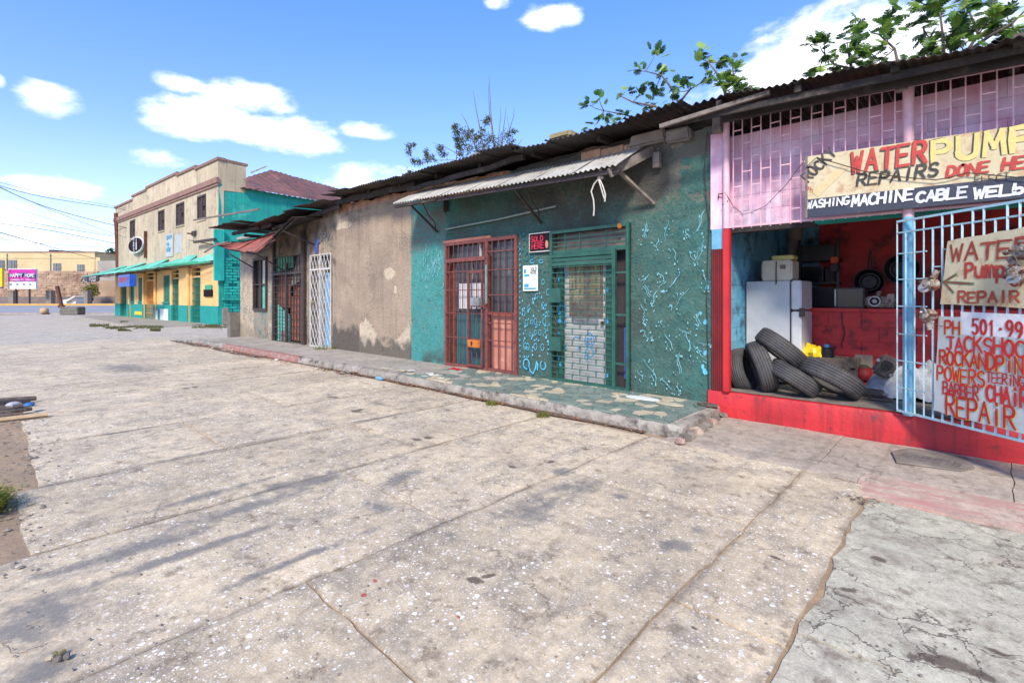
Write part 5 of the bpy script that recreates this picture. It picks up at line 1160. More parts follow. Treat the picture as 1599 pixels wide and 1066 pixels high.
# pans / fan hanging
def pan(px, py, Y, r_, label, handle=True):
    c = onY(px, py, Y); t = thing('hanging_pan', label, 'pan', c); M = Matrix.Translation(c)@Matrix.Rotation(H2, 4, 'X')
    MB().lathe([(0, -.05), (r_*.7, -.05), (r_*.75, -.03), (r_*.98, .02), (r_, .03), (r_*.96, .03)], M, 28).build('bowl', 'dark_metal', t)
    MB().lathe([(r_*.5, .0), (r_*.55, .02), (r_*.6, .0)], M, 24).build('ring', 'black_iron', t)
    if handle: MB().tube([c+Vector((0, 0, r_)), c+Vector((.02, 0, r_+.3))], .018, 8).build('handle', 'black_iron', t)
pan(1357, 440, 9.45, .20, 'round black pan with upright handle hanging on the red back wall'); pan(1408, 420, 9.45, .22, 'black round fan guard on the back wall near the blue gate post', False)
# yellow bag, box of parts
rr = random.Random(14)
def lump(name, m, c, d, amp, label, cat, seed=0, n=14):
    mb = MB(); P = []
    for j in range(n+1):
        th = math.pi*j/n; P.append([Vector((c[0]+d[0]*math.sin(th)*math.cos(2*math.pi*i/(2*n)), c[1]+d[1]*math.sin(th)*math.sin(2*math.pi*i/(2*n)), c[2]+d[2]*math.cos(th))) for i in range(2*n+1)])
    for r_ in P:
        for v in r_:
            q = v-Vector(c); f = 1+amp*fb(q.x*1.0+seed, q.y, q.z, 9, 3); v.x = c[0]+q.x*f; v.y = c[1]+q.y*f; v.z = max(c[2]-d[2]*.85, c[2]+q.z*f)
    mb.grid(P); o = mb.build(name, m); return tag(o, label, cat)
p = onY(1268, 556, 7.9); lump('plastic_bag', 'yellow_plastic', (p.x, 7.9, p.z+.02), (.13, .1, .14), .6, 'crumpled yellow plastic bag on the crate behind the tyres', 'bag', 3)
a = onY(1256, 600, 7.85); t = thing('crate', 'dark wooden crate behind the tyres with junk in it', 'crate', (-1.5, 7.85, .33))
for z in (.36, .50, .64): bx2('slat', t, (-1.68, 7.78, z), (-1.12, 7.80, z+.11), 'driftwood'); bx2('slat', t, (-1.68, 8.1, z), (-1.12, 8.12, z+.11), 'driftwood')
for x in (-1.68, -1.14): bx2('side_board', t, (x, 7.8, .36), (x+.02, 8.1, .75), 'driftwood')
bx2('bottom', t, (-1.66, 7.8, .34), (-1.14, 8.1, .37), 'driftwood')
p = onY(1290, 560, 7.9)
t = thing('parts_canister', 'black and white canister standing in the crate by the yellow bag', 'canister', (p.x, 7.9, .37))
MB().tube([(p.x, 7.93, .38), (p.x, 7.93, .86), (p.x, 7.93, .88)], [.09, .09, .05], 16).build('body', 'dark_metal', t); MB().tube([(p.x, 7.93, .60), (p.x, 7.93, .74)], .093, 16).build('label_band', 'paper', t); MB().tube([(p.x, 7.93, .88), (p.x, 7.93, .92)], .035, 12).build('cap', 'blue_plastic', t)
bx2('panel', None, (-1.2, 8.2, .34), (-1.0, 8.24, .78), 'grey_wood'); o = COL.objects[-1]; o.name = 'plywood_offcut'; tag(o, 'small grey plywood offcut leaning by the counter behind the crate', 'board')
# cloth bundle with engine block
c = onY(1410, 595, 7.55); P = []
for i in range(46):
    u = i/45; rowp = []
    for j in range(34):
        v = j/33; x = -1.02+u*1.15; y = 7.42+v*.6
        prof = math.sin(math.pi*min(1, max(0, v*1.05)))**.6*math.sin(math.pi*min(1, max(0, u)))**.5
        hgt = .34+.38*prof+.10*fb(x, y, 0, 4.5, 5)*prof+.03*abs(nz(x*14, y*14))+.012
        rowp.append(Vector((x+.03*nz(y*7, 1), y+.03*nz(x*7, 2), max(.345, hgt+.06*abs(fb(x, y, 5, 6, 3))))))
    P.append(rowp)
o = MB().slabgrid(P, (0, 0, -.006)).build('dust_sheet', 'white_cloth'); tag(o, 'crumpled white sheet heaped over parts on the floor behind the blue gate', 'sheet')
t = thing('engine_block', 'dirty engine casting half wrapped in the white sheet', 'engine', (-1.0, 7.45, .48))
c = onY(1383, 572, 7.4); MB().box(c, (.2, .16, .26), bev=.03, M=Matrix.Rotation(.5, 3, 'Y')).build('casting', 'driftwood', t)
MB().lathe([(.02, .02), (.05, .02), (.055, 0), (.06, -.03)], Matrix.Translation(c+Vector((.02, -.09, .02)))@Matrix.Rotation(H2, 4, 'X'), 16).build('bore', 'dark_metal', t)
for dx, dz in ((-.06, .08), (.06, -.09)): MB().lathe([(0, .02), (.02, .02), (.025, 0)], Matrix.Translation(c+Vector((dx, -.085, dz)))@Matrix.Rotation(H2, 4, 'X'), 10).build('bolt', 'steel', t)
c = onY(1348, 598, 7.5); t = thing('pot', 'dark red metal pot on the low red kerb', 'pot', (c.x, 7.98, .47))
c = Vector((onY(1348, 598, 7.98).x, 7.98, .47)); MB().lathe([(0, 0), (.08, 0), (.10, .03), (.105, .1), (.09, .15), (.095, .165), (.08, .165)], Matrix.Translation(c), 22).build('body', 'maroon', t); MB().lathe([(.082, .166), (.05, .19), (.02, .2), (0, .2)], Matrix.Translation(c), 18).build('lid', 'inner_dark', t)
c = onY(1362, 610, 7.35); t = thing('motor_part', 'small dark motor lying beside the red pot', 'motor part', (c.x, 7.35, .34))
MB().tube([(c.x-.1, 7.4, .40), (c.x+.1, 7.36, .40)], .055, 14).build('body', 'driftwood', t); MB().tube([(c.x+.1, 7.36, .40), (c.x+.15, 7.35, .40)], .018, 8).build('shaft', 'steel', t)
bx2('floor_plank', None, (-1.42, 7.25, .342), (-.7, 7.4, .36), 'driftwood'); o = COL.objects[-1]; tag(o, 'flat grey plank on the workshop floor in front of the white sheet', 'plank')
# --- big painted board
b0 = onY(1258, 245, 6.50); b1 = onY(1258, 340, 6.50)
sb = thing('pump_repair_sign', 'long cream signboard with red WATER PUMP lettering above the doorway', 'sign', (b0.x, 6.50, b1.z))
zt0, zb0, zm = b0.z, b1.z, onY(1258, 312, 6.50).z; XE = 2.6
mb = MB(); mb.poly([(b0.x, 6.50, zm), (XE, 6.50, zm-.05), (XE, 6.50, zt0-.12), (b0.x, 6.50, zt0)], (0, .025, 0)); mb.build('board', 'sign_cream', sb)
mb = MB(); mb.poly([(b0.x, 6.50, zb0), (XE, 6.50, zb0-.03), (XE, 6.50, zm-.05), (b0.x, 6.50, zm)], (0, .025, 0)); mb.build('board', 'sign_dark', sb)
MB().b2((b0.x-.005, 6.492, zb0-.005), (b0.x+.02, 6.525, zt0+.005)).build('edge_trim', 'grey_wood', sb)
def tx(parent, s, pxa, yb, pxb, yt, Y, m, wd, off=.002, jit=.03, slant=0., gap=.24, nm='lettering', sh=None):
    a = onY(pxa, yb, Y); b = onY(pxb, yb, Y); tpz = onY(pxa, yt, Y).z; adv = (b.x-a.x)/(len(s)-gap*.5)
    if sh: text(nm, parent, s, a+Vector((sh[0], 0, sh[1])), UX, UZ, tpz-a.z, adv, wd*sh[3], sh[2], n_, jit, slant, off-.0008, gap)
    return text(nm, parent, s, a, UX, UZ, tpz-a.z, adv, wd, m, n_, jit, slant, off+.0008, gap)
SY = 6.498
MB().poly([onY(1277, 308, SY-.001), onY(1268, 300, SY-.001), onY(1306, 264, SY-.001), onY(1325, 262, SY-.001)], (0, -.0008, 0)).build('tape_strip', 'sign_tape', sb)
tx(sb, 'WATER', 1329, 270, 1449, 240, SY, 'ink_red', .040, jit=.02, sh=(-.008, -.012, 'ink_black', 1.0), slant=.05, gap=.3)
tx(sb, 'PUMP', 1457, 255, 1620, 222, SY, 'ink_khaki', .050, jit=.02, sh=(-.010, .004, 'ink_black', 1.02), gap=.28)
tx(sb, 'REPAIRS', 1338, 291, 1466, 273, SY, 'ink_black', .026, slant=.15, jit=.04)
tx(sb, 'DONE HERE', 1478, 277, 1640, 261, SY, 'ink_red', .028, slant=.15, jit=.04)
tx(sb, 'ELECT', 1522, 288, 1578, 276, SY, 'ink_black', .007)
tx(sb, 'WASHiNG', 1259, 326, 1326, 315, SY, 'ink_white', .022, slant=.1, gap=.18, sh=(.004, -.004, 'ink_black', 1)); tx(sb, 'MACHiNE', 1330, 322, 1426, 307, SY, 'ink_white', .028, slant=.1, gap=.18)
tx(sb, 'CABLE', 1431, 316, 1510, 301, SY, 'ink_white', .030, slant=.1, gap=.2); tx(sb, 'WELbING', 1520, 310, 1672, 295, SY, 'ink_white', .032, slant=.1, gap=.2)
a = onY(1262, 284, SY); d = (onY(1308, 240, SY)-a); L = d.length; d.normalize(); dz = Vector((-d.z, 0, d.x)); text('lettering', sb, 'ROCKY', a, d, dz, .115, L/4.8, .023, 'ink_black', n_, jit=.05)
tx(sb, 'Ph', 1258, 302, 1272, 292, SY, 'ink_red', .007)
MB().tube([onY(1258, 262, SY-.02), onY(1275, 246, SY-.03), onY(1310, 256, SY-.03), onY(1350, 268, SY-.03), onY(1400, 276, SY-.03), onY(1460, 281, SY-.03), onY(1480, 278, SY-.03), onY(1510, 270, SY-.03), onY(1599, 278, SY-.03), onY(1700, 272, SY-.03)], .005, 6).build('wire', 'black_iron', sb)
mb = MB().tube([onY(1256, 250, YF-.06), onY(1228, 288, YF-.05), onY(1195, 322, YF-.05), onY(1172, 332, YF-.05), onY(1160, 335, YF-.05), onY(1145, 322, YF-.05), onY(1132, 300, YF-.07)], .004, 6); mb.build('loose_wire', 'black_iron', shop)
mb = MB().tube([onY(1122, 310, YF-.02), onY(1122, 303, YF-.03), onY(1132, 302, YF-.05), onY(1136, 315, YF-.06), onY(1128, 320, YF-.06)], .008, 6); mb.build('hook', 'black_iron', shop)

# ================================================================== PALE BLUE GATE, swung open outwards
G0 = Vector((-.56, 6.56, 0)); gx = Vector((.7785, -.6276, 0)).normalized(); gn = Vector((-gx.y, gx.x, 0)); gn = gn if gn.y < 0 else -gn
gate = thing('blue_gate', 'pale blue barred iron gate swung outwards beneath the big signboard', 'gate', G0)
def gp(s, z, o=0.): return G0+gx*s+Vector((0, 0, z))+gn*o
def gpix(px, py, o=0.):
    q = onP(px, py, G0+gn*o, gn); return (q-G0).dot(gx), q.z
GZ0, GZ1, GL = .36, 2.36, 2.3
for z, t_ in ((GZ0+.012, .022), (GZ1, .022), (GZ1-.12, .016)): barp('rail', gate, gp(-.04, z), gp(GL, z), t_, 'gate_blue')
for z in (.62, .9, 1.18, 1.47, 1.75, 2.02): barp('rail', gate, gp(-.04, z), gp(.28, z), .012, 'gate_blue')
s = -.04; k = 0
while s < GL:
    wd = .017 if s > .3 else .013
    barp('bar', gate, gp(s, GZ0), gp(s, GZ1-.12 if k % 3 == 1 else GZ1), wd, 'gate_blue')
    if s > .3 and s < 1.6:
        z = 2.02 if k % 2 else 1.86; barp('bar', gate, gp(s, z), gp(s+.092, z), .012, 'gate_blue')
    k += 1; s += .092 if s > .25 else .097
def gboard(name, label, quad, m, o=.03):
    pts = [gp(*gpix(px, py, o), o) for px, py in quad]
    t = thing(name, label, 'sign', pts[0]); mb = MB()
    # uneven outline
    out = []
    for a, b in zip(pts, pts[1:]+pts[:1]):
        for k in range(8): q = a.lerp(b, k/8); out.append(q+Vector((0, 0, 1))*.010*nz(q.x*14, q.z*14)+gx*.008*nz(q.z*11, q.x*9))
    c = sum(out, Vector())/len(out); mb.poly(out, gn*-.012); mb.build('board', m, t); return t
wb = gboard('water_pump_sign', 'cream board reading WATER Pump REPAIR wired to the gate', [(1468, 474), (1655, 484), (1655, 345), (1480, 376)], 'sign_cream')
pb = gboard('phone_sign', 'white board with red painted phone number and repair list low on the gate', [(1458, 641), (1475, 646), (1655, 690), (1655, 496), (1466, 494)], 'sign_white')
def gtx(t, s, pxa, yb, pxb, yt, m, wd_, o=.0315, jit=.05, slant=0., gap=.22, hl=None):
    wd = wd_*1.35
    sa, za = gpix(pxa, yb, o); sb_, _ = gpix(pxb, yb, o); _, zt = gpix(pxa, yt, o); adv = (sb_-sa)/(len(s)-gap*.5)
    if hl: text('lettering_edge', t, s, gp(sa+.004, za-.003, o), gx, UZ, zt-za, adv, wd*.95, hl, gn, jit, slant, .0008, gap)
    text('lettering', t, s, gp(sa, za, o), gx, UZ, zt-za, adv, wd, m, gn, jit, slant, .0022, gap)
gtx(wb, 'WATER', 1484, 408, 1612, 384, 'ink_brown', .020, slant=.05); gtx(wb, 'Pump', 1508, 434, 1572, 411, 'ink_red', .019); gtx(wb, 'CAR', 1578, 446, 1625, 430, 'ink_brown', .014); gtx(wb, 'REPAIR', 1497, 472, 1594, 456, 'ink_brown', .016)
mb = MB(); q = lambda px, py: gp(*gpix(px, py, .032), .032)
ribbon(mb, [q(1519, 443), q(1500, 442), q(1474, 440)], .03, gn, .0010); ribbon(mb, [q(1492, 429), q(1474, 440), q(1488, 456)], .03, gn, .0012); mb.build('arrow_edge', 'ink_green', wb, smooth=False, recalc=False)
mb = MB(); ribbon(mb, [q(1516, 443), q(1500, 442), q(1474, 440)], .014, gn, .0020); ribbon(mb, [q(1490, 430), q(1474, 440), q(1486, 454)], .014, gn, .0024); mb.build('arrow', 'ink_brown', wb, smooth=False, recalc=False)
mb = MB(); z0_ = gpix(1500, 522, .031); z1_ = gpix(1660, 497, .031); mb.poly([gp(z0_[0], z0_[1]+.0, .0305), gp(z1_[0], z0_[1], .0305), gp(z1_[0], z1_[1]+.02, .0305), gp(z0_[0], z1_[1]+.03, .0305)]); mb.build('white_strip', 'ink_white', pb)
gtx(pb, 'PH', 1476, 520, 1500, 500, 'ink_blood', .015, hl='ink_yellow'); gtx(pb, '501.99', 1518, 521, 1599, 499, 'ink_blood', .017)
gtx(pb, 'JACKSHOCK', 1478, 545, 1622, 524, 'ink_blood', .017, gap=.2); gtx(pb, 'ROCKANDPiNiON', 1468, 567, 1650, 546, 'ink_blood', .017, hl='ink_yellow', gap=.2)
gtx(pb, 'POWERS', 1464, 592, 1540, 571, 'ink_blood', .014, hl='ink_yellow', gap=.2); gtx(pb, 'TEERiNGPUMP', 1541, 596, 1640, 580, 'ink_blood', .010, gap=.2)
gtx(pb, 'BARBER', 1473, 614, 1530, 595, 'ink_blood', .013, gap=.2); gtx(pb, 'CHAiR', 1541, 625, 1607, 600, 'ink_blood', .018, gap=.2); gtx(pb, 'REPAiR', 1478, 646, 1588, 616, 'ink_blood', .018, hl='ink_yellow')
# salvaged pumps hung on the gate
def hung_pump(px, py, label, s=1., rot=0., o=.10):
    c = gp(*gpix(px, py, o), o); t = thing('salvaged_pump', label, 'pump', c, 'salvaged pumps wired to the gate')
    Mr = Matrix.Rotation(rot, 4, gn); B = Matrix((gx, Vector((0, 0, 1)), gn)).transposed().to_4x4(); M = Matrix.Translation(c)@Mr@B@Matrix.Scale(s, 4)
    MB().lathe([(0, -.06), (.05, -.06), (.062, -.04), (.062, .01), (.055, .02), (.066, .025), (.066, .035), (.04, .04), (.04, .055), (.022, .06), (0, .06)], M, 22).build('housing', 'cast_metal', t)
    MB().lathe([(0, .035), (.012, .035), (.022, .045), (.042, .045), (.046, .06), (.03, .066), (.012, .06), (.012, .09), (0, .09)], M@Matrix.Translation((-.05, -.03, 0))@Matrix.Rotation(.5, 4, 'Y'), 18).build('pulley', 'steel', t)
    a = lambda v: (M@Vector(v))
    MB().tube([a((.0, .03, 0)), a((.06, .07, .0)), a((.085, .12, -.01))], [.03*s, .024*s, .028*s], 12).build('outlet', 'cast_metal', t)
    for q in ((.05, .05), (-.055, .04), (.055, -.045)): MB().tube([a((q[0], q[1], -.03)), a((q[0], q[1], .05))], .012*s, 8).build('bolt_boss', 'rust', t)
    MB().tube([a((.03, .06, .0)), a((.02, .12, -.05)), a((0, .15, -.09))], .003, 5).build('tie_wire', 'rust', t)
hung_pump(1452, 444, 'grey cast pump wired to the gate left of the arrow', 1.0, .2); hung_pump(1449, 492, 'greenish cast pump hanging below another by the gate post', .95, -2.4)
hung_pump(1588, 428, 'rusty cast pump hanging over the word Pump on the cream board', 1.0, 1.0, .12); hung_pump(1597, 392, 'dark pump hanging at the right edge of the cream board', .9, 2.2, .12)
# drain cover in the pad
a, b = onZ(1405, 712, .02), onZ(1515, 728, .02)
P = [onZ(1392, 706, .018), onZ(1420, 701, .018), onZ(1510, 716, .018), onZ(1522, 732, .018), onZ(1500, 736, .018), onZ(1400, 722, .018)]
t = thing('drain_cover', 'weathered concrete-edged slotted drain cover in the ground before the red plinth', 'drain cover', sum(P, Vector())/6)
MB().poly(P, (0, 0, .015)).build('surround', 'rubble', t)
for k in range(9):
    f_ = k/8; p = onZ(1418+80*f_, 708+13*f_, .036); q = onZ(1410+82*f_, 716+13*f_, .036); barp('slat', t, p, q, .05, 'grate', .012)
barp('slat', t, onZ(1412, 712, .043), onZ(1498, 726, .043), .02, 'grate', .006)

# ================================================================== CORNER BUILDING (two storeys)
CB = onZ(341, 507, 0); LB = onZ(180, 493, 0); ex = (CB-LB); WID = ex.length; ex.normalize(); ey = Vector((-ex.y, ex.x, 0)); BRZ = math.atan2(ex.y, ex.x)
cb = thing('corner_building', 'two-storey shop building with grey upper facade, peach ground floor and turquoise side wall', 'building', CB)
def L3(x, y, z): return CB+ex*x+ey*y+Vector((0, 0, z))
def fp(px, py, y=0.): q = onP(px, py, CB+ey*y, ey); return (q-CB).dot(ex), q.z
def lbox(name, parent, x0, x1, y0, y1, z0, z1, m, label=None): return bx(name, parent, L3((x0+x1)/2, (y0+y1)/2, (z0+z1)/2), (abs(x1-x0), abs(y1-y0), abs(z1-z0)), m, BRZ, label=label)
AWZ = 3.7
HT = 9.0; EX_ = fp(341, 283)[1]
# front wall above awning
ez_ = EX_
wins = [(203, 211, 345, 373), (247, 257, 330, 362), (275, 288, 319, 354), (308, 322, 307, 345)]
# wall built in pieces around the windows
wr = []
for (pa_, pb_, ya, yb_) in wins:
    xa, za = fp(pa_, ya); xb_, _ = fp(pb_, ya); _, zb = fp(pa_, yb_); wr.append((xa, xb_, zb, za))
MB_ = MB()
zlo, zhi = min(w_[2] for w_ in wr), max(w_[3] for w_ in wr)
def addl(mb, x0, x1, y0, y1, z0, z1): mb.box(L3((x0+x1)/2, (y0+y1)/2, (z0+z1)/2), (abs(x1-x0), abs(y1-y0), abs(z1-z0)), BRZ)
addl(MB_, -WID, 0, 0, .3, AWZ-.1, zlo-.3); addl(MB_, -WID, 0, 0, .3, zhi+.3, ez_)
xc = -WID
for (xa, xb_, zb, za) in wr: addl(MB_, xc, xa, 0, .3, zlo-.3, zhi+.3); addl(MB_, xa, xb_, 0, .3, zlo-.3, zb); addl(MB_, xa, xb_, 0, .3, za, zhi+.3); xc = xb_
addl(MB_, xc, 0, 0, .3, zlo-.3, zhi+.3)
MB_.build('upper_facade', 'facade', cb, smooth=False)
for (xa, xb_, zb, za) in wr:
    wn = lbox('window', cb, xa, xb_, .12, .16, zb, za, 'inner_dark')
    WL[wn] = WL[cb]; 
    # frame and louvres as sub-parts are placed relative to a plain frame part
    COL.objects.unlink(wn); bpy.data.objects.remove(wn)
    mb = MB(); t_ = .12
    addl(mb, xa, xa+t_, -.02, .14, zb, za); addl(mb, xb_-t_, xb_, -.02, .14, zb, za); addl(mb, xa+t_, xb_-t_, -.02, .14, za-t_, za); addl(mb, xa+t_, xb_-t_, -.02, .14, zb, zb+t_); addl(mb, (xa+xb_)/2-.05, (xa+xb_)/2+.05, .0, .12, zb+t_, za-t_)
    wn = mb.build('window', 'shutter_dark', cb, smooth=False); lbox('pane', wn, xa+t_, xb_-t_, .14, .17, zb+t_, za-t_, 'inner_dark')
    n = 9
    for k in range(n):
        z = zb+t_+(za-zb-2*t_)*(k+.5)/n; lbox('louvre', wn, xa+t_, (xa+xb_)/2-.05, .05, .09, z-.06, z+.05, 'shutter_dark')
        if k not in (3, 4) : lbox('louvre', wn, (xa+xb_)/2+.05, xb_-t_, .05, .09, z-.06, z+.05, 'shutter_dark')
    lbox('sill', wn, xa-.05, xb_+.05, -.06, .02, zb-.08, zb-.01, 'facade')
# cornice and stepped parapet
lbox('cornice', cb, -WID-.1, .1, -.14, .0, ez_-.1, ez_+.22, 'cornice'); lbox('cornice', cb, -WID-.05, .05, -.08, .0, ez_-.25, ez_-.1, 'cornice')
stepx = [fp(p_, 300)[0] for p_ in (187, 207, 229, 277, 306, 341)]; ztp = [fp(187, 325)[1], fp(207, 311)[1], fp(229, 296)[1], fp(277, 274)[1], fp(306, 266)[1]]
ztp = [fp(197, 318)[1], fp(218, 303)[1], fp(253, 283.5)[1], fp(290, 269.5)[1], fp(325, 257)[1]]
for k in range(5):
    xa, xb_ = stepx[k], stepx[k+1]+(.0 if k < 4 else 0)
    if k == 0: xa = -WID
    lbox('parapet', cb, xa, xb_, .0, .3, ez_+.22 if False else ez_, ztp[k], 'facade'); lbox('coping', cb, xa-.08, xb_+.08, -.08, .38, ztp[k], ztp[k]+.16, 'cornice')
sidep_ = lambda px, py: (onP(px, py, CB, ex)-CB).dot(ey)
# parapet return along the side, right
ztr = ztp[4]
PRn = sidep_(384, 262)
mb = MB(); mb.poly([L3(-.3, .3, ez_-.5), L3(-.3, PRn, ez_-.45), L3(-.3, PRn, ez_+.35), L3(-.3, PRn, ztr-.05), L3(-.3, .3, ztr)], ex*.31); mb.build('parapet_return', 'facade', cb)
mb = MB(); mb.beam(L3(-.15, .38, ztr+.06), L3(-.15, PRn+.1, ztr+.02), .4, .14); mb.build('coping', 'cornice', cb)
# side wall turquoise, long
SL = 24.
mb = MB(); P = []
for i in range(61):
    y = SL*i/60; P.append([L3(.0+.05*fb(y, z*.5, 3, .9, 3), y, z) for z in [0, .5, 1, 1.5, 2, 2.5, 3, 4, 5, 6, 7, 8, ez_-.30-.012*y+.0*nz(y*1.7), ez_-.14-.012*y]])
mb.grid(P); mb.build('side_wall', 'turquoise', cb)
# bricked-up doorway on the side wall: courses of painted brick
yq0, yq1 = 1.0, 4.6
def sidep(px, py, x=.1): q = onP(px, py, CB+ex*x, ex); return (q-CB).dot(ey), q.z
ya, za = sidep(350, 402); yb2, _ = sidep(374, 402); zb2 = .25
rr = random.Random(6); nr = 22
for r_ in range(nr):
    z = zb2+(za-zb2)*r_/nr; h = (za-zb2)/nr; y = ya+(0 if r_ % 2 else -.2)
    while y < yb2:
        a = max(y, ya); b = min(y+.44, yb2)
        if b-a > .08 and rr.random() > .06: bx('brick', cb, L3(.09+rr.uniform(-.02, .02), (a+b)/2, z+h/2), (.12, b-a-.03, h-.03), 'turquoise', BRZ)
        y += .46
lbox('pilaster', cb, .02, .22, ya-.55, ya-.03, 2.6, 5.6, 'turquoise')
lbox('ledge', cb, .0, .3, ya-.1, yb2+.3, 1.45, 1.6, 'turquoise')
# other walls
mb = MB(); addl(mb, -WID, -WID+.3, .3, SL, 0, ez_); addl(mb, -WID, 0, SL-.3, SL, 0, ez_); mb.build('rear_walls', 'facade', cb)
# roof: hipped sheets of brown tin behind the parapet
z_e = ez_-.25; e1 = L3(.35, PRn+.1, z_e); e2 = L3(.35, SL+.4, z_e-.2)
rp1 = onP(410, 262, CB+ex*-4.5, ex); rp2 = onP(472, 286, CB+ex*-3.0, ex)
ry1 = (rp1-CB).dot(ey); rz1 = rp1.z
rf = MB(); apex = L3(-4.5, ry1, rz1); apL = L3(-WID+3, ry1, rz1)
mb = MB()
A1 = L3(.35, 1.2, z_e+.1); A2 = L3(.35, SL+.3, z_e-.25)
nS = 26; roof = None
def panel(p00, p10, p01, p11, m='brown_roof', nm='roof_sheet'):
    global roof
    q = corr(p00, p10, p01, p11, pitch=.35, amp=.03, nl=2, sag=.04, seed=len(COL.objects) % 50, per=4, th=.02)
    if roof is None: roof = q.build('roof', m, cb)
    else: q.build(nm, m, roof)
for k in range(12):
    a, b = k/12, (k+1)/12; ridge0 = apex; 
    y0_, y1_ = 1.2+(SL-.9)*a, 1.2+(SL-.9)*b
    # height of roof plane line at x=-4.5 follows peak then falls
    def top(y):
        t = (y-1.2)/(SL-.9); pk = (ry1-1.2)/(SL-.9)
        return (z_e+.2)+(rz1-z_e-.2)*(t/pk if t < pk else 1-.62*(t-pk)/(1-pk))
    panel(L3(.4, y0_, z_e+.05-.012*(y0_-1.2)), L3(.4, y1_+.05, z_e+.05-.012*(y1_-1.2)), L3(-4.5, y0_, top(y0_)), L3(-4.5, y1_+.05, top(y1_)))
lbox('roof_deck', cb, -WID+.3, -4.4, .4, SL, z_e-.1, z_e+.1, 'brown_roof')
mb = MB().beam(L3(-4.4, ry1-.8, top(ry1-.8)+.1), L3(-4.5, ry1+.2, rz1+.12), .3, .1); mb.build('ridge_cap', 'white_tin', roof)
# ground floor
gz = AWZ
gf = [  # px range, kind
 (184, 188, 'wall'), (188, 197.5, 'gate'), (197.5, 201, 'wall'), (201, 209.5, 'shut'), (209.5, 216, 'wall'), (216, 224, 'shut'), (224, 227, 'wall'), (227, 240, 'odoor'), (240, 255, 'wall'), (255, 265, 'shut'), (265, 268, 'wall'),
 (268, 279, 'gate'), (279, 299, 'wall'), (299, 313, 'gate'), (313, 341, 'wall')]
dz_ = fp(341, 479)[1]*1.0
dz_ = 1.10
for (pa_, pb_, kd) in gf:
    xa, xb_ = fp(pa_, 450)[0], fp(pb_, 450)[0]
    if pa_ == 184: xa = -WID
    if kd == 'wall':
        lbox('pier', cb, xa, xb_, .0, .3, dz_, gz, 'peach'); lbox('dado', cb, xa, xb_, -.02, .3, 0, dz_, 'turq_dado')
    elif kd == 'shut':
        lbox('dado', cb, xa, xb_, -.02, .3, 0, dz_+.1, 'turq_dado'); lbox('sill', cb, xa-.05, xb_+.05, -.1, 0, dz_+.1, dz_+.2, 'turq_dado')
        lbox('shutter', cb, xa, xb_, .05, .12, dz_+.2, 3.2, 'door_green'); lbox('lintel', cb, xa, xb_, .0, .3, 3.2, gz, 'peach')
        lbox('shutter_stile', cb, (xa+xb_)/2-.03, (xa+xb_)/2+.03, .02, .06, dz_+.2, 3.2, 'turq_dado')
    else:
        m = 'door_orange' if kd == 'odoor' else 'door_dim'
        d = lbox('door', cb, xa, xb_, .22, .28, dz_, 2.9, m); lbox('door_foot', cb, xa, xb_, .21, .27, 0, dz_, 'turq_dado'); lbox('fanlight', cb, xa+.1, xb_-.1, .24, .28, 3.0, 3.5, 'inner_dark')
        lbox('lintel', cb, xa, xb_, .05, .3, 3.5, gz, 'peach'); lbox('transom', cb, xa, xb_, .1, .2, 2.88, 3.0, 'peach'); lbox('transom', cb, xa, xb_, .1, .2, 3.24, 3.3, 'peach')
        n = 7
        for k in range(n): x = xa+(xb_-xa)*(k+.5)/n; lbox('grille_bar', cb, x-.02, x+.02, .06, .09, .05, 2.9, 'door_green' if kd == 'gate' else 'door_orange')
        for z in (.4, .9, 1.4, 1.9, 2.4, 2.85): lbox('grille_bar', cb, xa, xb_, .04, .06, z, z+.04, 'door_green' if kd == 'gate' else 'door_orange')
lbox('ground_core', cb, -WID+.3, -.35, .4, .5, 0, gz+.1, 'inner_dark')
# veranda pipe posts and awning
for pxp in (204, 226, 244, 296):
    xa = fp(pxp, 470)[0]; lbox('pilaster', cb, xa-.12, xa+.12, -.14, -.03, 0, gz-.1, 'peach'); lbox('pilaster_foot', cb, xa-.14, xa+.14, -.16, -.145, 0, dz_, 'turq_dado')
OUT = 2.05
def aY(x):   # outward reach narrows towards the right end
    t = (x+WID)/WID
    return OUT if t < .36 else OUT*(1-(t-.36)/.64*.93)
xsA = [-WID-1.6+k*(WID+1.7)/14 for k in range(15)]; caw = None
for k in range(14):
    a, b = xsA[k], min(xsA[k+1]+.06, .3); hi = AWZ+.15+.10*(k % 3); 
    za = 3.62-.42*(aY(a)/OUT)+.28; zb_ = 3.62-.42*(aY(b)/OUT)+.28
    q = corr(L3(a, -aY(a), za-.05), L3(b, -aY(b), zb_-.05), L3(a, .0-.01, hi+.28), L3(b, -.01, hi+.28), pitch=.16, amp=.022, nl=3, sag=.05, seed=k+300, per=5, th=.012)
    if caw is None: caw = q.build('awning', 'teal_tin', cb)
    else: q.build('awning_sheet', 'teal_tin', caw)
for k in range(0, 15, 2):
    x = min(xsA[k], 0); barp('bracket', caw, L3(x, -.02, 3.55), L3(x, -aY(x)+.05, 3.45), .05, 'rust')
mb = MB().beam(L3(-WID-1.5, -OUT+.1, 3.38), L3(-WID*.62, -OUT+.1, 3.38), .08, .12); mb.build('edge_beam', 'rust', caw)
mb = MB()
for s_ in (0, .35, .7): mb.beam(L3(-6.0, -1.5+s_, 3.66), L3(-.6, -.9+s_, 3.72), .05)
mb.build('bare_batten', 'green_tin', caw)
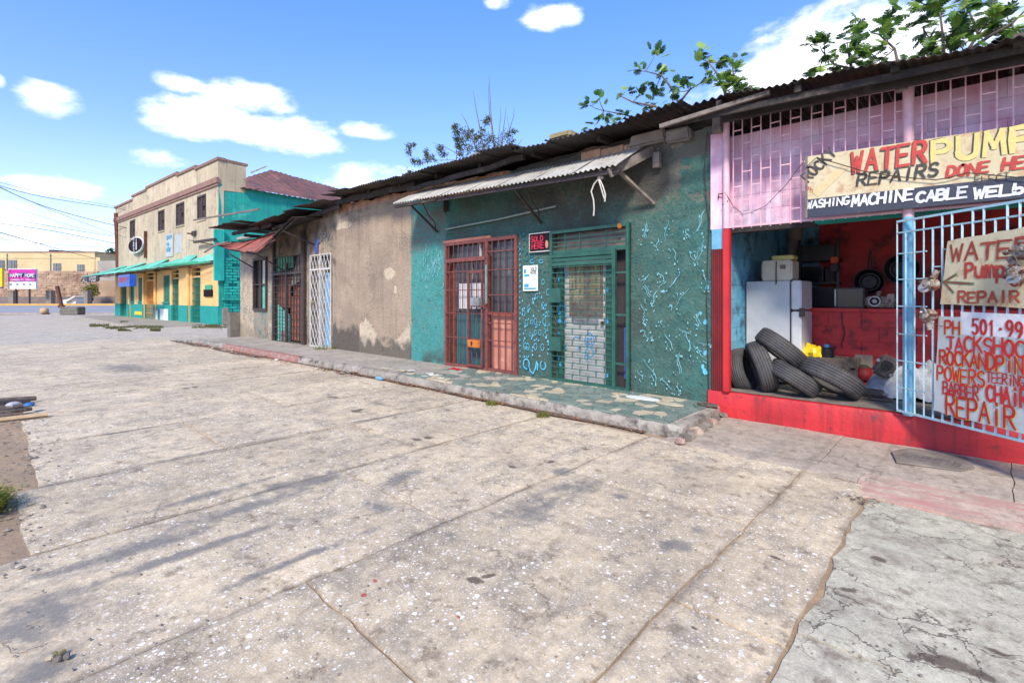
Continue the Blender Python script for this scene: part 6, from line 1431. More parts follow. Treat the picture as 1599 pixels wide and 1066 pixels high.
# fascia board with painted words, blue hanging sign
q = L3(-WID+.3, -OUT-.05, 2.95); fb_ = lbox('fascia_board', cb, -WID-.6, -WID+5.2, -OUT-.10, -OUT-.05, 2.9, 3.42, 'inner_dark')
text('fascia_lettering', cb, 'ALL FOOD', L3(-WID-.3, -OUT-.11, 2.98), ex, UZ, .34, .62, .07, 'ink_white', -ey, jit=.05, slant=.2, off=.01)
xa, za = fp(186, 430, -2.2); xb_, zb_ = fp(204, 447, -2.2)
t = thing('hanging_sign', 'blue hanging shop sign under the teal awning', 'sign', L3((xa+xb_)/2, -2.2, zb_))
lbox('board', t, xa, xb_, -2.26, -2.16, zb_, za, 'sign_blue'); lbox('side_board', t, xb_+.02, xb_+.1, -2.2, -1.9, zb_, za, 'sign_blue'); text('lettering', t, 'MONEY', L3(xa+.25, -2.27, zb_+(za-zb_)*.42), ex, UZ, (za-zb_)*.34, (xb_-xa)*.17, .09, 'ink_red', -ey, off=.005)
# oval sign
xa, za = fp(208, 375); xb_, zb_ = fp(229, 391)
t = thing('oval_sign', 'black oval sign with white mark on the grey upper facade', 'sign', L3((xa+xb_)/2, -.2, (za+zb_)/2)); cx_, cz_ = (xa+xb_)/2, (za+zb_)/2
pts = [L3(cx_+(xb_-xa)/2*math.cos(i*math.pi/14), -.32, cz_+(za-zb_)/2*math.sin(i*math.pi/14)) for i in range(28)]; MB().poly(pts, ey*.2).build('disc', 'sign_dark' if False else 'neon_black', t)
pts = [L3(cx_+((xb_-xa)/2+.12)*math.cos(i*math.pi/14), -.28, cz_+((za-zb_)/2+.12)*math.sin(i*math.pi/14)) for i in range(28)]; MB().poly(pts, ey*.14).build('rim', 'white_iron', t)
lbox('bottle_print', t, cx_+.32, cx_+.52, -.335, -.323, cz_-.42, cz_+.15, 'ink_white'); lbox('bottle_print', t, cx_+.38, cx_+.46, -.335, -.323, cz_+.15, cz_+.45, 'ink_white')
text('lettering', t, 'GUINNESS', L3(cx_-.1, -.33, cz_-.75), Vector((0, 0, 1)), -ex, .34, .185, .05, 'ink_white', -ey, off=.004); lbox('bracket', t, xb_+.05, xb_+.18, -.2, 0, zb_-.6, za+.4, 'rust')
# banner
xa, za = fp(260, 367); xb_, zb_ = fp(271, 400)
t = thing('banner', 'faded white and blue paper banner on the upper facade', 'banner', L3(xa, -.03, zb_)); lbox('sheet', t, xa, xb_, -.05, -.02, zb_, za, 'sign_white')
for k, (s_, f0, f1) in enumerate((('SHIP', .78, .93), ('TO', .5, .6), ('NOW', .24, .4))): text('lettering', t, s_, L3(xa+.2, -.06, zb_+(za-zb_)*f0), ex, UZ, (za-zb_)*(f1-f0), (xb_-xa)/5, .08, 'poster_blue', -ey, off=.004)
lbox('patch', cb, *[fp(274, 380)[0], fp(284, 380)[0]], -.012, .0, fp(274, 396)[1], fp(274, 367)[1], 'sign_white')
# small posters at the right pier and dado
for (p_a, p_b, ya_, yb_, m, lab) in ((320, 333, 452, 463, 'neon_black', 'black and yellow notice board beside the right-hand door of the peach shop'), (322, 332, 445, 452, 'green_tin', 'small green notice above the black and yellow board'), (212, 225, 486, 492, 'yellow_sign', 'yellow strip poster low on the turquoise dado'), (252, 264, 482, 500, 'paper', 'white poster pasted on the dado beside a green shutter'), (241, 248, 484, 499, 'paper', 'tall narrow white poster on the dado by the orange door')):
    xa, za = fp(p_a, ya_); xb_, zb_ = fp(p_b, yb_); o = bx('notice', None, L3((xa+xb_)/2, -.06, (za+zb_)/2), (xb_-xa, .04, za-zb_), m, BRZ); tag(o, lab, 'notice')
xa, za = fp(322, 455); xb_, zb_ = fp(332, 461)
# pipe at left corner, lamp bracket and bar
t_ = MB().tube([DP(181, 333, 43.6), DP(183, 380, 43.6), DP(184, 422, 43.6)], .16, 8); tag(t_.build('service_pole', 'rust'), 'rusty pole rising at the left corner of the two-storey building', 'pole')
t = thing('light_fitting', 'small rusty wall light fitting right of the banner', 'lamp', L3(fp(305, 364)[0], -.1, fp(305, 364)[1]))
lbox('plate', t, fp(302, 364)[0], fp(307, 364)[0], -.12, 0, fp(305, 368)[1], fp(305, 361)[1], 'black_iron'); lbox('arm', t, fp(303, 364)[0], fp(304, 364)[0], -.4, -.12, fp(305, 366)[1], fp(305, 364)[1], 'rust')
barp('bracket_arm', cb, L3(-3.0, -.3, fp(341, 373)[1]), L3(.4, -.3, fp(341, 375)[1]), .14, 'black_iron')
lbox('ledge', cb, .0, 2.2, 1.0, 1.3, 5.1, 5.25, 'white_tin')
# items at the foot of the side wall
c = onZ(353, 507, 0); o = lump('black_bag', 'inner_dark', (c.x-1.2, c.y+.5, .6), (.75, .6, .62), .25, 'black rubbish sack at the foot of the turquoise side wall', 'bag', 9)
c = onZ(346, 508, 0); t = thing('stone_stump', 'short weathered stone stump at the corner of the turquoise wall', 'stump', c); MB().box(c+Vector((0, .2, .5)), (.3, .3, 1.0), bev=.05).build('body', 'rubble', t)

# ================================================================== FAR SIDE OF THE ROAD
def Z_at(dep): return .5*sst(48, 76, dep)
wb_ = thing('boundary_wall', 'long old tan brick boundary wall across the road', 'wall', DP(90, 470, 86))
def fbox(name, parent, px0, px1, y0, y1, dep, dd, m, frame=None):
    a = DP(px0, y0, dep); b = DP(px1, y1, dep); c = (a+b)/2+DV*dd/2; return bx(name, parent, c, ((b-a).xy.length if True else 0, dd, abs(a.z-b.z)), m, math.atan2(RV.y, RV.x))
fbox('wall_panel', wb_, -60, 115, 423, 476, 86, .5, 'far_brick'); fbox('wall_panel', wb_, 115, 152, 424, 476, 86.1, .5, 'far_brick'); fbox('wall_panel', wb_, 152, 260, 438, 476, 86.0, .5, 'far_brick')
mk('plinth_dim', S(132, 118, 112), S(108, 96, 92), sc=.6, bump=.2); fbox('wall_foot', wb_, -60, 260, 463, 477, 85.7, .3, 'plinth_dim')
rr = random.Random(9)
for r_ in range(11):
    px = -60+(r_ % 2)*3
    while px < 150:
        w2 = rr.uniform(5, 9); y0 = 426+r_*3.4
        if rr.random() < .7: fbox('brick', wb_, px, px+w2-.4, y0+.3, y0+3.1, 85.93+rr.uniform(-.03, .03), .2, 'far_brick')
        px += w2
fb2 = thing('far_building', 'pale yellow flat-roofed building behind the boundary wall', 'building', DP(60, 470, 95))
fbox('wall', fb2, -80, 148, 394, 474, 95, 6, 'far_yellow'); fbox('wall', fb2, 148, 156, 402, 474, 95.1, 6, 'far_yellow'); fbox('annexe', fb2, 152, 200, 407, 474, 94.5, 6, 'far_grey')
fbox('coping', fb2, -80, 149, 392.5, 394, 94.9, 6.2, 'cornice'); fbox('string_course', fb2, -80, 148, 402, 403, 94.9, .1, 'far_yellow')
for (a, b, y0, y1) in ((-3, 7, 406, 420), (13, 26, 406, 420), (83, 95, 411, 424.5), (120.5, 131.5, 413, 427), (158, 162, 420, 425), (163, 167, 420, 425)):
    q = DP(a, y1, 94.9); wn_ = bx('window', fb2, (DP(a, y0, 94.93)+DP(b, y1, 94.93))/2, ((DP(b, y0, 94.93)-DP(a, y0, 94.93)).length, .08, (y1-y0)/F0*94.93), 'far_glass', math.atan2(RV.y, RV.x))
    for f_ in (.33, .66): fbox('glazing_bar', fb2, a+(b-a)*f_-.25, a+(b-a)*f_+.25, y0, y1, 94.8, .08, 'far_grey')
    fbox('glazing_bar', fb2, a, b, (y0+y1)/2-.3, (y0+y1)/2+.3, 94.8, .08, 'far_grey'); fbox('sill', fb2, a-.6, b+.6, y1, y1+.6, 94.7, .2, 'far_grey')
for (a, b, y0, y1) in ((76, 85, 390, 393), (100, 124, 391.5, 393.5)): fbox('roof_box', fb2, a, b, y0, y1, 96, 2, 'inner_dark')
for px in (9.5, 77.5): fbox('downpipe', fb2, px, px+1.0, 396, 425, 94.8, .15, 'far_grey')
for (a, b) in ((12.5, 20.5), (71.5, 79.5), (129, 136.5)):
    t = thing('concrete_post', {12.5: 'pale concrete post beneath the purple billboard', 71.5: 'pale concrete post between the billboard and the leaning stump', 129: 'pale concrete post beside the green roadside bush'}[a], 'post', DP((a+b)/2, 474, 81))
    fbox('shaft', t, a, b, 454.5, 474.5, 81, .8, 'rubble'); fbox('cap', t, a-.4, b+.4, 453.5, 454.5, 80.9, 1.0, 'rubble')
bb = thing('billboard', 'purple and white billboard on two legs across the road', 'billboard', DP(34, 473, 79)); RZB = math.atan2(RV.y, RV.x)
fbox('panel', bb, 12.5, 56, 419.5, 451, 79, .3, 'poster'); fbox('print', bb, 13, 55.5, 420.5, 439, 78.9, .1, 'purple'); fbox('leg', bb, 23, 24.5, 451, 474, 79.1, .2, 'black_iron'); fbox('leg', bb, 44.5, 46, 451, 474, 79.1, .2, 'black_iron')
fbox('print', bb, 26, 43, 426, 432, 78.85, .05, 'navy'); fbox('print', bb, 14, 20, 427, 432, 78.85, .05, 'navy'); fbox('print', bb, 44, 55, 428, 434, 78.85, .05, 'navy')
text('lettering', bb, 'HAPPY HOME', DP(16, 432.5, 78.7), RV, UZ, .55, .4, .09, 'ink_white', -DV, off=.02); text('lettering', bb, 'COMMUNITY FAMILY', DP(17, 438, 78.7), RV, UZ, .25, .235, .05, 'ink_white', -DV, off=.02)
for k in range(4): fbox('logo', bb, 15+k*10, 18+k*10, 443, 444.5, 78.9, .05, 'navy')
ys_ = thing('yellow_sign', 'yellow roadside sign at the left edge beside the billboard', 'sign', DP(-2, 473, 78)); fbox('panel', ys_, -9, 3.2, 418.5, 448, 78, .3, 'yellow_sign'); fbox('leg', ys_, -6, -5, 448, 474, 78.1, .2, 'black_iron'); fbox('rail', ys_, -9, 3.5, 448, 450, 77.9, .2, 'navy')
# concrete block with leaning stump
kb = thing('concrete_block', 'low grey concrete block at the near edge of the road', 'block', DP(106, 491, 48)); a = onZ(93, 491.5, 0); b = onZ(122, 491.5, 0)
mb = MB().box((a+b)/2+Vector((0, 0, .38))+DV*.4, ((b-a).length, .9, .76), RZB, bev=.05); mb.build('block', 'block_grey', kb)
t = thing('leaning_stump', 'rusty leaning metal post standing in the grey block', 'post', DP(95, 480, 48.5)); mb = MB().beam(DP(96.5, 480, 48.4), DP(89, 446.5, 48.4), .28, .2, up=(DV.x, DV.y, 0)); mb.build('shaft', 'rust', t); MB().box(DP(96, 478.5, 48.4), (.45, .3, .25), RZB).build('foot', 'rust', t)
# white broken slab heap
mb = MB()
wk = thing('broken_slab', 'broken white concrete slab heap on the far verge', 'rubble', DP(106, 474, 77))
q = [DP(91, 474, 77), DP(91, 470, 77), DP(98, 467.5, 77), DP(110, 466, 77), DP(118, 466, 77), DP(118, 474, 77)]; MB().poly(q, DV*1.5).build('slab', 'white_shard', wk)
q = [DP(99, 470.5, 76.5), DP(115, 462, 76.5), DP(117, 463, 76.5), DP(102, 472, 76.5)]; MB().poly(q, DV*1.8).build('slab', 'white_shard', wk); q = [DP(96, 467.5, 76.9), DP(98, 463.5, 76.9), DP(106, 463.5, 76.9), DP(108, 466, 76.9)]; MB().poly(q, DV*1.2).build('slab', 'dark_band', wk)
c = onZ(69, 490.5, 0); o = lump('small_drum', 'pale_wood', (c.x, c.y, .3), (.36, .36, .36), .1, 'small tan drum at the road edge left of the grey block', 'drum', 4)
# bush and tree
def leafball(mb, c, r_, n, s, rr, flat_=1.):
    for k in range(n):
        d = Vector((rr.gauss(0, 1), rr.gauss(0, 1), rr.gauss(0, 1)*flat_)).normalized()*r_*rr.random()**.45; p = Vector(c)+d
        a = Vector((rr.gauss(0, 1), rr.gauss(0, 1), rr.gauss(0, 1))).normalized(); b = a.orthogonal().normalized()
        mb.poly([p-a*s*.5, p+b*s*.28, p+a*s*.5, p-b*s*.28])
rr = random.Random(21)
t = thing('roadside_bush', 'green bush against the boundary wall between two pale posts', 'bush', DP(142, 474, 83)); mb = MB()
for (px, py, q) in ((137, 453, .8), (144, 449, .9), (149, 455, .8), (141, 459, .8), (147, 451, .6), (140, 466, .5)): leafball(mb, DP(px, py, 83), q, 110, .35, rr)
mb.build('foliage', 'weed', t, smooth=False); MB().tube([DP(143, 474, 83), DP(143, 460, 83)], .1, 6).build('stem', 'bark', t)
t = thing('distant_tree', 'dark green tree showing above the grey annexe behind the pole', 'tree', DP(176, 470, 110)); mb = MB()
for (px, py, q) in ((168, 404, 1.3), (174, 399, 1.6), (180, 397, 1.6), (178, 405, 1.8), (170, 409, 1.4)): leafball(mb, DP(px, py, 110), q, 160, .7, rr)
mb.build('crown', 'leaf_dark', t, smooth=False); MB().tube([DP(176, 470, 110), DP(176, 405, 110)], .3, 6).build('trunk', 'bark', t)
# overhead wires
WR = [((-60, 272, 30), (60, 306, 36), (180, 325, 43), (345, 350, 29.3), .03), ((-60, 268, 30), (60, 300, 36), (180, 322, 43), (345, 344, 29.3), .02), ((-60, 262, 30), (60, 319, 37), (180, 352, 43), (338, 383, 29.3), .035), ((-60, 266, 30), (80, 328, 37), (200, 372, 42), (330, 404, 30), .02),
      ((-60, 330, 34), (60, 350, 38), (120, 360, 41), (176, 369, 44), .025), ((-60, 341, 34), (60, 357, 38), (120, 368, 41), (180, 380, 44), .03), ((-60, 346, 34), (60, 380, 60), (110, 394, 80), (146, 403, 94), .05), ((-60, 366, 34), (60, 380, 38), (120, 384, 41), (182, 387, 44), .02), ((-60, 300, 30), (40, 330, 36), (110, 352, 40), (178, 368, 43.5), .015),
      ((-60, 371, 34), (10, 378, 36), (60, 394, 40), (90, 402, 60), .015)]
labs = ['topmost thick black cable crossing the sky to the upper facade', 'thin cable just above the thickest one, ending at the upper facade', 'long black cable sagging across the oval sign to the facade corner', 'thin cable dropping towards the right end of the teal awning', 'middle cable ending at the rusty pole below its top', 'cable sagging to the rusty pole above the oval sign level', 'cable descending to the flat roof of the pale yellow building', 'lowest cable reaching the rusty pole', 'faint cable slanting down to the rusty pole from the upper left', 'short thin cable dropping low behind the billboard']
for k, (a, b, c, d, r_) in enumerate(WR):
    pts = [DP(*q) for q in (a, b, c, d)]; out = []
    ext = [pts[0]*2-pts[1]]+pts+[pts[3]*2-pts[2]]
    for i in range(3):
        p0, p1, p2, p3 = ext[i:i+4]
        for j in range(8):
            t = j/8; out.append(.5*((2*p1)+(p2-p0)*t+(2*p0-5*p1+4*p2-p3)*t*t+(3*p1-p0-3*p2+p3)*t**3))
    out.append(pts[3]); o = MB().tube(out, r_*.7, 5).build('overhead_cable', 'wire'); tag(o, labs[k], 'cable', 'overhead cables')

# ================================================================== TREES BEHIND THE ROW
def lobed_leaf(seed=0):
    """deeply lobed leaf, folded along the midrib"""
    rr = random.Random(seed); L = 1.; vs = [(0, 0, 0)]; fs = []
    spine = [(t, 0) for t in (0, .15, .32, .5, .68, .84, 1.0)]
    lob = [.10, .34, .44, .42, .32, .16, 0]
    V = [Vector((t*L, 0, -.10*t*t)) for t, _ in spine]; mb = MB(); 
    for s_ in (1, -1):
        for i in range(1, 6):
            tip = Vector((spine[i][0]+.20, s_*lob[i], -.05-.14*spine[i][0]+rr.uniform(-.06, .04))); b0 = V[i-1].lerp(V[i], .45); b1 = V[min(6, i)].lerp(V[min(6, i+1)], .42)
            mid = b0.lerp(tip, .6)+Vector((-.05, s_*.05, .03)); mid2 = b1.lerp(tip, .6)+Vector((.05, s_*.02, .01))
            mb.add([b0, mid, tip, mid2, b1], [(0, 1, 2, 3, 4)] if s_ > 0 else [(4, 3, 2, 1, 0)])
    mb.add([V[5], V[5]+Vector((.1, .05, -.02)), V[6], V[5]+Vector((.1, -.05, -.02))], [(0, 1, 2, 3)])
    mb.add([V[0]-Vector((.12, 0, 0)), V[3]+Vector((0, .03, 0)), V[6], V[3]+Vector((0, -.03, 0))], [(0, 1, 2, 3)])
    me = bpy.data.meshes.new('lobed_leaf'); me.from_pydata(mb.v, [], mb.f); return me
LEAFS = []
for k, m in enumerate(('leaf', 'leaf', 'leaf_light', 'leaf_dark')):
    me = lobed_leaf(k); me.materials.append(MT[m]); LEAFS.append(me)
def lobed_tree(label, base, branches, clusters, Y, seed):
    rr = random.Random(seed); t = thing('breadfruit_tree', label, 'tree', base)
    def P_(cx, cy, dy=0): return onY(880+cx/2.224, cy/2.224, Y+dy)
    mb = MB(); first = P_(*branches[0][0]); mb.tube([Vector(base), Vector((base[0]+.1, base[1], 2.5)), first.lerp(Vector((base[0], base[1], 4.2)), .4), first], [.16, .13, .09, .06], 10); mb.build('trunk', 'bark', t)
    for k, br in enumerate(branches):
        pts = [P_(x, y, .25*nz(i*2+k*5, seed)) for i, (x, y) in enumerate(br)]
        if k: pts = [first.lerp(pts[0], .5)+Vector((0, 0, -.3))]+pts if (first-pts[0]).length > .3 else pts
        n = len(pts); MB().tube(pts, [.045-.033*i/(n-1) for i in range(n)], 6).build('branch', 'bark', t)
    ends = [P_(x, y, .25*nz(i*2+k*5, seed)) for k, br in enumerate(branches) for i, (x, y) in enumerate(br)]
    for (cx, cy, nl, rad) in clusters:
        c = P_(cx, cy, rr.uniform(-.4, .4)); nb = min(ends, key=lambda e: (e-c).length)
        MB().tube([nb, nb.lerp(c, .6)+Vector((0, 0, -.03)), c], [.014, .010, .008], 5).build('twig', 'bark', t)
        outd = (c-nb).normalized() if (c-nb).length > .05 else Vector((0, 0, 1))
        for k in range(int(nl*1.35)):
            o = bpy.data.objects.new('leaf', rr.choice(LEAFS)); COL.objects.link(o); o.parent = t
            d = (Vector((rr.gauss(0, 1), rr.gauss(0, 1), rr.gauss(0, .55)))+outd*1.0+Vector((0, 0, .15))).normalized()
            upv = Vector((rr.gauss(0, .35), rr.gauss(0, .35), 1)); x_ = d; y_ = upv.cross(x_).normalized(); z_ = x_.cross(y_); s_ = rr.uniform(.17, .29)*rad
            o.matrix_basis = Matrix.Translation(c+d*.03+Vector((rr.gauss(0, .07), rr.gauss(0, .07), rr.gauss(0, .07)))*rad-WL[t]) @ Matrix((x_, y_, z_)).transposed().to_4x4() @ Matrix.Scale(s_, 4)
cA = [(90, 365, 8), (125, 350, 6), (140, 400, 9), (210, 395, 7), (105, 440, 8), (180, 430, 8), (215, 320, 9), (265, 325, 9), (320, 300, 10), (330, 370, 8), (290, 370, 8), (262, 240, 8), (315, 195, 8), (345, 250, 7), (380, 300, 8), (440, 285, 8), (405, 318, 5)]
lobed_tree('leafy lobed-leaf tree over the roof beside the masonry lump, left of the pink wall', (-6.4, 12.3, 0), [[(360, 430), (400, 360), (370, 300), (340, 262), (285, 248)], [(400, 360), (440, 310), (500, 275)], [(360, 430), (320, 370), (240, 355), (190, 330)], [(300, 440), (220, 400), (140, 385)]], [(a, b, int(n*.9), 1.) for a, b, n in cA], 12, 3)
cA2 = [(480, 200, 9), (505, 215, 5), (540, 215, 9), (590, 212, 7), (600, 245, 6), (545, 280, 8), (570, 290, 6), (605, 290, 7), (620, 330, 8), (600, 320, 6), (515, 262, 5)]
lobed_tree('smaller lobed-leaf tree whose crown shows just left of the pink wall', (-3.9, 12.4, 0), [[(580, 400), (560, 320), (530, 250), (500, 215)], [(560, 320), (590, 260), (585, 225)]], [(a, b, n, 1.) for a, b, n in cA2], 12, 5)
cB = [(890, 160, 9), (905, 150, 5), (890, 230, 9), (960, 180, 8), (985, 150, 6), (1012, 95, 8), (1000, 190, 7), (1030, 215, 8), (1060, 190, 7), (1060, 105, 6), (1110, 100, 8), (1150, 60, 7), (1140, 100, 7), (1130, 165, 8), (1100, 205, 8), (970, 235, 6), (1140, 250, 8), (1190, 225, 7), (1000, 285, 3), (1125, 255, 7), (1040, 240, 6)]
lobed_tree('tall lobed-leaf tree rising behind the pink wall against the white cloud', (-.9, 12.3, 0), [[(1110, 300), (1090, 250), (1000, 240), (940, 225), (908, 190)], [(1110, 300), (1165, 240), (1150, 170), (1095, 120)], [(1000, 240), (990, 180), (1010, 110)]], [(a, b, n, .95) for a, b, n in cB], 12, 8)
cC = [(1270, 15, 9), (1310, 10, 9), (1290, 40, 7), (1395, 5, 8), (1420, 20, 7), (1250, 90, 9), (1275, 80, 6), (1300, 140, 8), (1270, 130, 6), (1390, 60, 9), (1360, 110, 9), (1340, 150, 8), (1420, 120, 9), (1480, 60, 10), (1500, 90, 9), (1540, 60, 8), (1520, 120, 9), (1560, 95, 7), (1240, 200, 8), (1290, 190, 8), (1330, 185, 8), (1470, 110, 6), (1380, 160, 7), (1560, 140, 5)]
lobed_tree('largest lobed-leaf tree at the right, reaching the top edge of the photo', (.8, 12.4, 0), [[(1330, 300), (1320, 200), (1318, 130), (1305, 30)], [(1400, 290), (1400, 180), (1440, 120), (1405, 30)], [(1400, 180), (1490, 120), (1560, 80), (1620, 20)], [(1320, 200), (1260, 150), (1250, 100)]], [(a, b, n, .95) for a, b, n in cC], 12, 12)
# wispy, half-bare tree
t = thing('wispy_tree', 'sparse half-bare tree with upright twigs behind the low tin roof', 'tree', (-13.9, 13, 0)); rr = random.Random(31)
MB().tube([(-13.9, 13, 0), (-13.8, 13, 3), onY(760, 270, 13)], [.16, .13, .08], 8).build('trunk', 'bark', t)
def w4(cx, cy, dy=0): return onY(600+cx/5.33, 100+cy/5.33, 13+dy)
for k, br in enumerate(([(950, 900), (920, 700), (890, 450), (872, 100)], [(940, 900), (915, 680), (875, 400), (866, 170)], [(850, 850), (800, 560), (765, 380), (738, 220)], [(820, 850), (740, 640), (680, 480), (640, 410)], [(980, 850), (950, 620), (970, 430), (965, 360)], [(1000, 800), (1040, 560), (1075, 440), (1082, 370)],
         [(1010, 800), (1050, 600), (1020, 430)], [(1050, 820), (1110, 680), (1150, 620)], [(780, 850), (640, 760), (500, 690), (400, 655)], [(600, 900), (440, 820), (330, 720)], [(600, 900), (600, 700), (580, 520)], [(960, 800), (1000, 480), (1015, 360)], [(700, 860), (590, 800), (320, 800)])):
    pts = [w4(x, y, .3*nz(k*3, i)) for i, (x, y) in enumerate(br)]; n = len(pts); MB().tube(pts, [(.035 if k < 4 else .022)*(1-.8*i/(n-1)) for i in range(n)], 5).build('branch', 'bark', t)
mb = MB()
def tuft(cx, cy, rad, n):
    c = w4(cx, cy, rr.uniform(-.5, .5))
    for k in range(n):
        d = Vector((rr.gauss(0, 1), rr.gauss(0, 1), rr.gauss(0, 1))).normalized()*rad/5.33*.0225*rr.random()**.6*.9; p = c+d; a = Vector((rr.gauss(0, 1), rr.gauss(0, 1), rr.gauss(0, .8)-.3)).normalized()*rr.uniform(.07, .17); b = a.orthogonal().normalized()*.016
        mb.poly([p, p+a*.5+b, p+a, p+a*.5-b])
for (x, y, r_, n) in ((210, 690, 45, 110), (245, 670, 25, 50), (205, 740, 35, 70), (250, 810, 45, 110), (300, 815, 40, 90), (350, 740, 50, 130), (360, 790, 40, 90), (400, 780, 40, 80), (470, 700, 45, 110), (490, 750, 50, 110), (590, 520, 35, 110), (600, 560, 40, 120), (610, 620, 45, 150), (620, 680, 45, 140), (660, 560, 40, 60), (650, 640, 50, 110),
                      (700, 600, 50, 110), (720, 560, 40, 60), (760, 620, 50, 110), (800, 600, 45, 90), (820, 550, 30, 50), (850, 480, 32, 90), (870, 450, 25, 60), (880, 620, 50, 110), (840, 680, 60, 120), (780, 700, 60, 110), (940, 680, 50, 90), (980, 620, 50, 70), (1030, 580, 45, 60), (1080, 560, 30, 60), (1060, 640, 40, 40), (1100, 700, 40, 50), (180, 930, 50, 120), (210, 900, 40, 80), (700, 700, 60, 110), (640, 740, 60, 110)):
    tuft(x, y, r_*1.1, n)
mb.build('foliage', 'needle', t, smooth=False)

# ================================================================== GROUND CLUTTER
# dry leaves and grit gathered along the kerb
rr = random.Random(40); mb = MB()
for k in range(1500):
    x = rr.choice((rr.uniform(-21.4, -2.8), rr.uniform(-10.5, -5), rr.uniform(-20, -12))); dens = .5+.5*nz(x*1.7, 4)
    if rr.random() > .35+dens*.6: continue
    y = kerbY(x)-.03-abs(rr.gauss(0, .07 if x > -9 else .16)); c = Vector((x, y, .006+rr.random()*.02)); s_ = rr.uniform(.012, .034); a0 = rr.uniform(0, 6)
    u = Vector((math.cos(a0), math.sin(a0), rr.uniform(-.4, .4)))*s_; v = Vector((-math.sin(a0), math.cos(a0), rr.uniform(-.4, .4)))*s_*.55
    mb.poly([c-u, c+v, c+u, c-v])
tag(stuff(mb.build('leaf_litter', 'dry_leaf', smooth=False)), 'brown dry leaves gathered along the foot of the kerb', 'leaves')
mb = MB()
P = []
for i in range(220):
    x = -21.4+i*.085; ky = kerbY(x); wd = .05+.10*max(0, .3+nz(x*1.1, 8))+(.22 if x < -14 else 0); P.append([Vector((x, ky-.0, .012)), Vector((x, ky-wd*.5, .010)), Vector((x, ky-wd-.02*nz(x*8), .0))])
struct(MB().grid(P).build('gutter_dirt', 'debris'))
for k in range(40):
    x = rr.uniform(-21, -12.5) if k < 26 else rr.uniform(-11, -8.6); c = Vector((x, kerbY(x)-rr.uniform(.02, .35), .015)); n = rr.choice((3, 4, 5)); s_ = rr.uniform(.03, .09)
    mb = MB().poly([c+Vector((math.cos(6.28*i/n+k)*s_, math.sin(6.28*i/n+k)*s_*.7, rr.uniform(0, .03))) for i in range(n)], (0, 0, .01)); m = rr.choice(('white_shard', 'rubble', 'tile_cream', 'red_tin', 'rubble'))
    tag(mb.build('litter_scrap', m, smooth=False), 'small scrap of rubble or paper lying in the dirt along the kerb', 'litter', 'scraps lying along the kerb')
# plastic bottle by the kerb
c = onZ(593, 591, .03); t = thing('plastic_bottle', 'crushed pale blue plastic bottle lying by the kerb below the tile shards', 'bottle', c); MB().tube([c+Vector((-.11, 0, 0)), c+Vector((-.05, 0, .01)), c+Vector((.05, 0, .0)), c+Vector((.08, 0, .0)), c+Vector((.11, 0, 0))], [.03, .034, .03, .012, .012], 10).build('body', 'light_blue_door', t); MB().tube([c+Vector((.11, 0, 0)), c+Vector((.13, 0, 0))], .014, 8).build('cap', 'blue_plastic', t)
# red bag at gate
c = onZ(712, 577, SWZ); P = [[Vector((c.x-.16+u*.032, c.y-.08+v*.03, SWZ+.012+.03*abs(nz(u*.7, v*.7, 3))*(1 if 0 < u < 10 and 0 < v < 5 else 0))) for u in range(11)] for v in range(6)]
tag(MB().slabgrid(P, (0, 0, -.004)).build('red_rag', 'red_bag'), 'bright red rag at the foot of the red-brown barred gate', 'rag')
for k, (px, py, w_, d_, m, lab) in enumerate(((1003, 622, .26, .10, 'paper', 'flat white board scrap on the green paving below the green wall'), (1045, 631, .2, .08, 'tile_cream', 'cream scrap of board right of the white one on the green paving'), (1105, 632, .14, .1, 'driftwood', 'flat brown stone beside the red plinth corner'))):
    c = onZ(px, py, SWZ+.018); mb = MB().poly([c+Vector((math.cos(a)*w_*(1+.2*nz(a*3, k)), math.sin(a)*d_, 0)) for a in [i*math.pi/5 for i in range(10)]], (0, 0, .012)); tag(mb.build('board_scrap', m, smooth=False), lab, 'scrap')
# rubble lump at the kerb end
for k in range(9):
    c = onZ(1060+k*8.5, 692-k*5.2, .02); s_ = rr.uniform(.04, .07); mb = MB().box(c+Vector((0, .03, .02)), (s_*1.7, s_*1.6, s_*1.1), rz=rr.uniform(0, 3), bev=.012)
    for v in mb.v: v += Vector((nz(v.x*20, v.y*20), nz(v.y*20, v.z*20), nz(v.z*20, v.x*20)))*.02
    tag(mb.build('kerb_rubble', 'rubble' if k % 3 else 'concrete_pink'), 'broken concrete lump fallen from the end of the raised pavement', 'rubble', 'lumps at the broken end of the pavement')
# driftwood pile at left
t = thing('timber_pile', 'pile of rotten dark timbers in a pit at the left edge', 'timber', (-9.7, .3, 0)); 
for k in range(16):
    y0_ = -.5+rr.uniform(-.2, .25); x = -10.35+k*.085+rr.uniform(-.03, .03); l = rr.uniform(.5, .95); r_ = rr.uniform(.025, .06); z = .03+rr.uniform(0, .05)
    pts = [Vector((x+.05*nz(k, i), y0_+l*i/4, z+.02*nz(k*3, i))) for i in range(5)]; MB().tube(pts, [r_, r_*1.1, r_, r_*.9, r_*.6], 6).build('timber', 'driftwood' if k % 3 else 'char_wood', t)
tag(MB().tube([(-8.95, -1.4, .03), (-8.9, 0, .035), (-8.88, .56, .03)], .03, 6).build('pole', 'pale_wood'), 'long straight pale pole lying in front of the timber pile', 'pole')
for k, (x, y, m, lab) in enumerate(((-9.6, .25, 'white_cloth', 'white crumpled bag on the dark timber pile'), (-9.35, .42, 'blue_plastic', 'small blue plastic scrap on the dark timber pile'), (-9.9, .1, 'white_shard', 'white scrap at the left of the dark timber pile'))):
    lump('plastic_scrap', m, (x, y, .11), (.09-.025*k, .07-.015*k, .03), .7, lab, 'plastic bag', k*3, 8)
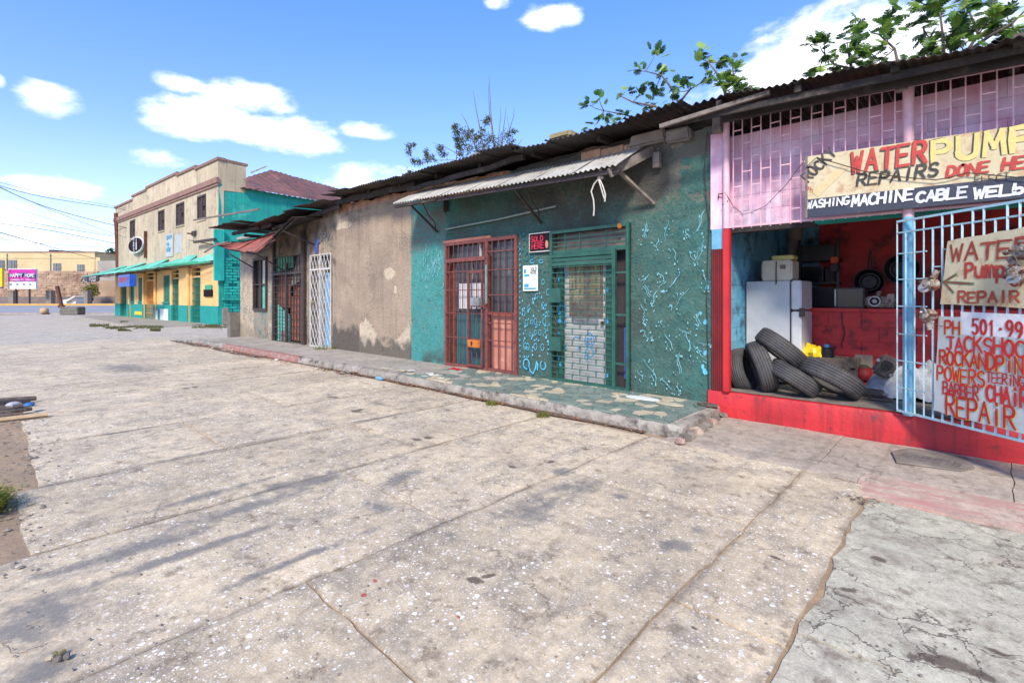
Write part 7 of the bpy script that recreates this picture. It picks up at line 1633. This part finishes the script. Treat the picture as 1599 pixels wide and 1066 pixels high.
# weed clump at the left edge and small tufts
def blades(c, r_, n, h, rr, mb, lean=.6):
    for k in range(n):
        a = rr.uniform(0, 6.28); d = r_*math.sqrt(rr.random()); p = Vector((c[0]+math.cos(a)*d, c[1]+math.sin(a)*d, c[2])); u = Vector((rr.gauss(0, 1), rr.gauss(0, 1), 0)).normalized(); hh = h*rr.uniform(.4, 1.1); w_ = Vector((-u.y, u.x, 0))*rr.uniform(.003, .007)
        q = p+u*hh*lean*.35+Vector((0, 0, hh*.6)); e = p+u*hh*lean+Vector((0, 0, hh)); mb.add([p-w_, p+w_, q+w_*.8, e, q-w_*.8], [(0, 1, 2, 3, 4)])
c = onZ(8, 792); mb = MB(); blades((c.x, c.y-.20, 0), .20, 1300, .15, rr, mb, 1.0)
for k in range(1500):
    p = Vector((c.x+rr.gauss(0, .12), c.y-.19+rr.gauss(0, .11), abs(rr.gauss(.07, .05)))); a = Vector((rr.gauss(0, 1), rr.gauss(0, 1), rr.gauss(0, .6))).normalized()*rr.uniform(.008, .018); b = a.orthogonal().normalized()*a.length*.5; mb.poly([p-a, p+b, p+a, p-b])
tag(mb.build('weed_clump', 'weed', smooth=False), 'bushy yellow-green weed clump at the left edge of the concrete', 'weed')
lk = [((848, 650), 'larger grass tuft growing in the leaf litter below the green paving'), ((768, 632), 'small grass tuft at the kerb left of the larger one'), ((508, 545), 'low weeds at the foot of the white lattice gate')]
for (px, py), lab in lk:
    c = onZ(px, py, .0 if px > 600 else SWZ); mb = MB(); blades((c.x, c.y, c.z), .09 if px > 600 else .3, 120, .07 if px > 600 else .12, rr, mb); tag(mb.build('grass_tuft', 'weed', smooth=False), lab, 'grass')
# grass strips on the lot
mb = MB()
for k in range(9000):
    pl = rr.choice(((140, 170, 509, 2.4), (165, 215, 512, 2.), (200, 255, 511, 2.), (185, 205, 516, 1.), (188, 200, 503, .8), (300, 360, 510, 3.), (320, 345, 508, 2.5), (235, 250, 516, 1.2)))
    px = rr.uniform(pl[0], pl[1]); py = pl[2]+rr.gauss(0, pl[3]*.5)
    c = onZ(px, py, -.01)
    if fb(c.x, c.y, 0, .9, 3) < -.12: continue
    u = Vector((rr.gauss(0, 1), rr.gauss(0, 1), 0)).normalized()*.05; h = rr.uniform(.03, .10); mb.add([c-u*.4, c+u*.4, c+u+Vector((0, 0, h))], [(0, 1, 2)])
tag(stuff(mb.build('lot_grass', 'grass', smooth=False)), 'patches of short dry grass on the far part of the lot', 'grass')
mb = MB()
for k in range(330):
    x = rr.uniform(-9.3, -3.9); y = (.26 if x < -5.7 else .12 if x < -4.6 else -.02)+rr.gauss(0, .13)
    c = Vector((x, y, .004)); s_ = rr.uniform(.004, .016)*(1 if rr.random() < .9 else 1.8); n = 6; b = [c+Vector((math.cos(6.28*i/n)*s_*rr.uniform(.6, 1.2), math.sin(6.28*i/n)*s_*rr.uniform(.6, 1.2), 0)) for i in range(n)]; mb.add(b+[c+Vector((0, 0, s_*.5))], [(i, (i+1) % n, n) for i in range(n)])
tag(stuff(mb.build('broken_chips', 'rubble', smooth=False)), 'crumbled concrete chips along the broken left edge of the slabs', 'rubble')
# small pebbles scattered on the slabs near the camera
mb = MB()
for k in range(420):
    px = rr.uniform(0, 1599); py = rr.uniform(600, 1060); c = onZ(px, py, .004)
    if c.y > 5.1: continue
    s_ = rr.uniform(.003, .009); n = 6; b = [c+Vector((math.cos(6.28*i/n)*s_*rr.uniform(.7, 1.2), math.sin(6.28*i/n)*s_*rr.uniform(.7, 1.2), 0)) for i in range(n)]; top_ = c+Vector((0, 0, s_*.8)); k0 = len(mb.v); mb.add(b+[top_], [(i, (i+1) % n, n) for i in range(n)])
tag(stuff(mb.build('grit', 'rubble', smooth=False)), 'loose grit scattered over the concrete slabs', 'grit')
for k, (px, py, m) in enumerate(((85, 1021, 'rock'), (78, 1026, 'tile_cream'), (96, 1018, 'rock'), (104, 1024, 'rubble'), (90, 1028, 'rubble'))):
    c = onZ(px, py, .012); mb = MB().box(c, (.03, .022, .016), rz=k, bev=.004); tag(mb.build('pebble', m), 'little pale stone in a small heap near the lower left of the concrete', 'pebble', 'heap of little stones on the concrete')
for (px, py, s_, lab) in ((1345, 782, .05, 'clump of brown debris in the gap at the corner of the cracked slab'), (1303, 778, .02, 'dark twig lying on the concrete left of the debris clump')):
    c = onZ(px, py, .01); mb = MB()
    for k in range(40 if s_ > .03 else 3):
        p = c+Vector((rr.gauss(0, s_), rr.gauss(0, s_*.7), rr.random()*.015)); a = Vector((rr.gauss(0, 1), rr.gauss(0, 1), .2)).normalized()*.02; b = a.orthogonal().normalized()*.006; mb.poly([p-a, p+b, p+a, p-b])
    tag(mb.build('debris', 'debris', smooth=False), lab, 'debris')
for o in COL.objects:
    if o.name.split('.')[0] in ('graffiti_rings', 'paint_spots', 'paint_drips', 'paint_mist', 'paint_splash', 'spray_dots', 'tread_lugs'): o['kind'] = 'stuff'
